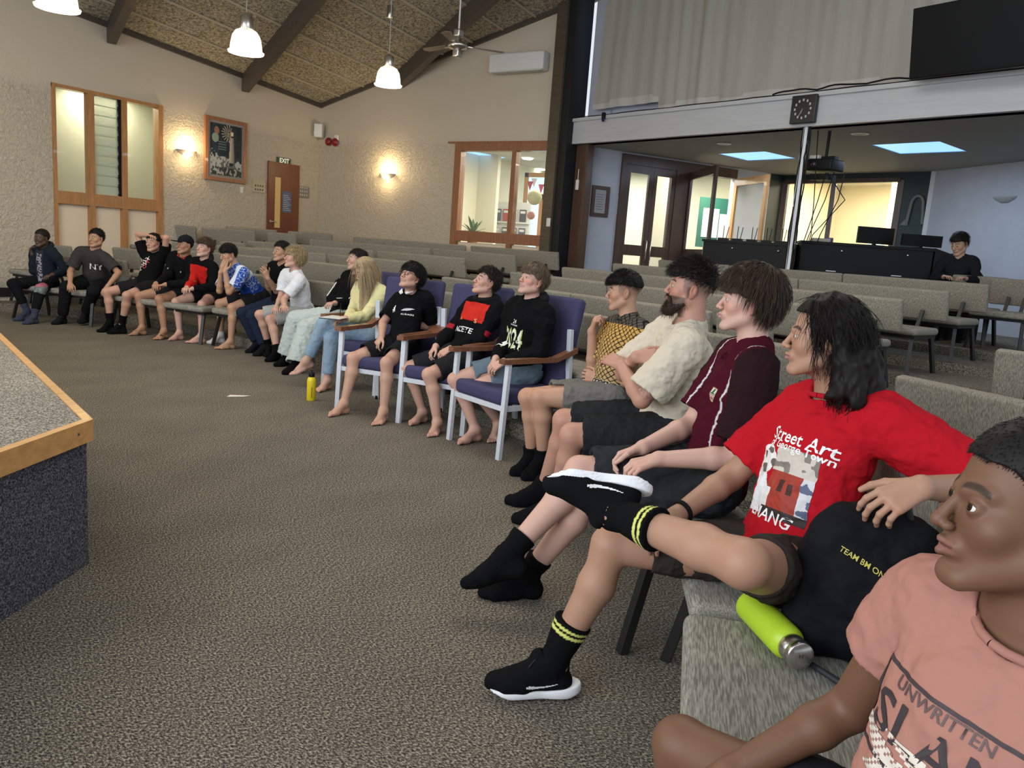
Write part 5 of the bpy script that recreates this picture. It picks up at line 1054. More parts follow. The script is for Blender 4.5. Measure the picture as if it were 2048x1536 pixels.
def exit_door():
    x0=float(at_y(533.5,400,YW)[0]);x1=float(at_y(595,400,YW)[0]); z1=2.66; z0=tierz(6)-.05; r=empty('door_1',((x0+x1)/2,YW-.03,z0)); r['kind']='structure'; w=(x1-x0)/2;h=z1-z0
    m=MB(); m.box((-w,-.01,0),(w,.03,h)); m.build('leaf',M_door,r); m=MB(); m.box((-w+.16,-.014,.92),(-w+.29,.0,h-.28)); m.build('vision_panel',mat('lit_wire_glass',(.42,.30,.12),.2,emit=((.9,.55,.2),.12)),r)
    m=MB(); m.box((-w+.34,-.016,1.22),(-w+.56,-.010,1.62)); m.build('notice',mat('notice_blue',(.09,.12,.22),.5),r)
    m=MB(); [m.box((-w+.36,-.018,1.26+.035*i),(-w+.54-.03*(i%3),-.016,1.27+.035*i)) for i in range(9)]; m.build('notice_lines',mat('notice_text',(.5,.52,.55),.5),r)
    m=MB(); m.tube([(-w+.06,-.015,1.03),(-w+.06,-.07,1.03),(-w+.17,-.07,1.03)],.011,8); m.lathe([(.0001,.0),(.028,0)],12,T=Matrix.Translation((-w+.06,-.014,1.03))@Matrix.Rotation(PI/2,4,'X')); m.build('door_handle',M_steel,r)
    # exit sign
    c=at_y(566,322,YW); s=empty('exit_sign',(float(c[0]),YW-.02,float(c[2])),0,'small dark green EXIT sign above the red-brown door','exit sign'); m=MB(); m.box((-.16,-.015,-.055),(.16,.015,.06)); m.build('panel',mat('exit_green',(.015,.05,.022),.4),s); m=MB(); flat_text(m,'EXIT',.115,(0,-.016,0),(1,0,0),(0,0,1),.002,.003); m.build('lettering',mat('exit_white',(.85,.88,.75),.5,emit=((.9,1,.8),.25)),s)
    for q,lab,cc in (((517,373),'cream board of small key tags left of the exit door',(.50,.43,.30)),((606,384),'grey board of small tags right of the exit door',(.22,.21,.19))):
        c=at_y(*q,YW); b=empty('tag_board',(float(c[0]),YW-.012,float(c[2])),0,lab,'board'); m=MB(); m.box((-.14,-.01,-.11),(.14,.01,.11)); m.build('board',mat('board_%.2f'%cc[0],cc,.6),b)
        m=MB()
        for i in range(4):
            for j in range(2 if cc[0]>.4 else 3): m.box((-.10+.055*i,-.014,-.075+.07*j),(-.075+.055*i,-.010,-.04+.07*j))
        b2=m.build('tags',mat('tag_dark' if cc[0]>.4 else 'tag_light',(.12,.09,.07) if cc[0]>.4 else (.55,.53,.5),.6),b); b2['kind']='stuff'
    c=at_y(483,380,YW); m=MB(); m.rbox((-.035,-.012,-.055),(.035,0,.055),.006); tag(m.build('light_switch',M_white,None,(float(c[0]),YW,float(c[2]))),'cream light switch on the left wall under the picture','switch')
exit_door()
def wallbits():
    c=at_y(630,262,YW); r=empty('wall_speaker',(float(c[0]),YW-.10,float(c[2])),.5,'small white loudspeaker on the wall beside the corner','speaker'); m=MB(); m.rbox((-.09,-.09,-.13),(.09,.07,.13),.02); m.build('cabinet',M_white,r); m=MB(); m.rbox((-.07,-.1,-.11),(.07,-.088,.11),.005); m.build('grille',mat('grille',(.5,.48,.44),.6),r); m=MB(); m.bar((0,.05,0),(.04,.12,-.05),.03,.03); m.build('bracket',M_white,r)
    c=at_x(668,284,XW); r=empty('fire_alarm',(XW-.05,float(c[1]),float(c[2])),0,'pair of red fire alarm bells on the wall near the corner','alarm')
    for dy in(.10,-.08): m=MB(); m.lathe([(.001,.05),(.05,.045),(.075,.02),(.08,0)],20,T=Matrix.Translation((0,dy,-.01*(dy<0)))@Matrix.Rotation(-PI/2,4,'Y')); m.build('bell',mat('bell_red',(.22,.012,.015),.35),r)
    m=MB(); m.box((-.01,-.14,.03),(.04,-.06,.12)); m.build('strobe',M_white,r)
    a,b=at_x(992,115,XW),at_x(1101,108,XW); yb=(a[1]+b[1])/2; z1=4.56; r=empty('air_conditioner',(XW,float(yb),z1),0,'white split-system air conditioner high on the wall beside the dark column','air conditioner'); w=abs(a[1]-b[1])/2
    m=MB(); m.rbox((-.22,-w,-.30),(0,w,0),.04); m.build('case',mat('ac_white',(.72,.72,.70),.35),r); m=MB(); m.box((-.20,-w+.06,-.308),(-.05,w-.06,-.29)); m.build('louvre',mat('ac_louvre',(.45,.45,.45),.4),r); m=MB(); m.box((-.224,-w+.25-.2,-.17),(-.218,w-.62,-.16)); m.build('trim_line',mat('ac_shine',(.85,.85,.85),.2),r)
    # framed certificate on the grey wall, thermostat and switch on the column
    A,Cc=(11.77,6.26),(15.62,3.98); c=at_w(1199,403,A,Cc); d=np.array(Cc)-np.array(A); az=math.atan2(d[1],d[0]); r=empty('framed_certificate',(float(c[0]),float(c[1]),float(c[2])),az,'dark framed certificate on the grey wall left of the glazed doors','picture'); 
    T=Matrix.Identity(4); m=MB()
    for lo,hi in(((-.17,-.03,-.25),(.17,.0,-.19)),((-.17,-.03,.19),(.17,0,.25)),((-.17,-.03,-.19),(-.11,0,.19)),((.11,-.03,-.19),(.17,0,.19))): m.box(lo,hi)
    m.build('frame',M_dframe,r); m=MB(); m.box((-.11,-.015,-.19),(.11,-.005,.19)); m.build('mount',mat('certificate_paper',(.36,.36,.40),.6),r); m=MB(); [m.box((-.07,-.018,-.13+.04*i),(.07-.02*(i%2),-.016,-.122+.04*i)) for i in range(7)]; m.build('text_lines',mat('faint_ink',(.12,.12,.15),.6),r)
    c=at_w(1228,410,A,Cc); m=MB(); m.box((-.10,-.006,-.15),(.10,0,.15)); o=m.build('paper_notice',mat('notice_paper',(.42,.47,.56),.7),None,tuple(map(float,c)),az); tag(o,'pale paper notice taped beside the glazed doors','notice')
    q=bp(-.24,-.245,float(at_d(1137,445,12.4)[2])); m=MB(); m.rbox((-.045,-.02,-.07),(.045,.0,.07),.008); tag(m.build('thermostat',M_white,None,q,math.atan2(BD[1],BD[0])),'white switch box on the dark column, level with the window rail','switch')
    q=bp(.10,.015,float(at_d(1160,368,12.6)[2])); m=MB(); m.rbox((-.03,-.03,-.08),(.03,.0,.08),.008); m.tube([(0,-.01,.07),(0,-.01,.25)],.006,6); tag(m.build('intercom_handset',M_white,None,q,math.atan2(BD[1],BD[0])),'white handset on the brown post beside the dark column','intercom')
wallbits()
def curtain():
    r=empty('curtain',bp(.2,.1,3.45),0,'pleated grey-beige curtain hanging above the painted beam','curtain'); o=Vector(r.location); V=[];F=[]; nu,nv=420,20; t0,t1=.42,7.2
    zb=lambda t: 3.64 if t<1.62 else 3.50
    for j in range(nv+1):
        for i in range(nu+1):
            t=t0+(t1-t0)*i/nu; v=j/nv; tt=t-.16*(1-v)*0-(.22*(1-v) if t<1.0 else .22*(1-v)*max(0,1-(t-1.0)/.8))
            ph=t*13+1.6*math.sin(t*2.3)+.9*math.sin(t*5.7); am=.022*(1-.35*v)*(.5+.5*math.sin(t*1.7+1)**2); n=.10+am*math.sin(ph*.8+.6*math.sin(v*2+t))+.010*math.sin(t*29+1.5*math.sin(t*3)+2*v)*(.3+.7*math.sin(t*.9)**2); V.append(np.array(bp(tt,n,zb(t)+(6.9-zb(t))*v))-np.array(o))
    for j in range(nv):
        for i in range(nu): k=j*(nu+1)+i; F.append((k,k+1,k+nu+2,k+nu+1))
    V=np.array(V); F=np.array(F); to_mesh('drape',V,F,mat('curtain_cloth',(.37,.355,.32),.9,noise=(30,.05,(1,1,.1)),bump=(220,.15,.001)),r)
    # lighter weighted hem
    b=[(i,) for i in range(nu+1)]; HV=[];HF=[]
    for i in range(nu+1): p=V[i]; n_=np.array((-BN[0],-BN[1],0))*.006; HV+=[p+n_,V[i]+n_+(V[i+nu+1]-V[i])*(.75 if (i//23)%3 else .5)]
    for i in range(nu): HF.append((2*i,2*i+2,2*i+3,2*i+1))
    to_mesh('hem',np.array(HV),np.array(HF),mat('curtain_hem',(.46,.45,.42),.9),r)
curtain()
def tv():
    p=at_d(1820,160,8.45);az=math.atan2(BD[1],BD[0])-.05; r=empty('television',tuple(map(float,p)),az,'large black television hung above the painted beam at the top right','television'); T=Matrix.Rotation(math.radians(10),4,'X'); m=MB(); m.rbox((0,-.03,0),(1.5,.03,.70),.012,T=T); m.build('casing',M_black,r)
    m=MB(); m.box((.012,-.034,.02),(1.488,-.0305,.688),T=T); m.build('screen',mat('tv_screen',(.006,.007,.009),.35,spec=.15),r); m=MB(); m.bar((.75,.03,.35),(.75,.50,.30),.12,.3); m.build('mount',M_black,r)
tv()
def clock_post():
    t=(np.array(at_w(1619,220,BA,BB))[:2]-BA)@BD; z=3.30; r=empty('wall_clock',bp(t,-.12,3.13),0,'square dark digital-dot wall clock mounted on the painted beam above the post','clock'); o=Vector(r.location); az=math.atan2(BD[1],BD[0]); r.rotation_euler=(0,0,az); r['label']='square black wall clock with ringed dots on the beam above the post'
    m=MB(); m.rbox((-.165,-.03,0),(.165,.03,.33),.01); m.build('case',mat('clock_face',(.016,.017,.018),.4),r); m=MB()
    for i in range(12):
        a=2*PI*i/12; rr=.105; m.box((math.sin(a)*rr-.010,-.036,.165+math.cos(a)*rr-.014),(math.sin(a)*rr+.010,-.031,.165+math.cos(a)*rr+.014))
    m.build('hour_marks',mat('clock_marks',(.45,.46,.45),.5),r)
    for a,l,w_ in((200,.06,.010),(208,.09,.006)): a=math.radians(a); m=MB(); m.bar((0,-.036,.165),(math.sin(a)*l,-.036,.165+math.cos(a)*l),.004,w_,(0,1,0)); m.build('hand',mat('clock_marks'),r)
    p=np.array(bp(t-.02,.02,0)); r=tag(empty('support_post',(float(p[0]),float(p[1]),tierz(6))),'white steel post with bundled black cables below the clock','post'); h=3.1-tierz(6)
    m=MB(); m.bar((0,0,0),(0,0,h),.07,.07,(1,0,0)); m.build('post',mat('post_white',(.62,.64,.68),.4),r); m=MB(); m.bar((-.06,-.02,0),(-.06,-.02,h),.035,.05,(1,0,0)); m.build('conduit',mat('post_white'),r)
    rr=random.Random(4); d=np.array((BD[0],BD[1],0));nn=-np.array((BN[0],BN[1],0))
    for k in range(9):
        u=.02+.015*k*.9; pts=[]
        for i in range(15): z=h*i/14; q=d*(u-.03+rr.uniform(-.012,.012))+nn*(.05+rr.uniform(0,.02)); pts.append((q[0],q[1],z))
        m=MB(); m.tube(pts,.008 if k%3 else .010,6); m.build('cable',mat('cable_white',(.5,.52,.58),.5) if k in(1,4) else M_black,r)
    # projector
    c=at_d(1650,335,9.9); r=tag(empty('projector',tuple(map(float,c)),az),'black ceiling projector hanging beside the white post','projector'); m=MB(); m.rbox((-.17,-.16,-.05),(.17,.16,.09),.02); m.build('body',M_black,r); m=MB(); m.lathe([(.001,.03),(.04,.03),(.045,0)],16,T=Matrix.Translation((-.07,-.16,.02))@Matrix.Rotation(PI/2,4,'X')); m.build('lens',mat('lens_glass',(.02,.02,.03),.1),r)
    m=MB(); m.box((-.12,-.12,-.16),(.10,.12,-.09)); m.box((-.16,-.05,.09),(.14,.05,.13)); m.build('bracket',M_black,r); zc=3.1-float(c[2]); m=MB(); m.tube([(0,0,.1),(0,0,zc)],.02,8); m.build('pole',M_black,r)
    m=MB(); m.rbox((-.16,-.12,.095),(-.04,-.04,.14),.01); m.build('adapter',M_white,r)
    for k,(x0,x1,x2) in enumerate(((1652,1636,1612),(1668,1650,1618),(1690,1676,1640),(1655,1690,1625),(1640,1628,1622))):
        P=[at_d(x0,345 if k!=4 else 200,9.85),at_d(x1,400,9.8),at_d(x2,470,9.9),at_d(x2-6,486,9.95)]; m=MB(); Q=[]
        for i in range(3):
            for j in range(5): t_=j/5; Q.append(P[i]*(1-t_)+P[i+1]*t_+np.array((0,0,-.0)))
        Q=[tuple(q) for q in Q]+[tuple(P[3])]; tag(m.tube(Q,.006,6).build('cable',M_black),'thin black cable hanging from the projector, %s from the post'%('first','second','third','fourth','nearest')[k],'cable','cables under the projector')
    # cables along the top of the beam
    for k,(z,a,b) in enumerate(((3.50,-.1,9),(3.515,3.6,6.6))):
        m=MB(); pts=[bp(a+(b-a)*i/40,-.10+rr.uniform(-.008,.008),z+.004*math.sin(i*1.3)+(.03*abs(math.sin(i*.4)) if k else 0)) for i in range(41)]; tag(m.tube(pts,.010 if k else .007,6).build('cable',M_black),('long thin black cable along the top of the painted beam','looped black cable near the clock and television')[k],'cable')
    q=bp((np.array(at_w(1219,240,BA,BB))[:2]-BA)@BD,-.14,float(at_w(1219,240,BA,BB)[2])); r=empty('security_sensor',q,az,'small dark dome camera clipped to the beam near the column','camera'); m=MB(); m.rbox((-.025,-.02,0),(.025,.03,.09),.01); m.build('body',M_black,r); m=MB(); m.lathe([(.001,-.05),(.02,-.04),(.028,0)],14); m.build('dome',mat('blue_lens',(.02,.02,.12),.15),r)
clock_post()
def downlights():
    for (px,py),l in (((1448,287),'left'),((1720,267),'right'),((1611,324),'farthest')):
        c=at_z(px,py,3.1); r=empty('ceiling_downlight',(float(c[0]),float(c[1]),3.095),0,'round unlit downlight in the low ceiling, %s of three'%l,'downlight','downlights in the low ceiling'); m=MB(); m.lathe([(.07,0),(.10,-.008),(.11,0)],24); m.build('rim',M_white,r); m=MB(); m.lathe([(.001,.0),(.07,-.002)],20); m.build('bulb',mat('bulb_grey',(.35,.34,.32),.4),r)
    for i,(px,py,X) in enumerate(((1055,316,0),(1081,338,0),(1258,336,1))):
        c=at_z(px,py,3.2); r=empty('lobby_downlight',(float(c[0]),float(c[1]),3.185),0,('bright lobby downlight seen through the hall window, nearer one','bright lobby downlight seen through the hall window, farther one','bright lobby downlight seen through the left glazed door','bright lobby downlight seen through the open door leaf')[i],'downlight'); m=MB(); m.lathe([(.001,-.01),(.09,-.012),(.11,0)],20); m.build('lamp',mat('downlight_glow',(1,1,1),.5,emit=((1,.96,.85),7)),r)
downlights()
def doors():
    A,Cc=np.array((11.77,6.26)),np.array((15.62,3.98)); W=lambda x,y=400:at_w(x,y,A,Cc); d=(Cc-A)/np.linalg.norm(Cc-A); zt=float(W(1300,322)[2]); zb=tierz(6)-.02; az=math.atan2(d[1],d[0])
    tt=lambda x:float((W(x)[:2]-A)@d)
    def post(x0,x1,name,y=(-.05,.12),z1=None):
        a,b=tt(x0),tt(x1); n=np.array((-d[1],d[0])); m=MB(); P=lambda u,v:(*(A+d*u+n*v),zb); m.poly([P(a,-.02),P(b,-.02),P(b,.16),P(a,.16)],(0,0,1),(z1 or zt)-zb); return struct(name,m,M_dframe)
    n=np.array((-d[1],d[0])); n=n if n@A>0 else -n
    def post(x0,x1,name):
        a,b=tt(x0),tt(x1); P=lambda u,v:(*(A+d*u+n*v),zb); m=MB(); m.poly([P(a,-.04),P(b,-.04),P(b,.16),P(a,.16)],(0,0,1),zt-zb); return struct(name,m,M_dframe)
    post(1236,1246,'trim_15'); post(1346,1376,'trim_16'); 
    a,b=tt(1236),tt(1466); P=lambda u,v,z:(*(A+d*u+n*v),z); m=MB(); m.poly([P(a,-.045,zt-.10),P(b,-.045,zt-.10),P(b,.16,zt-.10),P(a,.16,zt-.10)],(0,0,1),.16); struct('trim_17',m,M_dframe)
    def leaf(p,ang,w,lab,wood,hs=1,handle=True):
        r=empty('glazed_door',(float(p[0]),float(p[1]),zb),ang,lab,'door','glazed timber door leaves'); h=zt-.10-zb; st=.10*min(1,w/.6)
        for lo,hi in (((0,-.022,0),(st,.022,h)),((w-st,-.022,0),(w,.022,h))): m=MB(); m.box(lo,hi); m.build('stile',wood,r)
        for z0,z1 in((0,.25),(.86,1.04),(h-.13,h)): m=MB(); m.box((st,-.022,z0),(w-st,.022,z1)); m.build('rail',wood,r)
        for z0,z1 in((.25,.86),(1.04,h-.13)): m=MB(); m.box((st,-.004,z0),(w-st,.004,z1)); m.build('pane',M_glass,r)
        if handle:
            hx=w-st*.5 if hs>0 else st*.5
            for sy in(-1,1): m=MB(); m.tube([(hx,sy*.02,.78),(hx,sy*.07,.80),(hx,sy*.07,1.12),(hx,sy*.02,1.14)],.011,8); m.build('handle',M_steel,r)
    t1,t2,t3=tt(1246),tt(1302),tt(1346); Q=lambda u:A+d*u
    leaf(Q(t1),az,t2-t1-.005,'closed glazed door leaf nearest the certificate',M_dframe,1); leaf(Q(t2),az,t3-t2-.005,'closed glazed door leaf beside the dark middle post',M_dframe,-1)
    p=Q(tt(1376)); q=at_d(1428,400,12.55)[:2]; v=q-p; leaf(p,math.atan2(v[1],v[0]),float(np.linalg.norm(v)),'glazed door leaf swung open toward the hall',M_dframe,1)
    p=Q(tt(1467)); q=at_d(1532,400,13.3)[:2]; v=q-p; leaf(p,math.atan2(v[1],v[0]),float(np.linalg.norm(v)),'glazed door leaf with light stiles folded against the dark green wall',M_oak,1,False)
doors()
def lobby_items():
    # noticeboard with pinned papers behind the open doors
    c=at_d(1445,445,15.4); 
    r=empty('notice_board',tuple(map(float,c)),math.radians(-50),'green noticeboard with white papers seen through the open door','noticeboard'); m=MB(); m.box((-.5,-.02,-.5),(.5,.02,.45)); m.build('board',mat('board_green',(.02,.13,.10),.6),r)
    rr=random.Random(2)
    for i in range(5): m=MB(); x=-.42+.17*i; z=-.4+.1*rr.random(); m.box((x,-.03,z),(x+.15,-.022,z+.55)); m.build('paper',mat('paper_white',(.75,.76,.72),.7),r)
    # magazine rack behind the hall window
    c=at_x(1016,425,14.45); r=empty('magazine_rack',(float(c[0]),float(c[1]),.62),math.radians(-90),'white wall rack of magazines seen through the hall window','rack'); m=MB(); m.box((-.55,0,.5),(.55,.05,1.72)); m.build('back_panel',M_white,r)
    for j in range(3):
        m=MB(); m.box((-.55,-.06,.52+.38*j),(.55,0,.55+.38*j)); m.build('ledge',M_white,r)
        for i in range(5):
            cc=[(.06,.06,.07),(.45,.06,.06),(.15,.16,.18),(.5,.5,.48),(.08,.10,.16)][(i*2+j)%5]; k=empty('magazine',(0,0,0),0,'magazine on the %s ledge of the white rack, %s from the left'%(('bottom','middle','top')[j],('first','second','third','fourth','last')[i]),'magazine','magazines in the lobby rack')
            M_=Matrix.Translation(r.location)@Matrix.Rotation(math.radians(-90),4,'Z'); k.matrix_world=M_@Matrix.Translation((-.44+.21*i,-.03,.56+.38*j)); m=MB(); m.box((-.08,-.01,0),(.08,.0,.25)); m.build('cover',mat('mag_%.2f_%.2f'%(cc[0],cc[1]),cc,.4),k); m=MB(); m.box((-.06,-.014,.17),(.06,-.010,.22)); m.build('title_strip',M_white,k)
    # inner glazed entrance: wooden frames with pale blue glass, bunting, lanterns
    c0=at_x(1046,400,14.6);c1=at_x(1125,400,14.6); v=(c1-c0)[:2]; az=math.atan2(v[1],v[0]); r=tag(empty('door_2',(float(c0[0]),float(c0[1]),.62),az),kind='structure'); w=float(np.linalg.norm(v)); pb=mat('daylight_glass',(.5,.7,.75),.3,emit=((.50,.80,.86),.75)); h=2.35
    for lo,hi in (((0,0,0),(.09,.08,h)),((0,0,h-.09),(w,.08,h)),((w*.42,0,0),(w*.42+.10,.08,h-.45)),((w*.42,0,h-.55),(w,.08,h-.43)),((0,0,.55),(w*.42,.08,.62))): m=MB(); m.box(lo,hi); m.build('frame',M_oak,r)
    m=MB(); m.box((.09,.03,.0),(w,.04,h-.09)); m.build('pane',pb,r); m=MB(); m.box((w*.42+.35,.0,1.15),(w*.42+.62,.02,1.5)); m.build('notice',mat('notice_grey',(.3,.36,.38),.6),r)
    for i,(px,py,cc) in enumerate(((1060,372,(.5,.06,.14)),(1068,366,(.75,.8,.85)),(1082,378,(.5,.06,.14)),(1094,378,(.5,.06,.14)),(1108,366,(.7,.3,.3)))):
        c=at_d(px,py,13.9); o=empty('bunting_flag',tuple(map(float,c)),az,'triangular bunting flag in the lobby, %s from the left'%('first','second','third','fourth','last')[i],'flag','bunting flags in the lobby'); m=MB(); m.poly([(-.06,0,.08),(.06,0,.08),(0,0,-.08)],(0,1,0),.003); m.build('cloth',mat('flag_%d'%i,cc,.7),o)
    for (px,py,rr_,cc,lab) in ((1069,395,.13,(.62,.60,.30),'round yellow-green paper lantern hanging in the lobby'),(1062,431,.07,(.65,.25,.20),'small round coral paper lantern in the lobby')):
        c=at_d(px,py,13.8); m=MB(); m.lathe([(.001+rr_*math.sin(PI*i/10),-rr_*math.cos(PI*i/10)) for i in range(11)],20); tag(m.build('paper_lantern',mat('lantern_%.2f'%cc[2],cc,.6),None,tuple(map(float,c))),lab,'lantern','paper lanterns')
    # pot plant
    c=at_d(946,462,14.7); r=empty('potted_plant',(float(c[0]),float(c[1]),float(c[2])-.22),0,'leafy pot plant behind the hall window','plant'); m=MB(); m.lathe([(.001,0),(.09,0),(.12,.18),(.11,.18),(.10,.16),(.001,.16)],18); m.build('pot',mat('pot_terracotta',(.35,.16,.09),.7),r)
    m=MB(); m.box((-.25,-.15,-.70),(.25,.15,0)); m.build('stand',M_cream,r)
    rr=random.Random(8); m=MB()
    for i in range(16):
        a=rr.uniform(0,2*PI);L=rr.uniform(.25,.42);e=rr.uniform(.2,1.1); pts=[(math.cos(a)*L*t*math.cos(e)*.9,math.sin(a)*L*t*math.cos(e)*.9,.16+L*(math.sin(e)*t*1.5-.35*t*t)) for t in (0,.33,.66,1)]
        n=(-math.sin(a),math.cos(a)); wd=[.005,.035,.03,.002]; vs=[]; 
        for p,w_ in zip(pts,wd): vs+=[(p[0]+n[0]*w_,p[1]+n[1]*w_,p[2]),(p[0],p[1],p[2]-.006),(p[0]-n[0]*w_,p[1]-n[1]*w_,p[2])]
        m.add(vs,[(3*k+b,3*k+b+1,3*k+b+4,3*k+b+3) for k in range(3) for b in(0,1)],True)
    m.build('leaves',mat('leaf_green',(.07,.16,.04),.5),r)
    # arch ornament on the green wall
    V0,G=np.array((15.62,3.98)),np.array((14.76,1.44)); c=at_w(1833,424,V0,G); d=(G-V0)/np.linalg.norm(G-V0); r=empty('wall_ornament',tuple(map(float,c-np.append(np.array((.95,-.3))*.02,0))),math.atan2(d[1],d[0]),'pale arch-shaped emblem on the dark green wall','emblem'); m=MB(); pts=[]
    for i in range(13): a=PI*i/12; pts.append((-.10*math.cos(a),0,.10+.16*math.sin(a)))
    m.tube([(-.13,0,-.20)]+pts+[(.13,0,-.20)],.028,6); m.build('arch',mat('emblem_grey',(.16,.17,.15),.6),r); m=MB(); m.poly([(-.24,0,-.22),(-.10,0,-.22),(-.14,0,-.10)],(0,1,0),.02); m.build('base',mat('emblem_grey'),r)
    # unlit wall light on the far grey wall
    c=at_w(2012,395,(14.76,1.44),(13.3,.05)); n=Vector((-.69,.72,0)).normalized(); 
    r=empty('wall_light',(float(c[0]),float(c[1]),float(c[2])),math.atan2(n.y,n.x)-PI/2,'unlit half-bowl wall light on the far grey wall','wall light','half-bowl wall lights'); vs=[];fs=[]
    for j in range(6):
        t=j/5; rr_=.2*math.sin(PI/2*(.25+.75*t))
        for i in range(17): a=PI*i/16; vs.append((math.cos(a)*rr_,math.sin(a)*rr_*.6,-.07+.08*t))
    for j in range(5):
        for i in range(16): fs.append((j*17+i,j*17+i+1,(j+1)*17+i+1,(j+1)*17+i))
    m=MB(); m.add(vs,fs,True); m.build('bowl',mat('bowl_grey',(.38,.38,.40),.6),r)
lobby_items()
# ---------------------------------------------------------------- things on the floor and on the nearest bench
def floor_items():
    c=at_z(622,801,0); r=empty('water_bottle',(float(c[0]),float(c[1]),0),0,'yellow metal water bottle with black cap standing on the carpet','bottle'); m=MB(); m.lathe([(.001,0),(.034,0),(.037,.006),(.037,.165),(.034,.185),(.024,.20),(.022,.205)],28); m.build('body',mat('bottle_yellow',(.78,.62,.02),.35),r); m=MB(); m.lathe([(.024,.202),(.025,.205),(.025,.235),(.018,.243),(.001,.243)],20); m.tube([(-.018,0,.24),(-.012,0,.258),(.012,0,.258),(.018,0,.24)],.004,6); m.build('cap',M_black,r)
    m=MB(); m.box((-.0378,-.004,.03),(-.0368,.004,.12)); m.build('label_strip',mat('bottle_mark',(.25,.22,.02),.5),r); r.rotation_euler=(0,0,.9)
    c=at_z(476,793,0); m=MB(); m.poly([(-.09,-.02,.002),(.05,-.03,.004),(.10,.01,.003),(-.06,.035,.006)],(0,0,1),.002); tag(m.build('paper_scrap',mat('scrap_white',(.72,.70,.66),.8),None,(float(c[0]),float(c[1]),0),-.6),'crumpled white paper scrap on the carpet','paper')
    # lime flask lying on the nearest bench
    a=at_z(1503,1212,.491); b=at_z(1586,1297,.491); a=np.array(a);b=np.array(b); d=(b-a)/np.linalg.norm(b-a); L=.235
    k_=1.13; L*=k_; mid=b-d*L*.5+d*.03; o=mid-d*L/2; r=empty('drink_flask',(float(mid[0]),float(mid[1]),.447),0,'lime green metal flask lying on the nearest bench','bottle'); T=Matrix.Translation(Vector(o)-Vector(r.location))@Vector(d).to_track_quat('Z','Y').to_matrix().to_4x4()@Matrix.Scale(k_,4)
    m=MB(); m.lathe([(.001,0),(.030,0),(.037,.006),(.038,.012),(.038,.175),(.036,.188),(.030,.196),(.027,.20)],36,T=T); m.build('body',mat('flask_lime',(.42,.62,.03),.42),r)
    m=MB(); m.lathe([(.0285,.197),(.0295,.200),(.0295,.222),(.0275,.224),(.0275,.227),(.0300,.229),(.0300,.240),(.028,.243),(.001,.243)],36,T=T)
    m.build('steel_cap',mat('cap_steel',(.66,.65,.63),.28,1,noise=(90,.1,(1,1,.1))),r); m=MB(); f=[T@Vector(v) for v in((.0,0,.2435),(1,0,.2435),(0,1,.2435))]; flat_text(m,'N',.014,f[0],f[1]-f[0],f[2]-f[0],.0005,.0004); m.build('engraving',mat('engrave',(.25,.25,.25),.4,1),r)
    # notebook and pen on the blonde person's lap
    J=POSES['p10']; c=(np.array(J['wrL'])+np.array(J['knL']))/2+np.array((-.05,.02,.075)); c=at_d(672,632,float((np.array(J['wrL'])-CAMP)@np.array(_f))-.02)
    r=empty('notebook',tuple(map(float,c-np.array((0,0,.02)))),math.radians(20),'open dark notebook on the lap of the person with long blonde hair','notebook'); m=MB(); m.box((-.13,-.10,0),(.13,.10,.006)); m.build('cover',M_black,r); m=MB(); m.box((-.122,-.093,.006),(.122,.093,.012)); m.build('pages',mat('page_white',(.62,.62,.60),.8),r)
    m=MB(); m.tube([(.07,.02,.014),(.085,.03,.13)],.0035,8); tag(m.build('pencil',M_black,None,tuple(map(float,c-np.array((0,0,.02))))),'dark pencil held over the notebook','pencil')
floor_items()
# ================================================================ the people
LIGHT=(.55,.32,.235);TAN=(.47,.27,.175);OLIVE=(.50,.31,.225);BROWN=(.36,.20,.125);DARK=(.17,.09,.058);DEEP=(.085,.048,.034)
BLK=(.006,.006,.007);DK=(.012,.012,.015);WHITE=(.75,.76,.78)
def faded(x,y,z,top=.05,lo=-.05): # clipped sides and nape
    return np.clip((top+.004-z)/.01,0,1)*np.clip((z-(lo+.0*y))/.05,0,1)*(y<.036-np.clip(-z,0,1)*.35)
ALL={}
ONLY=globals().get('ONLY_PEOPLE')
def want(k): return ONLY is None or k in ONLY
def m3(*c): return A_(c,float)
def solid(c): return lambda V,x,y,z: np.tile(A_(c,float),(len(V),1))

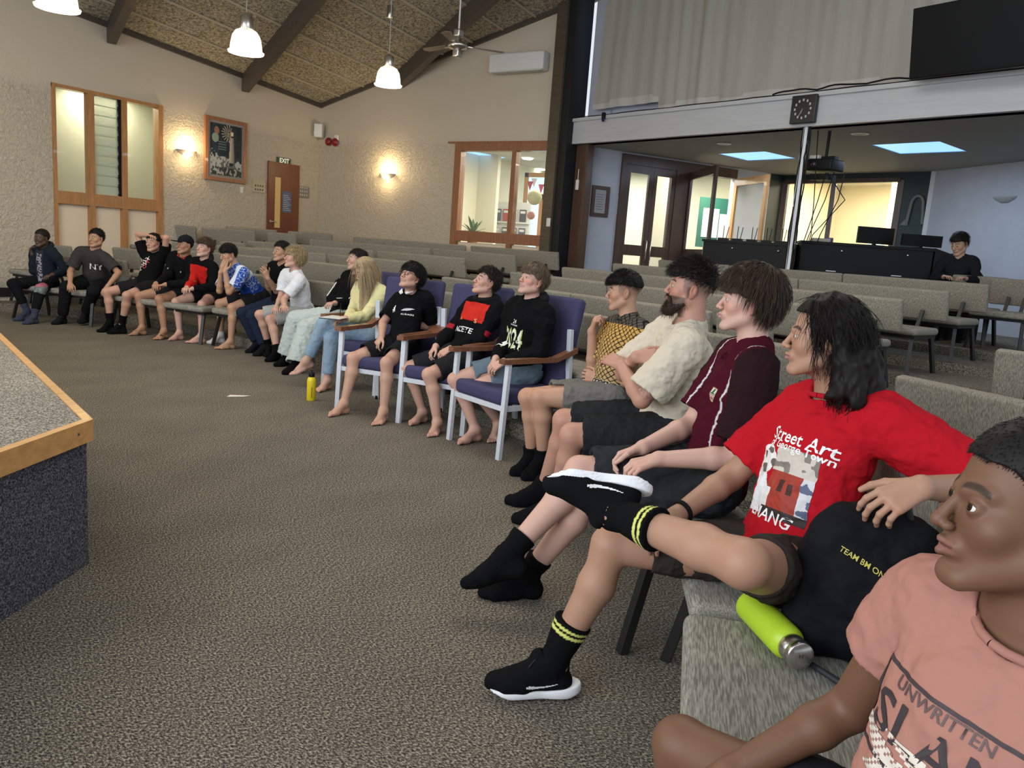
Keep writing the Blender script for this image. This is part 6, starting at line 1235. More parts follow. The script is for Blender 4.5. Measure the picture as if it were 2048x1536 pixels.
def p17():
    SHOD.append(1)
    FOOTUP[tuple(np.round(A_(POSES['p17']['anL']),2))]=A_((-.42,-.30,-.80))
    p=Person('p17','person with shoulder-length black hair in a red picture-print t-shirt, ankle on knee',POSES['p17'],1.06,(107,1),skin=(.40,.225,.150),h=.0042,hh=.0021,hs=.98,cheek=.05,
        hands=dict(R=dict(curl=.45,n=(.2,.1,-1)),L=dict(d=(-.60,.70,-.42),n=(.15,.45,-.88),curl=[.36,.42,.46,.5],spread=.3,thumb=.2)),hfine=.0026,toes=(False,False),lip=(.40,.17,.15),browc=(.012,.010,.009),iris=(.03,.017,.01),red=.2)
    def c(V,x,y,z): return np.tile(A_((.43,.010,.018)),(len(V),1))
    p.top('t_shirt',c,sleeve=.80,off=.020,slr=(.072,.086),hem=-.05,neck=.064,amp=.008,seed=3,extra=[])
    p.ring('collar',p.J['nk']+p.T*.012+p.Fw*.014,nrm(p.T+p.Fw*.30),.071,.0075,(.42,.008,.018))
    p.bottoms('shorts',(.038,.031,.027),.74,r=(.098,.072),seed=5,amp=.008)
    for q in 'RL':
        p.sock(q,BLK,up=.36,bands=[(.27,.295,(.62,.66,.18)),(.315,.335,(.62,.66,.18))]); shoe(p,q)
    w=lerp(p.J['wrR'],p.J['elR'],.12); p.ring('watch',w,p.J['elR']-p.J['wrR'],.031,.0075,(.01,.01,.011))
    L=[((-.074,-.02,.04),(-.086,-.05,-.06),.022,.026),((-.086,-.05,-.06),(-.098,-.055,-.135),.026,.024),((.074,-.02,.04),(.086,-.05,-.06),.022,.026),((.086,-.05,-.06),(.098,-.05,-.135),.026,.022),
       ((0,-.09,.03),(0,-.12,-.08),.045,.045),((0,-.12,-.08),(0,-.13,-.16),.045,.032),((-.05,-.10,-.04),(-.06,-.12,-.17),.04,.028),((.05,-.10,-.04),(.06,-.12,-.17),.04,.028),((-.04,.05,.085),(-.075,.03,.03),.018,.016),((.04,.05,.085),(.075,.03,.03),.018,.016),((-.098,-.055,-.13),(-.083,-.02,-.155),.018,.010),((-.03,-.12,-.06),(-.07,-.16,-.17),.045,.026),((.05,-.12,-.06),(.08,-.15,-.16),.045,.026),((-.06,-.15,-.15),(-.10,-.19,-.185),.026,.012),((-.09,-.08,-.06),(-.11,-.10,-.16),.032,.020)]
    p.hair('short',(.008,.007,.007),4200,h=.0034,extra=L,nocut=True,top=.016,side=.012,lump=.004,lf=75,len=.085,grav=.28,lift=.06,rad=.0011,curl=.005,cf=7,hug=.0,crown=(0,.035,.12),tip=A_((.035,.026,.022)),front=((0,-.012,.052),(.084,.084,.078)),fy=.036,fz=.066,fx=.074,facecut=(.030,.070,.071))
    p.text([('Street Art',.052,.035,.70,-.06),('of George Town',.032,.035,.645,-.06),('PENANG',.047,.0,.24,-.06)],(.85,.83,.82))
    rr=np.random.RandomState(3); tx=rr.rand(24,24)
    def img(u,v):
        n=float(vnoise(A_([[u*13,v*12,.5]]))[0])*.5+.5
        if u<.42:
            if (u-.22)**2/.04+(v-.78)**2/.045<1: return (.75,.74,.72) if n>.35 else (.12,.10,.09)
            if v<.62 and abs(u-.22-.1*math.sin(v*7))<.17: return (.70,.70,.72) if n>.2 else (.55,.5,.1)
            if v<.16: return (.10,.06,.05) if n>.4 else (.4,.35,.3)
            return None
        if v>.66: return (.55,.50,.44) if n>.35 else (.2,.17,.15)
        if v<.12: return (.03,.02,.02) if n>.3 else (.5,.45,.42)
        if u>.88: return (.6,.6,.62) if n>.4 else (.1,.12,.2)
        if u<.5 and v<.4: return (.65,.62,.6)
        if .6<u<.68 and .38<v<.55 or .74<u<.80 and .36<v<.52: return (.05,.015,.01)
        return (.25+.12*n,.035,.02)
    p.image(.0,.44,.235,.20,110,96,img); SHOD.clear()
    return p
def shoe(p,q):
    (B,f,u,r)=p.feet[q][1]; k=p.s; org=A_(p.root.location); inn=-r if q=='R' else r
    J=p.J; pr,_=foot_prims(J['kn'+q],J['an'+q],J['to'+q],k,toes=False,right=q=='R')
    g=Grid(*bounds(pr,.03),.0035)
    for a in pr[1:]: g.prim(a,.010)
    g.prim(C(J['an'+q]-f*.028*k-u*.012,J['an'+q]-f*.042*k+u*.03*k,.022,.016,.02)); g.prim(C(J['an'+q]+f*.03*k-u*.02*k,J['an'+q]+f*.045*k+u*.022*k,.030,.022,.02))
    g.prim(C(B+f*.12*k+u*.024*k,B+f*.168*k+u*.020*k,.035*k,.026*k,.02))
    g.prim(Fc(J['an'+q]+u*.0,J['an'+q]+u*.12,.036*k,.036*k),0,'s')
    c=B+u*.006; X=(g.ax[0][:,None,None]-c[0])*u[0]+(g.ax[1][None,:,None]-c[1])*u[1]+(g.ax[2][None,None,:]-c[2])*u[2]; g.a=np.maximum(g.a,-X)
    V,F=nets(g); d=(V-B)@u; col=np.tile(A_((.006,.006,.007)),(len(V),1)); o=p.part('shoe',V,F,mat('knit',attr=True,rough=.9,spec=.08,bump=(1500,.4,.0006)),col)
    # sole: thick white foam, flared at the heel
    R=np.stack([r,f,u],1); P=[E(B-f*.025*k+u*.006,R,(.043*k,.056*k,.040),.02),E(B+f*.04*k+u*.004,R,(.039*k,.060*k,.036),.03),E(B+f*.118*k+inn*.003+u*.002,R,(.050*k,.080*k,.034),.03),E(B-f*.055*k+u*.014,R,(.032*k,.036*k,.036),.02)]
    g=Grid(*bounds(P,.02),.0035)
    for a in P: g.prim(a)
    Z=(g.ax[0][:,None,None]-B[0])*u[0]+(g.ax[1][None,:,None]-B[1])*u[1]+(g.ax[2][None,None,:]-B[2])*u[2]
    Y=(g.ax[0][:,None,None]-B[0])*f[0]+(g.ax[1][None,:,None]-B[1])*f[1]+(g.ax[2][None,None,:]-B[2])*f[2]
    g.a=np.maximum(g.a,-(Z+.012-np.clip(Y-.13,0,1)*.35-np.clip(-Y-.05,0,1)*.35)); g.a=np.maximum(g.a,Z-.014-np.clip(-Y+.02,0,.1)*.14)
    g.a+=(.0016*np.sin(Z*900)).astype(np.float32)*(np.abs(Z)<.012)
    V,F=nets(g); p.part('sole',V,F,mat('foam',(.80,.81,.84),.55,attr=True),np.tile(A_((.80,.81,.85)),(len(V),1)),o)
    mb=MB() # laces
    for i in range(6):
        t=.035+.017*i; cpt=B+f*t*k+u*(.098-.009*i)*k; sg=1 if i%2 else -1
        mb.tube([tuple(cpt-r*.022*k*sg-u*.010-org),tuple(cpt+u*.003-org),tuple(cpt+r*.022*k*sg+f*.012-u*.010-org)],.0028,6)
    mb.tube([tuple(B+f*.03*k+u*.10*k-org),tuple(B+f*.05*k+u*.112*k-r*.02-org),tuple(B+f*.075*k+u*.085*k-r*.035-org)],.0022,6)
    mb.build('laces',mat('lace',(.008,.008,.009),.7),o)
    # light tick mark on both flanks
    bv=bvh_of(o); 
    for sd in (r,-r):
        def fn(a,b):
            lowc=.10+1.15*(a-.28)**2*(1.9 if a<.28 else .55); w_=.26*(1-a)**.8*(1 if a>.12 else .55)
            return (.8,.8,.82) if lowc<b*1.0<lowc+w_ and (a>.06) else None
        rr=-f if True else f
        decal_grid(bv,'tick_mark',tuple(B+f*.035*k+u*.043*k-org),tuple(-f),tuple(nrm(u+f*.1)),tuple(sd),.105*k,.045*k,48,22,fn,o,.0016)

def p15():
    st=[(lambda x,y,z: faded(x,y,z,.05,-.045),(.10,.085,.085),.55),
        (lambda x,y,z: np.clip((-.040-z-.02*(y>.09))/.008,0,1)*np.clip((y+.0)/.02,0,1)*(z>-.135),(.035,.022,.016),.8),(lambda x,y,z: np.clip((.03-abs(z+.02))/.01,0,1)*np.clip(1-abs(y-.008)/.014,0,1)*(x>.055),(.035,.022,.016),.75)]
    p=Person('p15','bearded person with swept-up dark hair and shaved sides in a cream t-shirt, arms crossed',POSES['p15'],1.08,(114,6),skin=(.47,.255,.185),h=.0055,hh=.0028,g=1.13,hs=1.04,neckw=1.15,
        hands=dict(R=dict(d=(.1,-.75,.1),n=(.6,-.6,-.2),curl=.35),L=dict(d=(.3,.8,.2),n=(.5,.3,-.5),curl=.35)),toes=(False,False),stub=st,lip=(.42,.18,.15),hfine=.004,browc=(.02,.013,.01),
        tattoo=[(lerp(POSES['p15']['elL'],POSES['p15']['shL'],.12),.055)])
    p.top('t_shirt',(.60,.535,.43),sleeve=.86,off=.020,slr=(.078,.092),hem=-.10,neck=.068,amp=.011,seed=11)
    p.ring('collar',p.J['nk']+p.T*.010+p.Fw*.014,nrm(p.T+p.Fw*.35),.077,.007,(.55,.49,.40))
    p.bottoms('shorts',(.020,.021,.023),.90,r=(.108,.090),seed=6,amp=.008)
    for q in 'RL': p.sock(q,BLK,up=.12,off=.012,name='shoe')
    p.hair('fade',(.012,.010,.009),2600,tip=A_((.05,.04,.034)),len=.042)
    # beard as its own tuft
    T=lambda v:p.hd+(A_(v)*p.hs)@p.M.T
    P=[C(T((0,.078,-.112)),T((0,.070,-.085)),.030,.026,.02),C(T((-.05,.015,-.070)),T((-.02,.068,-.106)),.015,.024,.02),C(T((.05,.015,-.070)),T((.02,.068,-.106)),.015,.024,.02),C(T((-.025,.083,-.052)),T((0,.095,-.046)),.0045,.0055,.006),C(T((.025,.083,-.052)),T((0,.095,-.046)),.0045,.0055,.006),C(T((-.027,.080,-.055)),T((-.026,.074,-.09)),.006,.014,.01),C(T((.027,.080,-.055)),T((.026,.074,-.09)),.006,.014,.01)]
    V,F=solve(P,.003,subs=[C(T((-.016,.098,-.0615)),T((.016,.098,-.0615)),.0075,.0075,.004)]); V=wrinkle(V,F,.002,140,2)
    V2,F2,c=strands(p,V,F,900,.016,(0,.35,-.9)); p.part('beard',V2,F2,hairmat(),A_((.022,.013,.009))*(1-.6*c[:,None])+A_((.09,.045,.025))*c[:,None]*.6)
    p.text([('AS Colour',.018,.055,.62,-.05)],(.05,.05,.05))
def strands(p,V,F,n,L,dirl,rad=.0008,grav=.1):
    N=vnormals(V,F); i=p.rng.randint(0,len(V),n); R=V[i];d=N[i]*.5+(p.M@A_(dirl))*.7+p.rng.randn(n,3)*.2; d/=np.linalg.norm(d,axis=1,keepdims=True)
    sd=np.cross(d,N[i]);sd/=np.maximum(np.linalg.norm(sd,axis=1,keepdims=True),1e-6);up=np.cross(sd,d); rings=[];pp=R
    LL=L*(.5+p.rng.rand(n,1))
    for j in range(4):
        r=rad*(1-j/3.3); rings+=[pp+sd*r,pp-sd*r*.5+up*r*.87,pp-sd*r*.5-up*r*.87]; d=d+A_([0,0,-grav]); pp=pp+d*LL/3
    SV=np.stack(rings,1).reshape(-1,3);b=(np.arange(n)*12)[:,None];q=[np.concatenate([b+j*3+k,b+j*3+(k+1)%3,b+(j+1)*3+(k+1)%3,b+(j+1)*3+k],1) for j in range(3) for k in range(3)]
    return np.concatenate([V,SV]),np.concatenate([F,np.stack(q,1).reshape(-1,4)+len(V)]),np.concatenate([np.full(len(V),.2),np.repeat(p.rng.rand(n),12)])
def p16():
    p=Person('p16','person with thick brown fringe in a maroon polo shirt, forearms on thighs',POSES['p16'],1.06,(113,3),skin=(.58,.355,.285),h=.005,hh=.0024,hs=.98,toes=(False,False),hfine=.003,
        hands=dict(R=dict(d=(-.25,.75,-.45),n=(-.35,-.3,-.8),curl=.5),L=dict(d=(-.55,.6,-.25),n=(-.1,.3,-.9),curl=.5)),lip=(.50,.22,.20),browc=(.05,.03,.02),cheek=.15)
    def c(V,x,y,z):
        col=np.tile(A_((.060,.006,.014)),(len(V),1)); k=np.abs(x)
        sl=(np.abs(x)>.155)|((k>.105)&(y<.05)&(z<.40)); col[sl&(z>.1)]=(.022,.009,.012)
        ln=(np.abs(k-.112-.06*np.clip(z-.30,0,1))<.0035)&(y>.0)&(z>.05); col[ln]=(.6,.58,.58); return col
    p.top('polo_shirt',c,sleeve=.80,off=.016,slr=(.066,.078),hem=-.04,neck=.060,ncut=.25,amp=.007,seed=21)
    nk=p.J['nk']; R=np.stack([p.L,p.Fw,p.T],1); P=[]
    for i in range(13):
        a=math.radians(-128+256*i/12)+PI; d=p.Fw*math.cos(a)+p.L*math.sin(a); P.append(nk+d*.066+p.T*(.030-.030*max(0,math.cos(a)))+p.Fw*.012)
    Q=[C(P[i],P[i+1],.0085,.0085,.01) for i in range(12)]+[C(P[i]-p.T*.014+nrm(P[i]-nk)*.012,P[i+1]-p.T*.014+nrm(P[i+1]-nk)*.012,.008,.008,.01) for i in range(12)]
    for e in (P[0],P[-1]): sd=np.sign((e-nk)@p.L); Q+=[C(e,nk+p.L*sd*.018+p.Fw*.094-p.T*.030,.009,.008,.01),C(e+p.L*sd*.018-p.T*.016,nk+p.L*sd*.050+p.Fw*.092-p.T*.050,.008,.0065,.018),C(nk+p.L*sd*.018+p.Fw*.094-p.T*.030,nk+p.L*sd*.050+p.Fw*.092-p.T*.050,.0075,.0065,.014)]
    V,F=solve(Q,.004); p.part('collar',V,F,clothmat(),np.tile(A_((.045,.005,.011)),(len(V),1)),p.topo)
    p.bottoms('jeans_shorts',(.026,.028,.032),.90,r=(.106,.088),seed=16,amp=.009)
    p.sock('R',BLK,up=.22,off=.005,bands=None); p.sock('L',BLK,up=.2,off=.005)
    p.hair('bowl',(.045,.030,.022),3600,tip=A_((.13,.088,.06)),top=.034,side=.022,len=.06,lump=.005,lf=90,lift=.15,rad=.0011,fz=.018,sz=.0,front=((0,.046,.060),(.070,.058,.046)),zl=[(-.12,-.085),(-.07,-.08),(-.05,-.07),(-.03,.012),(.01,.014),(.03,.016),(.05,.028),(.09,.026)])
    def crest(u,v):
        x=(u-.5)*2; y=v
        w_=.85 if y>.45 else .85*math.sqrt(max(0,y/.45))
        if abs(x)>w_: return None
        if abs(x)>w_-.18 or y>.93: return (.50,.36,.25)
        if y>.55: return (.03,.10,.06) if abs(x)<.3 or y<.62 else (.65,.62,.55)
        return (.60,.50,.42) if int(y*18)%2 else (.25,.03,.04)
    p.image(.066,.66,.038,.052,18,24,crest,name='crest')
def p14():
    st=[(lambda x,y,z: faded(x,y,z,.05,-.03),(.06,.045,.04),.5)]
    p=Person('p14','person in a black shirt with orange diamond netting, fist at mouth',POSES['p14'],1.0,(117,-4),skin=(.48,.275,.185),h=.005,hh=.0028,hs=.98,stub=st,toes=(False,False),
        hands=dict(R=dict(d=(-.12,-.25,.9),n=(.35,-.75,.1),curl=[.75,.8,.85,.9],thumb=.8),L=dict(d=(-.2,.9,.1),n=(.6,.2,-.2),curl=.5)),lip=(.42,.18,.15),hfine=.0035)
    def c(V,x,y,z):
        a=(x+z)/.034;b=(x-z)/.034; fa=np.abs(a-np.round(a));fb=np.abs(b-np.round(b)); m=(fa>.11)&(fb>.11)
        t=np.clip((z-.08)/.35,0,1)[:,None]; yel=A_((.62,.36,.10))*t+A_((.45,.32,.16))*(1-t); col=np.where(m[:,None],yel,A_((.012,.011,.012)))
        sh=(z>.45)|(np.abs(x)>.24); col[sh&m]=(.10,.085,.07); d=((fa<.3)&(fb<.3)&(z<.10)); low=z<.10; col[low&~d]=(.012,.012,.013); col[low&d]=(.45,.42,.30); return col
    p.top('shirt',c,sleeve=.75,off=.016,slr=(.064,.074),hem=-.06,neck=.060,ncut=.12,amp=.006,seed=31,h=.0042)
    p.ring('collar',p.J['nk']+p.T*.02+p.Fw*.014,nrm(p.T+p.Fw*.35),.060,.006,(.02,.02,.024))
    p.bottoms('shorts',(.150,.145,.135),.66,r=(.104,.098),seed=17,amp=.009)
    for q in 'RL': p.sock(q,BLK,up=.16,off=.010,name='shoe')
    p.hair('fade',(.007,.006,.006),2200,tip=A_((.018,.016,.015)),len=.032,dirl=(0,.9,-.1),dw=.7,lift=.08,top=.022,front=((0,.056,.068),(.058,.044,.026)))
def hood(p,colr,back=.028): 
    p.ring('hood',p.J['nk']+p.T*.030-p.Fw*.012,nrm(p.T*1.0+p.Fw*.5),.070,.019,colr,back=back,fwd=-p.Fw) if False else p.ring('hood',p.J['nk']+p.T*.040-p.Fw*.002,nrm(p.T+p.Fw*.45),.080,.017,colr,fwd=p.Fw,back=back)
def p13():
    p=Person('p13','person with light brown fringe in a black hoodie with large green-edged number',POSES['p13'],.95,(158,17),skin=(.58,.35,.275),h=.0055,hh=.0032,g=1.1,hs=.97,chub=.006,cheek=.25,
        hands=dict(R=dict(d=(-.4,.2,-.6),n=(.2,-.5,-.7),curl=.5),L=dict(d=(-.5,.4,-.35),n=(0,.4,-.8),curl=.5)),lip=(.5,.22,.2),browc=(.12,.08,.05),hfine=.004,ffine=.004)
    p.top('hoodie',BLK,sleeve=1.93,off=.026,hem=-.06,neck=.058,amp=.010,seed=41,longr=(.056,.040)); hood(p,BLK)
    p.bottoms('denim_shorts',(.13,.18,.225),.66,r=(.104,.096),seed=18)
    p.hair('fringe',(.115,.080,.052),2400,fz=.024,sz=0.0,tip=A_((.34,.26,.18)),top=.022,lump=.004)
    p.text([('24',.040,0,.74),('PROGRAMS',.014,0,.685)],(.75,.75,.75))
    p.text([('2024',.205,0.0,.46,0,.44)],(.55,.66,.18),'lettering_outline'); p.text([('2024',.185,0.0,.462,0,.44)],(.82,.84,.80),'lettering')
def p12():
    p=Person('p12','person with short dark hair in a black hoodie with a red chest panel',POSES['p12'],.9,(148,20),skin=(.55,.33,.25),h=.0055,hh=.0032,hs=.95,cheek=.15,mouth=.004,
        hands=dict(R=dict(d=(-.5,.1,-.5),n=(.2,-.4,-.8),curl=.5),L=dict(d=(-.5,.4,-.4),n=(0,.4,-.8),curl=.5)),hfine=.004,ffine=.004,lip=(.5,.2,.18))
    def c(V,x,y,z):
        col=np.tile(A_(BLK),(len(V),1)); col[(y>.0)&(z>.25)&(z<.405)&(np.abs(x)<.125)]=(.55,.03,.02); ring_=(np.abs(z-.19-.0)<.02)&(np.abs(x)>.17); col[ring_]=(.35,.02,.03); return col
    p.top('hoodie',c,sleeve=1.93,off=.024,hem=-.05,neck=.056,amp=.009,seed=51,longr=(.054,.038)); hood(p,BLK)
    p.bottoms('shorts',(.018,.018,.020),.84,r=(.102,.088),seed=19)
    p.hair('short',(.014,.011,.009),2200,tip=A_((.06,.045,.035)),top=.020,side=.008,len=.03,lump=.004)
    p.text([('NZETE',.060,-.01,.40)],(.8,.8,.8)); p.text([('S',.045,.075,.60),('A',.03,-.065,.60)],(.85,.45,.15),'badge')
def p11():
    p=Person('p11','person in glasses and black rugby shirt with white collar, hand on armrest',POSES['p11'],.9,(176,24),skin=(.52,.31,.225),h=.0055,hh=.0032,hs=.96,cheek=.1,
        hands=dict(L=dict(d=(-.6,.1,-.65),n=(.5,0,-.7),curl=.25,spread=.2),R=dict(d=(-.4,.1,-.6),curl=.4)),hfine=.004,ffine=.004,lip=(.5,.22,.2))
    p.top('rugby_shirt',BLK,sleeve=.82,off=.013,slr=(.062,.078),hem=-.04,neck=.056,amp=.008,seed=61)
    nk=p.J['nk']+p.T*.02+p.Fw*.012; org=A_(p.root.location)
    for sg in(-1,1):
        mb=MB(); a=nk+p.L*sg*.010+p.Fw*.078-p.T*.035-org; b=nk+p.L*sg*.052+p.Fw*.050+p.T*.012-org; c=nk+p.L*sg*.075+p.Fw*.055-p.T*.020-org; d=nk+p.L*sg*.03+p.Fw*.085-p.T*.05-org
        mb.poly([tuple(a),tuple(b),tuple(c),tuple(d)],tuple(p.Fw+p.T*.5),.005); mb.build('collar',mat('collar_white',(.78,.79,.82),.8),p.root)
    p.bottoms('shorts',(.014,.014,.016),.72,r=(.104,.098),seed=20)
    p.hair('bowl',(.006,.006,.007),2600,fz=.020,sz=-.01,tip=A_((.018,.016,.015)),lump=.003,top=.024,side=.018)
    glasses(p); 
    def fern(u,v):
        c=.35+.45*u; d=v-c; w_=.20*math.sin(PI*min(1,u*1.05))**.8
        return (.8,.8,.82) if abs(d)<w_ and (abs(d)<.02 or (u*16+abs(d)*9)%1>.3) else None
    p.image(.065,.62,.105,.048,44,24,fern,'badge'); p.text([('ALL BLACKS',.018,.065,.53),('adidas',.018,-.075,.60)],(.85,.85,.85))
    def tri(u,v):
        for i,(x0,h_) in enumerate(((.05,.35),(.33,.65),(.61,.95))):
            if x0<u-(v*.35)*0<x0+.26 and v<h_ and v>.0: return (.85,.85,.85)
        return None
    p.image(-.075,.665,.05,.045,20,18,tri,'logo')
def glasses(p):
    mb=MB(); org=A_(p.root.location); T=lambda v:tuple(p.hd+(A_(v)*p.hs)@p.M.T-org)
    for q in(-1,1):
        pts=[T((q*.034+.024*math.cos(2*PI*i/20),.098,.0+.020*math.sin(2*PI*i/20))) for i in range(21)]; mb.tube(pts,.0020,6,False)
        mb.tube([T((q*.058,.097,.006)),T((q*.074,.05,.006)),T((q*.078,-.01,.0))],.0018,6)
    mb.tube([T((-.010,.099,.003)),T((0,.101,.006)),T((.010,.099,.003))],.0018,6)
    mb.build('glasses',mat('glasses_frame',(.05,.02,.02),.25),p.root)
def long_hair(p,c0,c1,n=2600,tied=False,front=True,ln=.30):
    s=1; X=[]
    for q in(-1,1):
        X+=[((q*.062,.015,.05),(q*.082,-.01,-.05),.020,.022),((q*.082,-.01,-.05),(q*.088,.02 if front else -.04,-.16),.022,.024)]
    X+=[((0,-.08,.03),(0,-.10,-.06),.045,.045),((0,-.10,-.06),(0,-.10,-.18),.045,.036)]
    p.hair('short',c0,n,extra=X,nocut=True,top=.012,side=.010,lump=.002,len=ln*.5,grav=.35,lift=.02,rnd=.08,rad=.0016,hug=0,facecut=(.032,.068,.070),fy=.04,fz=.05,fx=.06,crown=(0,.03,.115),tip=A_(c1),front=((0,-.018,.048),(.080,.084,.078)))
def p10():
    p=Person('p10','person with long blonde hair in a pale yellow top, writing in a notebook',POSES['p10'],.92,(150,-32),skin=(.55,.34,.26),h=.006,hh=.0042,hs=.95,
        hands=dict(R=dict(d=(-.7,.5,-.1),curl=.6),L=dict(d=(-.6,.6,-.2),curl=.5,thumb=.7)),ffine=.0045)
    p.top('long_sleeved_top',(.66,.62,.33),sleeve=1.93,off=.016,hem=-.04,amp=.007,seed=71)
    p.bottoms('jeans',(.24,.34,.44),1.84,r=(.100,.088),low=(.066,.056),seed=22)
    X=[((-.062,.03,.05),(-.085,.02,-.05),.024,.028),((-.085,.02,-.05),(-.10,.035,-.20),.028,.034),((.062,.03,.05),(.085,.02,-.05),.024,.028),((.085,.02,-.05),(.10,.035,-.20),.028,.030),((0,-.07,.04),(0,-.08,-.08),.05,.05)]
    # locks hang straight down past the face
    T0=p.M.T; 
    dn=T0@A_([0,0,-1]); 
    ends=[]
    for a,b in (((-.080,.03,-.02),.34),((-.078,.05,.02),.40),((.080,.03,-.02),.40),((.07,-.03,-.03),.36),((-.07,-.03,-.03),.36),((-.085,.0,.0),.44)):
        e=A_(a)+dn*b; ends.append((a,tuple(e),.030,.016))
    p.hair('short',(.40,.29,.165),3000,extra=X[:1]+X[2:3]+X[4:]+ends,nocut=True,top=.012,side=.010,lump=.002,len=.22,grav=.5,lift=.02,rnd=.08,rad=.0016,hug=0,facecut=(.032,.068,.070),fy=.04,fz=.05,fx=.06,crown=(0,.03,.115),tip=A_((.80,.64,.42)),front=((0,-.018,.048),(.080,.084,.078)))
def p9():
    p=Person('p9','person with sleek dark hair in a black striped jacket and pale wide jeans',POSES['p9'],.95,(141,5),skin=(.52,.32,.245),h=.006,hh=.0042,hs=.95,toes=(False,False),hands=dict(R=dict(curl=.5),L=dict(curl=.5)))
    p.top('track_jacket',BLK,sleeve=1.93,off=.024,hem=-.04,amp=.008,seed=81,longr=(.056,.042))
    org=A_(p.root.location)
    for q in 'RL':
        sh,el,wr=p.J['sh'+q],p.J['el'+q],p.J['wr'+q]; sd=p.Fw*.8+(p.L if q=='R' else -p.L)*.6; mb=MB()
        for o in(-.017,0,.017):
            ax=nrm(np.cross(el-sh,sd)); pts=[lerp(sh,el,t)+nrm(sd)*.062*p.s*1.15+ax*o for t in(.05,.35,.65,.95)]
            mb.tube([tuple(v-org) for v in pts],.0040,6)
        for o in(-.014,0,.014):
            u_=nrm(np.cross(wr-el,(0,0,1)));w_=nrm(np.cross(u_,wr-el)); pts=[lerp(el,wr,t)+(p.Fw*.2+w_)*.045+nrm(np.cross(wr-el,w_))*o for t in(.08,.4,.75)]; mb.tube([tuple(v-org) for v in pts],.0036,6)
        mb.build('sleeve_stripes',mat('stripe_white',(.8,.8,.8),.7),p.root)
    p.bottoms('wide_jeans',(.46,.52,.50),1.96,r=(.108,.10),low=(.096,.115),seed=23,amp=.009)
    for q in 'RL': p.sock(q,BLK,up=.1,off=.010,name='shoe')
    p.hair('tied',(.012,.010,.009),1500,tip=A_((.05,.04,.035))); 
    b=p.hd+p.M@(A_([0,-.11,.02])*p.hs)-org; mb=MB(); mb.tube([tuple(b),tuple(b+A_([.06,.0,-.06])),tuple(b+A_([.07,.0,-.18]))],[.026,.028,.012],10); mb.build('ponytail',mat('ponytail',(.015,.012,.010),.4),p.root)
def p8():
    p=Person('p8','person with wavy blonde hair in a white t-shirt and grey shorts, leaning forward',POSES['p8'],.9,(146,12),skin=(.55,.33,.25),h=.006,hh=.004,hs=.95,toes=(False,False),eye=.002)
    p.top('t_shirt',(.70,.72,.76),sleeve=.72,off=.018,slr=(.064,.074),hem=-.05,amp=.007,seed=91); p.ring('collar',p.J['nk']+p.T*.02+p.Fw*.014,nrm(p.T+p.Fw*.3),.058,.006,(.66,.68,.72))
    p.bottoms('shorts',(.34,.35,.34),.88,r=(.104,.092),seed=24)
    for q in 'RL': p.sock(q,BLK,up=.22)
    p.hair('mop',(.34,.24,.12),1900,tip=A_((.85,.70,.42)),rad=.0014)
def p7():
    p=Person('p7','person with short black hair in a black t-shirt and navy trousers, hands raised together',POSES['p7'],.93,(170,5),skin=(.44,.26,.17),h=.006,hh=.0042,hs=.95,toes=(False,False),
        hands=dict(R=dict(d=(-.35,-.1,.8),n=(0,-1,0),curl=.15,spread=.5),L=dict(d=(-.35,.1,.8),n=(0,1,0),curl=.3,spread=.4)))
    p.top('t_shirt',BLK,sleeve=.7,off=.016,slr=(.060,.070),seed=101); p.bottoms('trousers',(.016,.024,.045),1.88,low=(.066,.056),seed=25)
    for q in 'RL': p.sock(q,DK,up=.15)
    p.hair('short',(.007,.006,.006),1400,tip=A_((.018,.016,.015)),top=.018,lump=.003); p.text([('NIKE',.05,.02,.52),('AIR',.04,.03,.44)],(.8,.8,.8))
def p6():
    p=Person('p6','person in a royal blue patterned sports shirt hunched over, face in both hands',POSES['p6'],.93,(172,-12),skin=(.48,.28,.18),h=.006,hh=.0042,hs=.95,toes=(False,True),ffine=.0045,ffeet='L',
        hands=dict(R=dict(d=(.0,-.25,.95),n=(.9,-.3,.2),curl=.18),L=dict(d=(.05,.1,.95),n=(.9,.2,.2),curl=.18)))
    def c(V,x,y,z):
        col=np.tile(A_((.02,.07,.36)),(len(V),1)); n=vnoise(V*55); m=(np.abs(n)<.16)&((np.abs(x)>.10)|(z>.36))&(z>.14); col[m]=(.40,.50,.72); b=(y<-.04)&(np.abs(x-.0)<.05)&(z>.2); 
        w_=(np.abs(np.abs(x)-.13)<.028)&(z>.30); col[w_]=(.62,.68,.78); return col
    p.top('sports_shirt',c,sleeve=.72,off=.020,slr=(.068,.080),seed=111,hem=-.08); p.bottoms('shorts',(.016,.016,.018),.70,r=(.104,.096),seed=26)
    p.sock('R',(.68,.68,.66),up=.12)
    p.hair('short',(.007,.006,.006),1700,tip=A_((.018,.016,.015)),top=.020,side=.009,lump=.002,dirl=(0,.6,-.3),dw=.5,front=((0,.045,.062),(.062,.048,.036)),zl=[(-.12,-.055),(-.07,-.05),(-.045,-.02),(-.02,.022),(.015,.02),(.035,.022),(.055,.030),(.09,.03)])
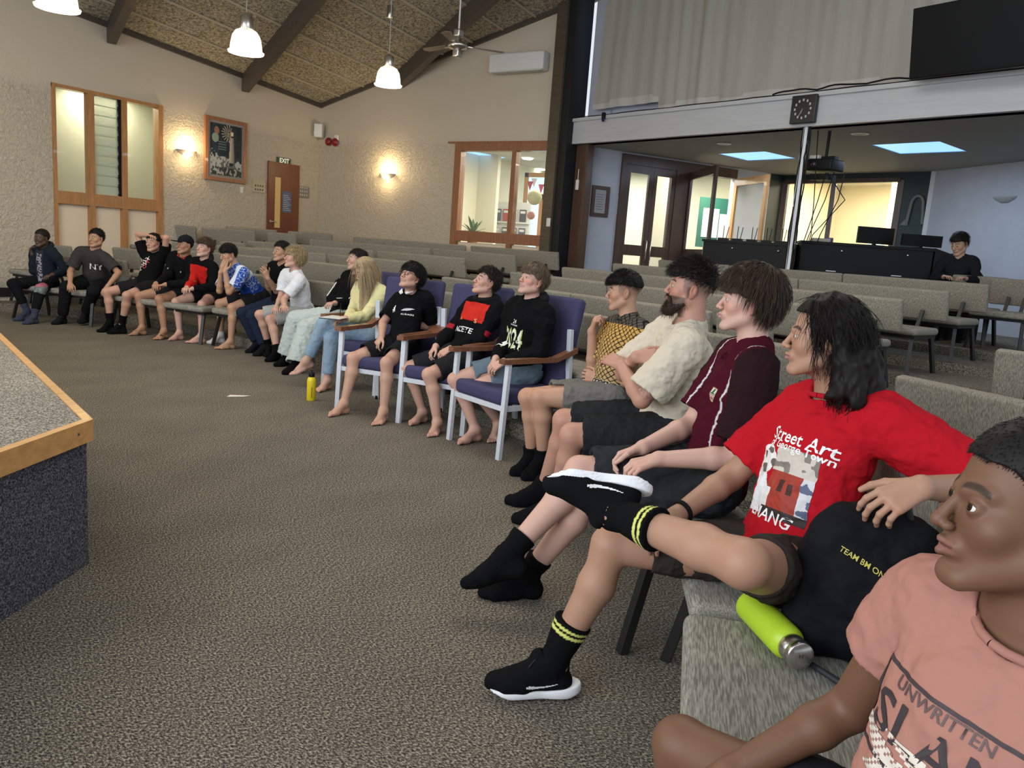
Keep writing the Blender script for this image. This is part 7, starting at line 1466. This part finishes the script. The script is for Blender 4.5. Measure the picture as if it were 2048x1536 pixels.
def p5():
    p=Person('p5','person with curly brown hair in a black hoodie with a bright red front panel, barefoot',POSES['p5'],.9,(188,14),skin=(.57,.35,.28),h=.006,hh=.0042,hs=.96,cheek=.2,ffine=.0045,lip=(.5,.22,.2),
        hands=dict(R=dict(curl=.4),L=dict(d=(-.6,.5,-.3),curl=.4)))
    def c(V,x,y,z):
        col=np.tile(A_(BLK),(len(V),1)); col[(y>.0)&(z>.18)&(z<.42)&(np.abs(x)<.05+.30*(z-.18))]=(.52,.02,.015); return col
    p.top('hoodie',c,sleeve=1.93,off=.022,seed=121,longr=(.054,.038)); hood(p,BLK,.02); p.bottoms('shorts',(.016,.016,.018),.5,r=(.104,.098),seed=27)
    p.hair('curly',(.07,.042,.026),1700,tip=A_((.26,.16,.10))); p.text([('KEETAH',.03,.0,.60)],(.75,.7,.7))
def p4():
    p=Person('p4','person wearing a black cap and black jacket with red collar, hands clasped, in flip-flops',POSES['p4'],.94,(178,4),skin=(.40,.22,.14),h=.006,hh=.0042,hs=.96,ffine=.0045,hands=dict(R=dict(d=(-.4,-.5,-.2),curl=.5),L=dict(d=(-.4,.6,-.2),curl=.5)))
    def c(V,x,y,z):
        col=np.tile(A_(BLK),(len(V),1)); col[(z>.46)&(np.abs(x)<.06)]=(.30,.04,.03); return col
    p.top('jacket',c,sleeve=1.93,off=.020,seed=131,longr=(.052,.036)); p.ring('collar',p.J['nk']+p.T*.03+p.Fw*.01,nrm(p.T+p.Fw*.4),.062,.011,(.40,.04,.03)); p.bottoms('shorts',(.016,.016,.018),.55,r=(.104,.098),seed=28)
    p.hair('crop',(.007,.006,.006),300); cap_hat(p,(.012,.012,.014)); p.text([('S',.03,.06,.68),('A',.025,-.07,.70)],(.75,.75,.75))
    for q in 'RL': flipflop(p,q)
def cap_hat(p,col):
    T=lambda v:p.hd+(A_(v)*p.hs)@p.M.T; M=p.M;s=p.hs
    g=Grid(T((0,0,.06))-.17,T((0,0,.06))+.17,.004); g.prim(E(T((0,-.010,.045)),M,[.083*s,.104*s,.088*s],.01))
    X=[g.ax[0][:,None,None]-p.hd[0],g.ax[1][None,:,None]-p.hd[1],g.ax[2][None,None,:]-p.hd[2]]; z=(X[0]*M[0,2]+X[1]*M[1,2]+X[2]*M[2,2])/s; g.a=np.maximum(g.a,(.040-z)*s)
    g.prim(E(T((0,.125,.038)),M,[.066*s,.075*s,.007*s],.008)); g.prim(C(T((0,-.01,.128)),T((0,-.01,.138)),.006,.006,.004))
    V,F=nets(g); p.part('cap',V,F,clothmat(),np.tile(A_(col),(len(V),1)))
def flipflop(p,q):
    B,f,u,r=p.feet[q][1]; org=A_(p.root.location); k=p.s; R=np.stack([r,f,u],1)
    P=[E(B-f*.02*k-u*.004,R,(.040*k,.045*k,.010),.02),E(B+f*.11*k-u*.004,R,(.050*k,.085*k,.010),.04),E(B+f*.04*k-u*.004,R,(.038*k,.06*k,.010),.03)]
    g=Grid(*bounds(P,.02),.0045)
    for a in P: g.prim(a)
    V,F=nets(g); d=np.clip((V-B)@u,-.012,.003); V=V+np.outer(d-(V-B)@u,u); p.part('flip_flop',V,F,mat('rubber',attr=True,rough=.7),np.tile(A_((.035,.022,.018)),(len(V),1)))
    mb=MB(); c=B+f*.135*k+u*.030
    for sg in(-1,1): mb.tube([tuple(c-org),tuple(B+f*.10*k+r*sg*.025*k+u*.058-org),tuple(B+f*.045*k+r*sg*.043*k+u*.012-org)],.0055,6)
    mb.build('strap',mat('strap_black',(.02,.016,.014),.6),p.root)
def p3():
    p=Person('p3','person leaning back with both hands behind the head, in black lettered t-shirt',POSES['p3'],.92,(198,3),skin=(.50,.29,.21),h=.006,hh=.0042,hs=.96,chub=.004,toes=(False,False),
        hands=dict(R=dict(curl=.3),L=dict(curl=.3)))
    p.top('t_shirt',BLK,sleeve=.66,off=.018,slr=(.064,.074),seed=141); p.bottoms('shorts',(.014,.014,.015),.66,r=(.106,.098),seed=29)
    for q in 'RL': p.sock(q,BLK,up=.30)
    p.hair('short',(.009,.008,.007),1400,tip=A_((.018,.016,.015)),top=.014)
    p.text([('NX',.075,-.03,.72,.5),('ON',.075,-.05,.56,.5),('IL',.06,-.07,.42,.5)],(.8,.78,.78)); p.text([('X',.07,.005,.66,.5),('O',.07,-.01,.50,.5)],(.55,.05,.07),'lettering')
def p2():
    p=Person('p2','person with short black hair in a charcoal t-shirt lettered NY and black trousers',POSES['p2'],.97,(196,2),skin=(.42,.24,.15),h=.006,hh=.0042,hs=1.0,g=1.14,chub=.010,belly=.02,toes=(False,False),hands=dict(R=dict(curl=.3),L=dict(curl=.3)))
    p.top('t_shirt',(.040,.038,.038),sleeve=.80,off=.020,slr=(.070,.082),seed=151); p.ring('collar',p.J['nk']+p.T*.02+p.Fw*.014,nrm(p.T+p.Fw*.3),.062,.006,(.035,.034,.034)); p.bottoms('trousers',(.010,.010,.012),1.94,r=(.110,.10),low=(.074,.062),seed=30)
    for q in 'RL': p.sock(q,DK,up=.15)
    p.hair('short',(.007,.006,.006),1400,tip=A_((.018,.016,.015)),top=.014,side=.005); p.text([('NY',.11,.075,.68)],(.85,.85,.85))
def p1():
    p=Person('p1','person in a dark unzipped hoodie over a grey print t-shirt, hand at the chin',POSES['p1'],.9,(192,-3),skin=DEEP,h=.006,hh=.0042,hs=.96,toes=(False,False),lip=(.10,.045,.04),cheek=.02,red=.1,hands=dict(R=dict(d=(-.1,0,.9),n=(.3,-.6,0),curl=.7),L=dict(curl=.3)))
    rr=vnoise
    def c(V,x,y,z):
        col=np.tile(A_((.012,.018,.026)),(len(V),1)); m=(np.abs(x)<.055)&(y>.03)&(z<.42); col[m]=(.03,.03,.04); w_=m&(vnoise(V*60)>.05)&(z<.38)&(np.abs(x)<.04); col[w_]=(.30,.28,.33); return col
    p.top('hoodie',c,sleeve=1.93,off=.022,seed=161,longr=(.054,.038)); hood(p,(.012,.018,.026),.02)
    def t(V):
        col=np.tile(A_((.009,.009,.011)),(len(V),1)); d=V-p.J['knL']; dd=np.linalg.norm(d,axis=1); m=(dd<.085); n=vnoise(V*45); col[m&(n>0)]=(.20,.30,.27); col[m&(n<=0)]=(.16,.17,.17); col[(dd<.10)&(V[:,2]>p.J['knL'][2]+.035)]=(.40,.12,.16); return col
    p.bottoms('trousers',t,1.72,low=(.068,.056),seed=33)
    for q in 'RL': p.sock(q,(.045,.055,.085),up=.26)
    p.hair('crop',(.008,.007,.006),600,top=.010)
def p18():
    p=Person('p18','person with cropped dark hair in a dusty pink printed t-shirt at the very front',POSES['p18'],.93,(113,4),skin=(.155,.078,.045),h=.0042,hh=.0021,hs=.98,chub=.004,lip=(.25,.10,.085),cheek=.03,red=.08,toes=(False,False),mouth=.004,gaze=(0,.95,.12),iris=(.02,.011,.007),hands=dict(R=dict(curl=.4),L=dict(curl=.4)),browc=(.02,.013,.01))
    p.top('t_shirt',(.385,.185,.145),sleeve=.46,off=.014,slr=(.060,.072),hem=-.06,amp=.007,seed=171,neck=.064); p.ring('collar',p.J['nk']+p.T*.008+p.Fw*.012,nrm(p.T+p.Fw*.35),.0655,.0065,(.35,.165,.13))
    p.bottoms('shorts',(.018,.018,.020),.62,r=(.106,.098),seed=34)
    p.hair('crop',(.008,.007,.007),5000,h=.003,top=.010,side=.006,len=.007,rad=.0007,lift=.5,tip=A_((.035,.03,.028)))
    p.text([('ISLAND',.085,.0,.60,0)],(.04,.03,.035)); p.text([('UNWRITTEN',.024,-.03,.72,0),('THE LIGHT',.018,.06,.49,0)],(.10,.06,.06),'lettering')
    def fr(u,v):
        e=.02
        if (u<e or u>1-e or v<e*1.8 or v>1-e*1.8) : return (.05,.035,.04)
        return None
    p.image(0,.61,.27,.13,90,44,fr,'frame_print')
    def lf(u,v):
        n=math.sin(u*9+math.sin(v*7)*2)*math.cos(v*8+u*3)
        if n<.05: return None
        return (.66,.60,.52) if (u*40+v*12)%1>.35 or n>.6 else (.30,.17,.14)
    p.image(-.02,.40,.26,.15,60,36,lf,'leaf_print')
def p19():
    J=dict(pel=(11.25,.62,.62+.56),nk=(11.2,.64,.62+1.03),hd=(11.16,.66,.62+1.21),shR=(11.22,.81,.62+1.0),shL=(11.18,.47,.62+1.0),hiR=(11.25,.71,1.17),hiL=(11.25,.53,1.17),elR=(11.08,.87,.62+.78),elL=(11.02,.42,.62+.78),wrR=(10.92,.75,.62+.80),wrL=(10.86,.52,.62+.80),knR=(10.85,.74,1.14),knL=(10.85,.5,1.14),anR=(10.85,.74,.72),anL=(10.85,.5,.72),toR=(10.68,.76,.66),toL=(10.68,.5,.66))
    p=Person('p19','person in a dark jumper sitting behind the black control desk, looking down',J,.95,(150,-22),skin=(.46,.29,.20),h=.007,hh=.005,hs=1.1,toes=(False,False),eye=.002)
    p.top('jumper',(.014,.015,.02),sleeve=1.93,off=.020,seed=181); p.bottoms('trousers',(.012,.012,.014),1.9,low=(.07,.06)); 
    for q in 'RL': p.sock(q,BLK,up=.12,off=.01,name='shoe')
    p.hair('fringe',(.008,.007,.006),900,zl=[(-.12,-.06),(-.07,-.06),(-.045,-.03),(-.02,.022),(.015,.025),(.035,.04),(.055,.05),(.09,.05)],tip=A_((.018,.016,.015)))
    p.text([('G',.05,.05,.55)],(.6,.6,.65))
for _k,_f in (('p17',p17),('p16',p16),('p15',p15),('p14',p14),('p13',p13),('p12',p12),('p11',p11),('p10',p10),('p9',p9),('p8',p8),('p7',p7),('p6',p6),('p5',p5),('p4',p4),('p3',p3),('p2',p2),('p1',p1),('p18',p18),('p19',p19)):
    if want(_k): _f()

# ---------------------------------------------------------------- backpack on the nearest bench
def backpack():
    r=empty('backpack',(2.03,.225,.449),0,'black backpack with yellow lettering standing on the nearest bench','backpack'); F=A_([math.cos(math.radians(109.5)),math.sin(math.radians(109.5)),0]); T=A_([F[1],-F[0],0]); U=nrm(A_([0,0,1.])-F*.12+T*.04); R=np.stack([F,T,U],1)
    c=A_([0,0,.0]); M_=mat('pack_cloth',attr=True,rough=.75,spec=.12,bump=(260,.3,.0015)); K=A_((.006,.006,.008))
    P=[E(U*.16,R,(.145,.075,.19),.05),E(U*.25+F*.0,R,(.125,.062,.135),.05),C(F*.09+U*.06,F*.09+U*.30,.075,.055,.06),C(-F*.09+U*.06,-F*.08+U*.31,.075,.055,.06),E(U*.14-T*.07,R,(.115,.055,.13),.03)]
    g=Grid(*bounds(P,.03),.005)
    for p in P: g.prim(p)
    g.a=np.maximum(g.a,-(g.ax[2][None,None,:]-.002)); V,F_=nets(g); V=wrinkle(V,F_,.010,13,5); V=wrinkle(V,F_,.0018,35,9); V[:,2]=np.maximum(V[:,2],.001)
    b=to_mesh('bag_body',V,F_,M_,r,np.tile(K,(len(V),1)))
    m=MB(); a=U*.36; m.tube([tuple(a+F*.05-T*.03),tuple(a+F*.045-T*.035+U*.055),tuple(a-F*.03-T*.035+U*.062),tuple(a-F*.06-T*.02)],[.008,.010,.010,.008],8); m.build('top_handle',mat('strap_webbing',(.02,.02,.023),.6),r)
    for s_ in(-1,1):
        m=MB(); m.tube([tuple(U*.34+F*.06*s_+T*.05),tuple(U*.26+F*.08*s_+T*.095),tuple(U*.12+F*.09*s_+T*.10),tuple(F*.08*s_+T*.09+U*.02)],[.012,.014,.014,.010],8); m.build('shoulder_strap',mat('strap_webbing'),r)
    m=MB(); m.tube([tuple(-T*.10+F*.10+A_([0,0,.006])),tuple(-T*.20+F*.02+A_([0,0,.006])),tuple(-T*.30-F*.10+A_([0,0,.006]))],[.007,.009,.007],8); m.build('loose_strap',mat('strap_webbing'),r)
    bv=bvh_of(b); rt=nrm(-F*1-U*.28*0); n=-T
    decal_text(bv,'lettering',[('TEAM BM ONE WALD',.0175,tuple(U*.255+F*.01-T*.2),tuple(nrm(-F-U*.42)),tuple(nrm(U-F*.42)))],tuple(n),b,mat('thread_yellow',(.55,.48,.10),.6),.003)
backpack()
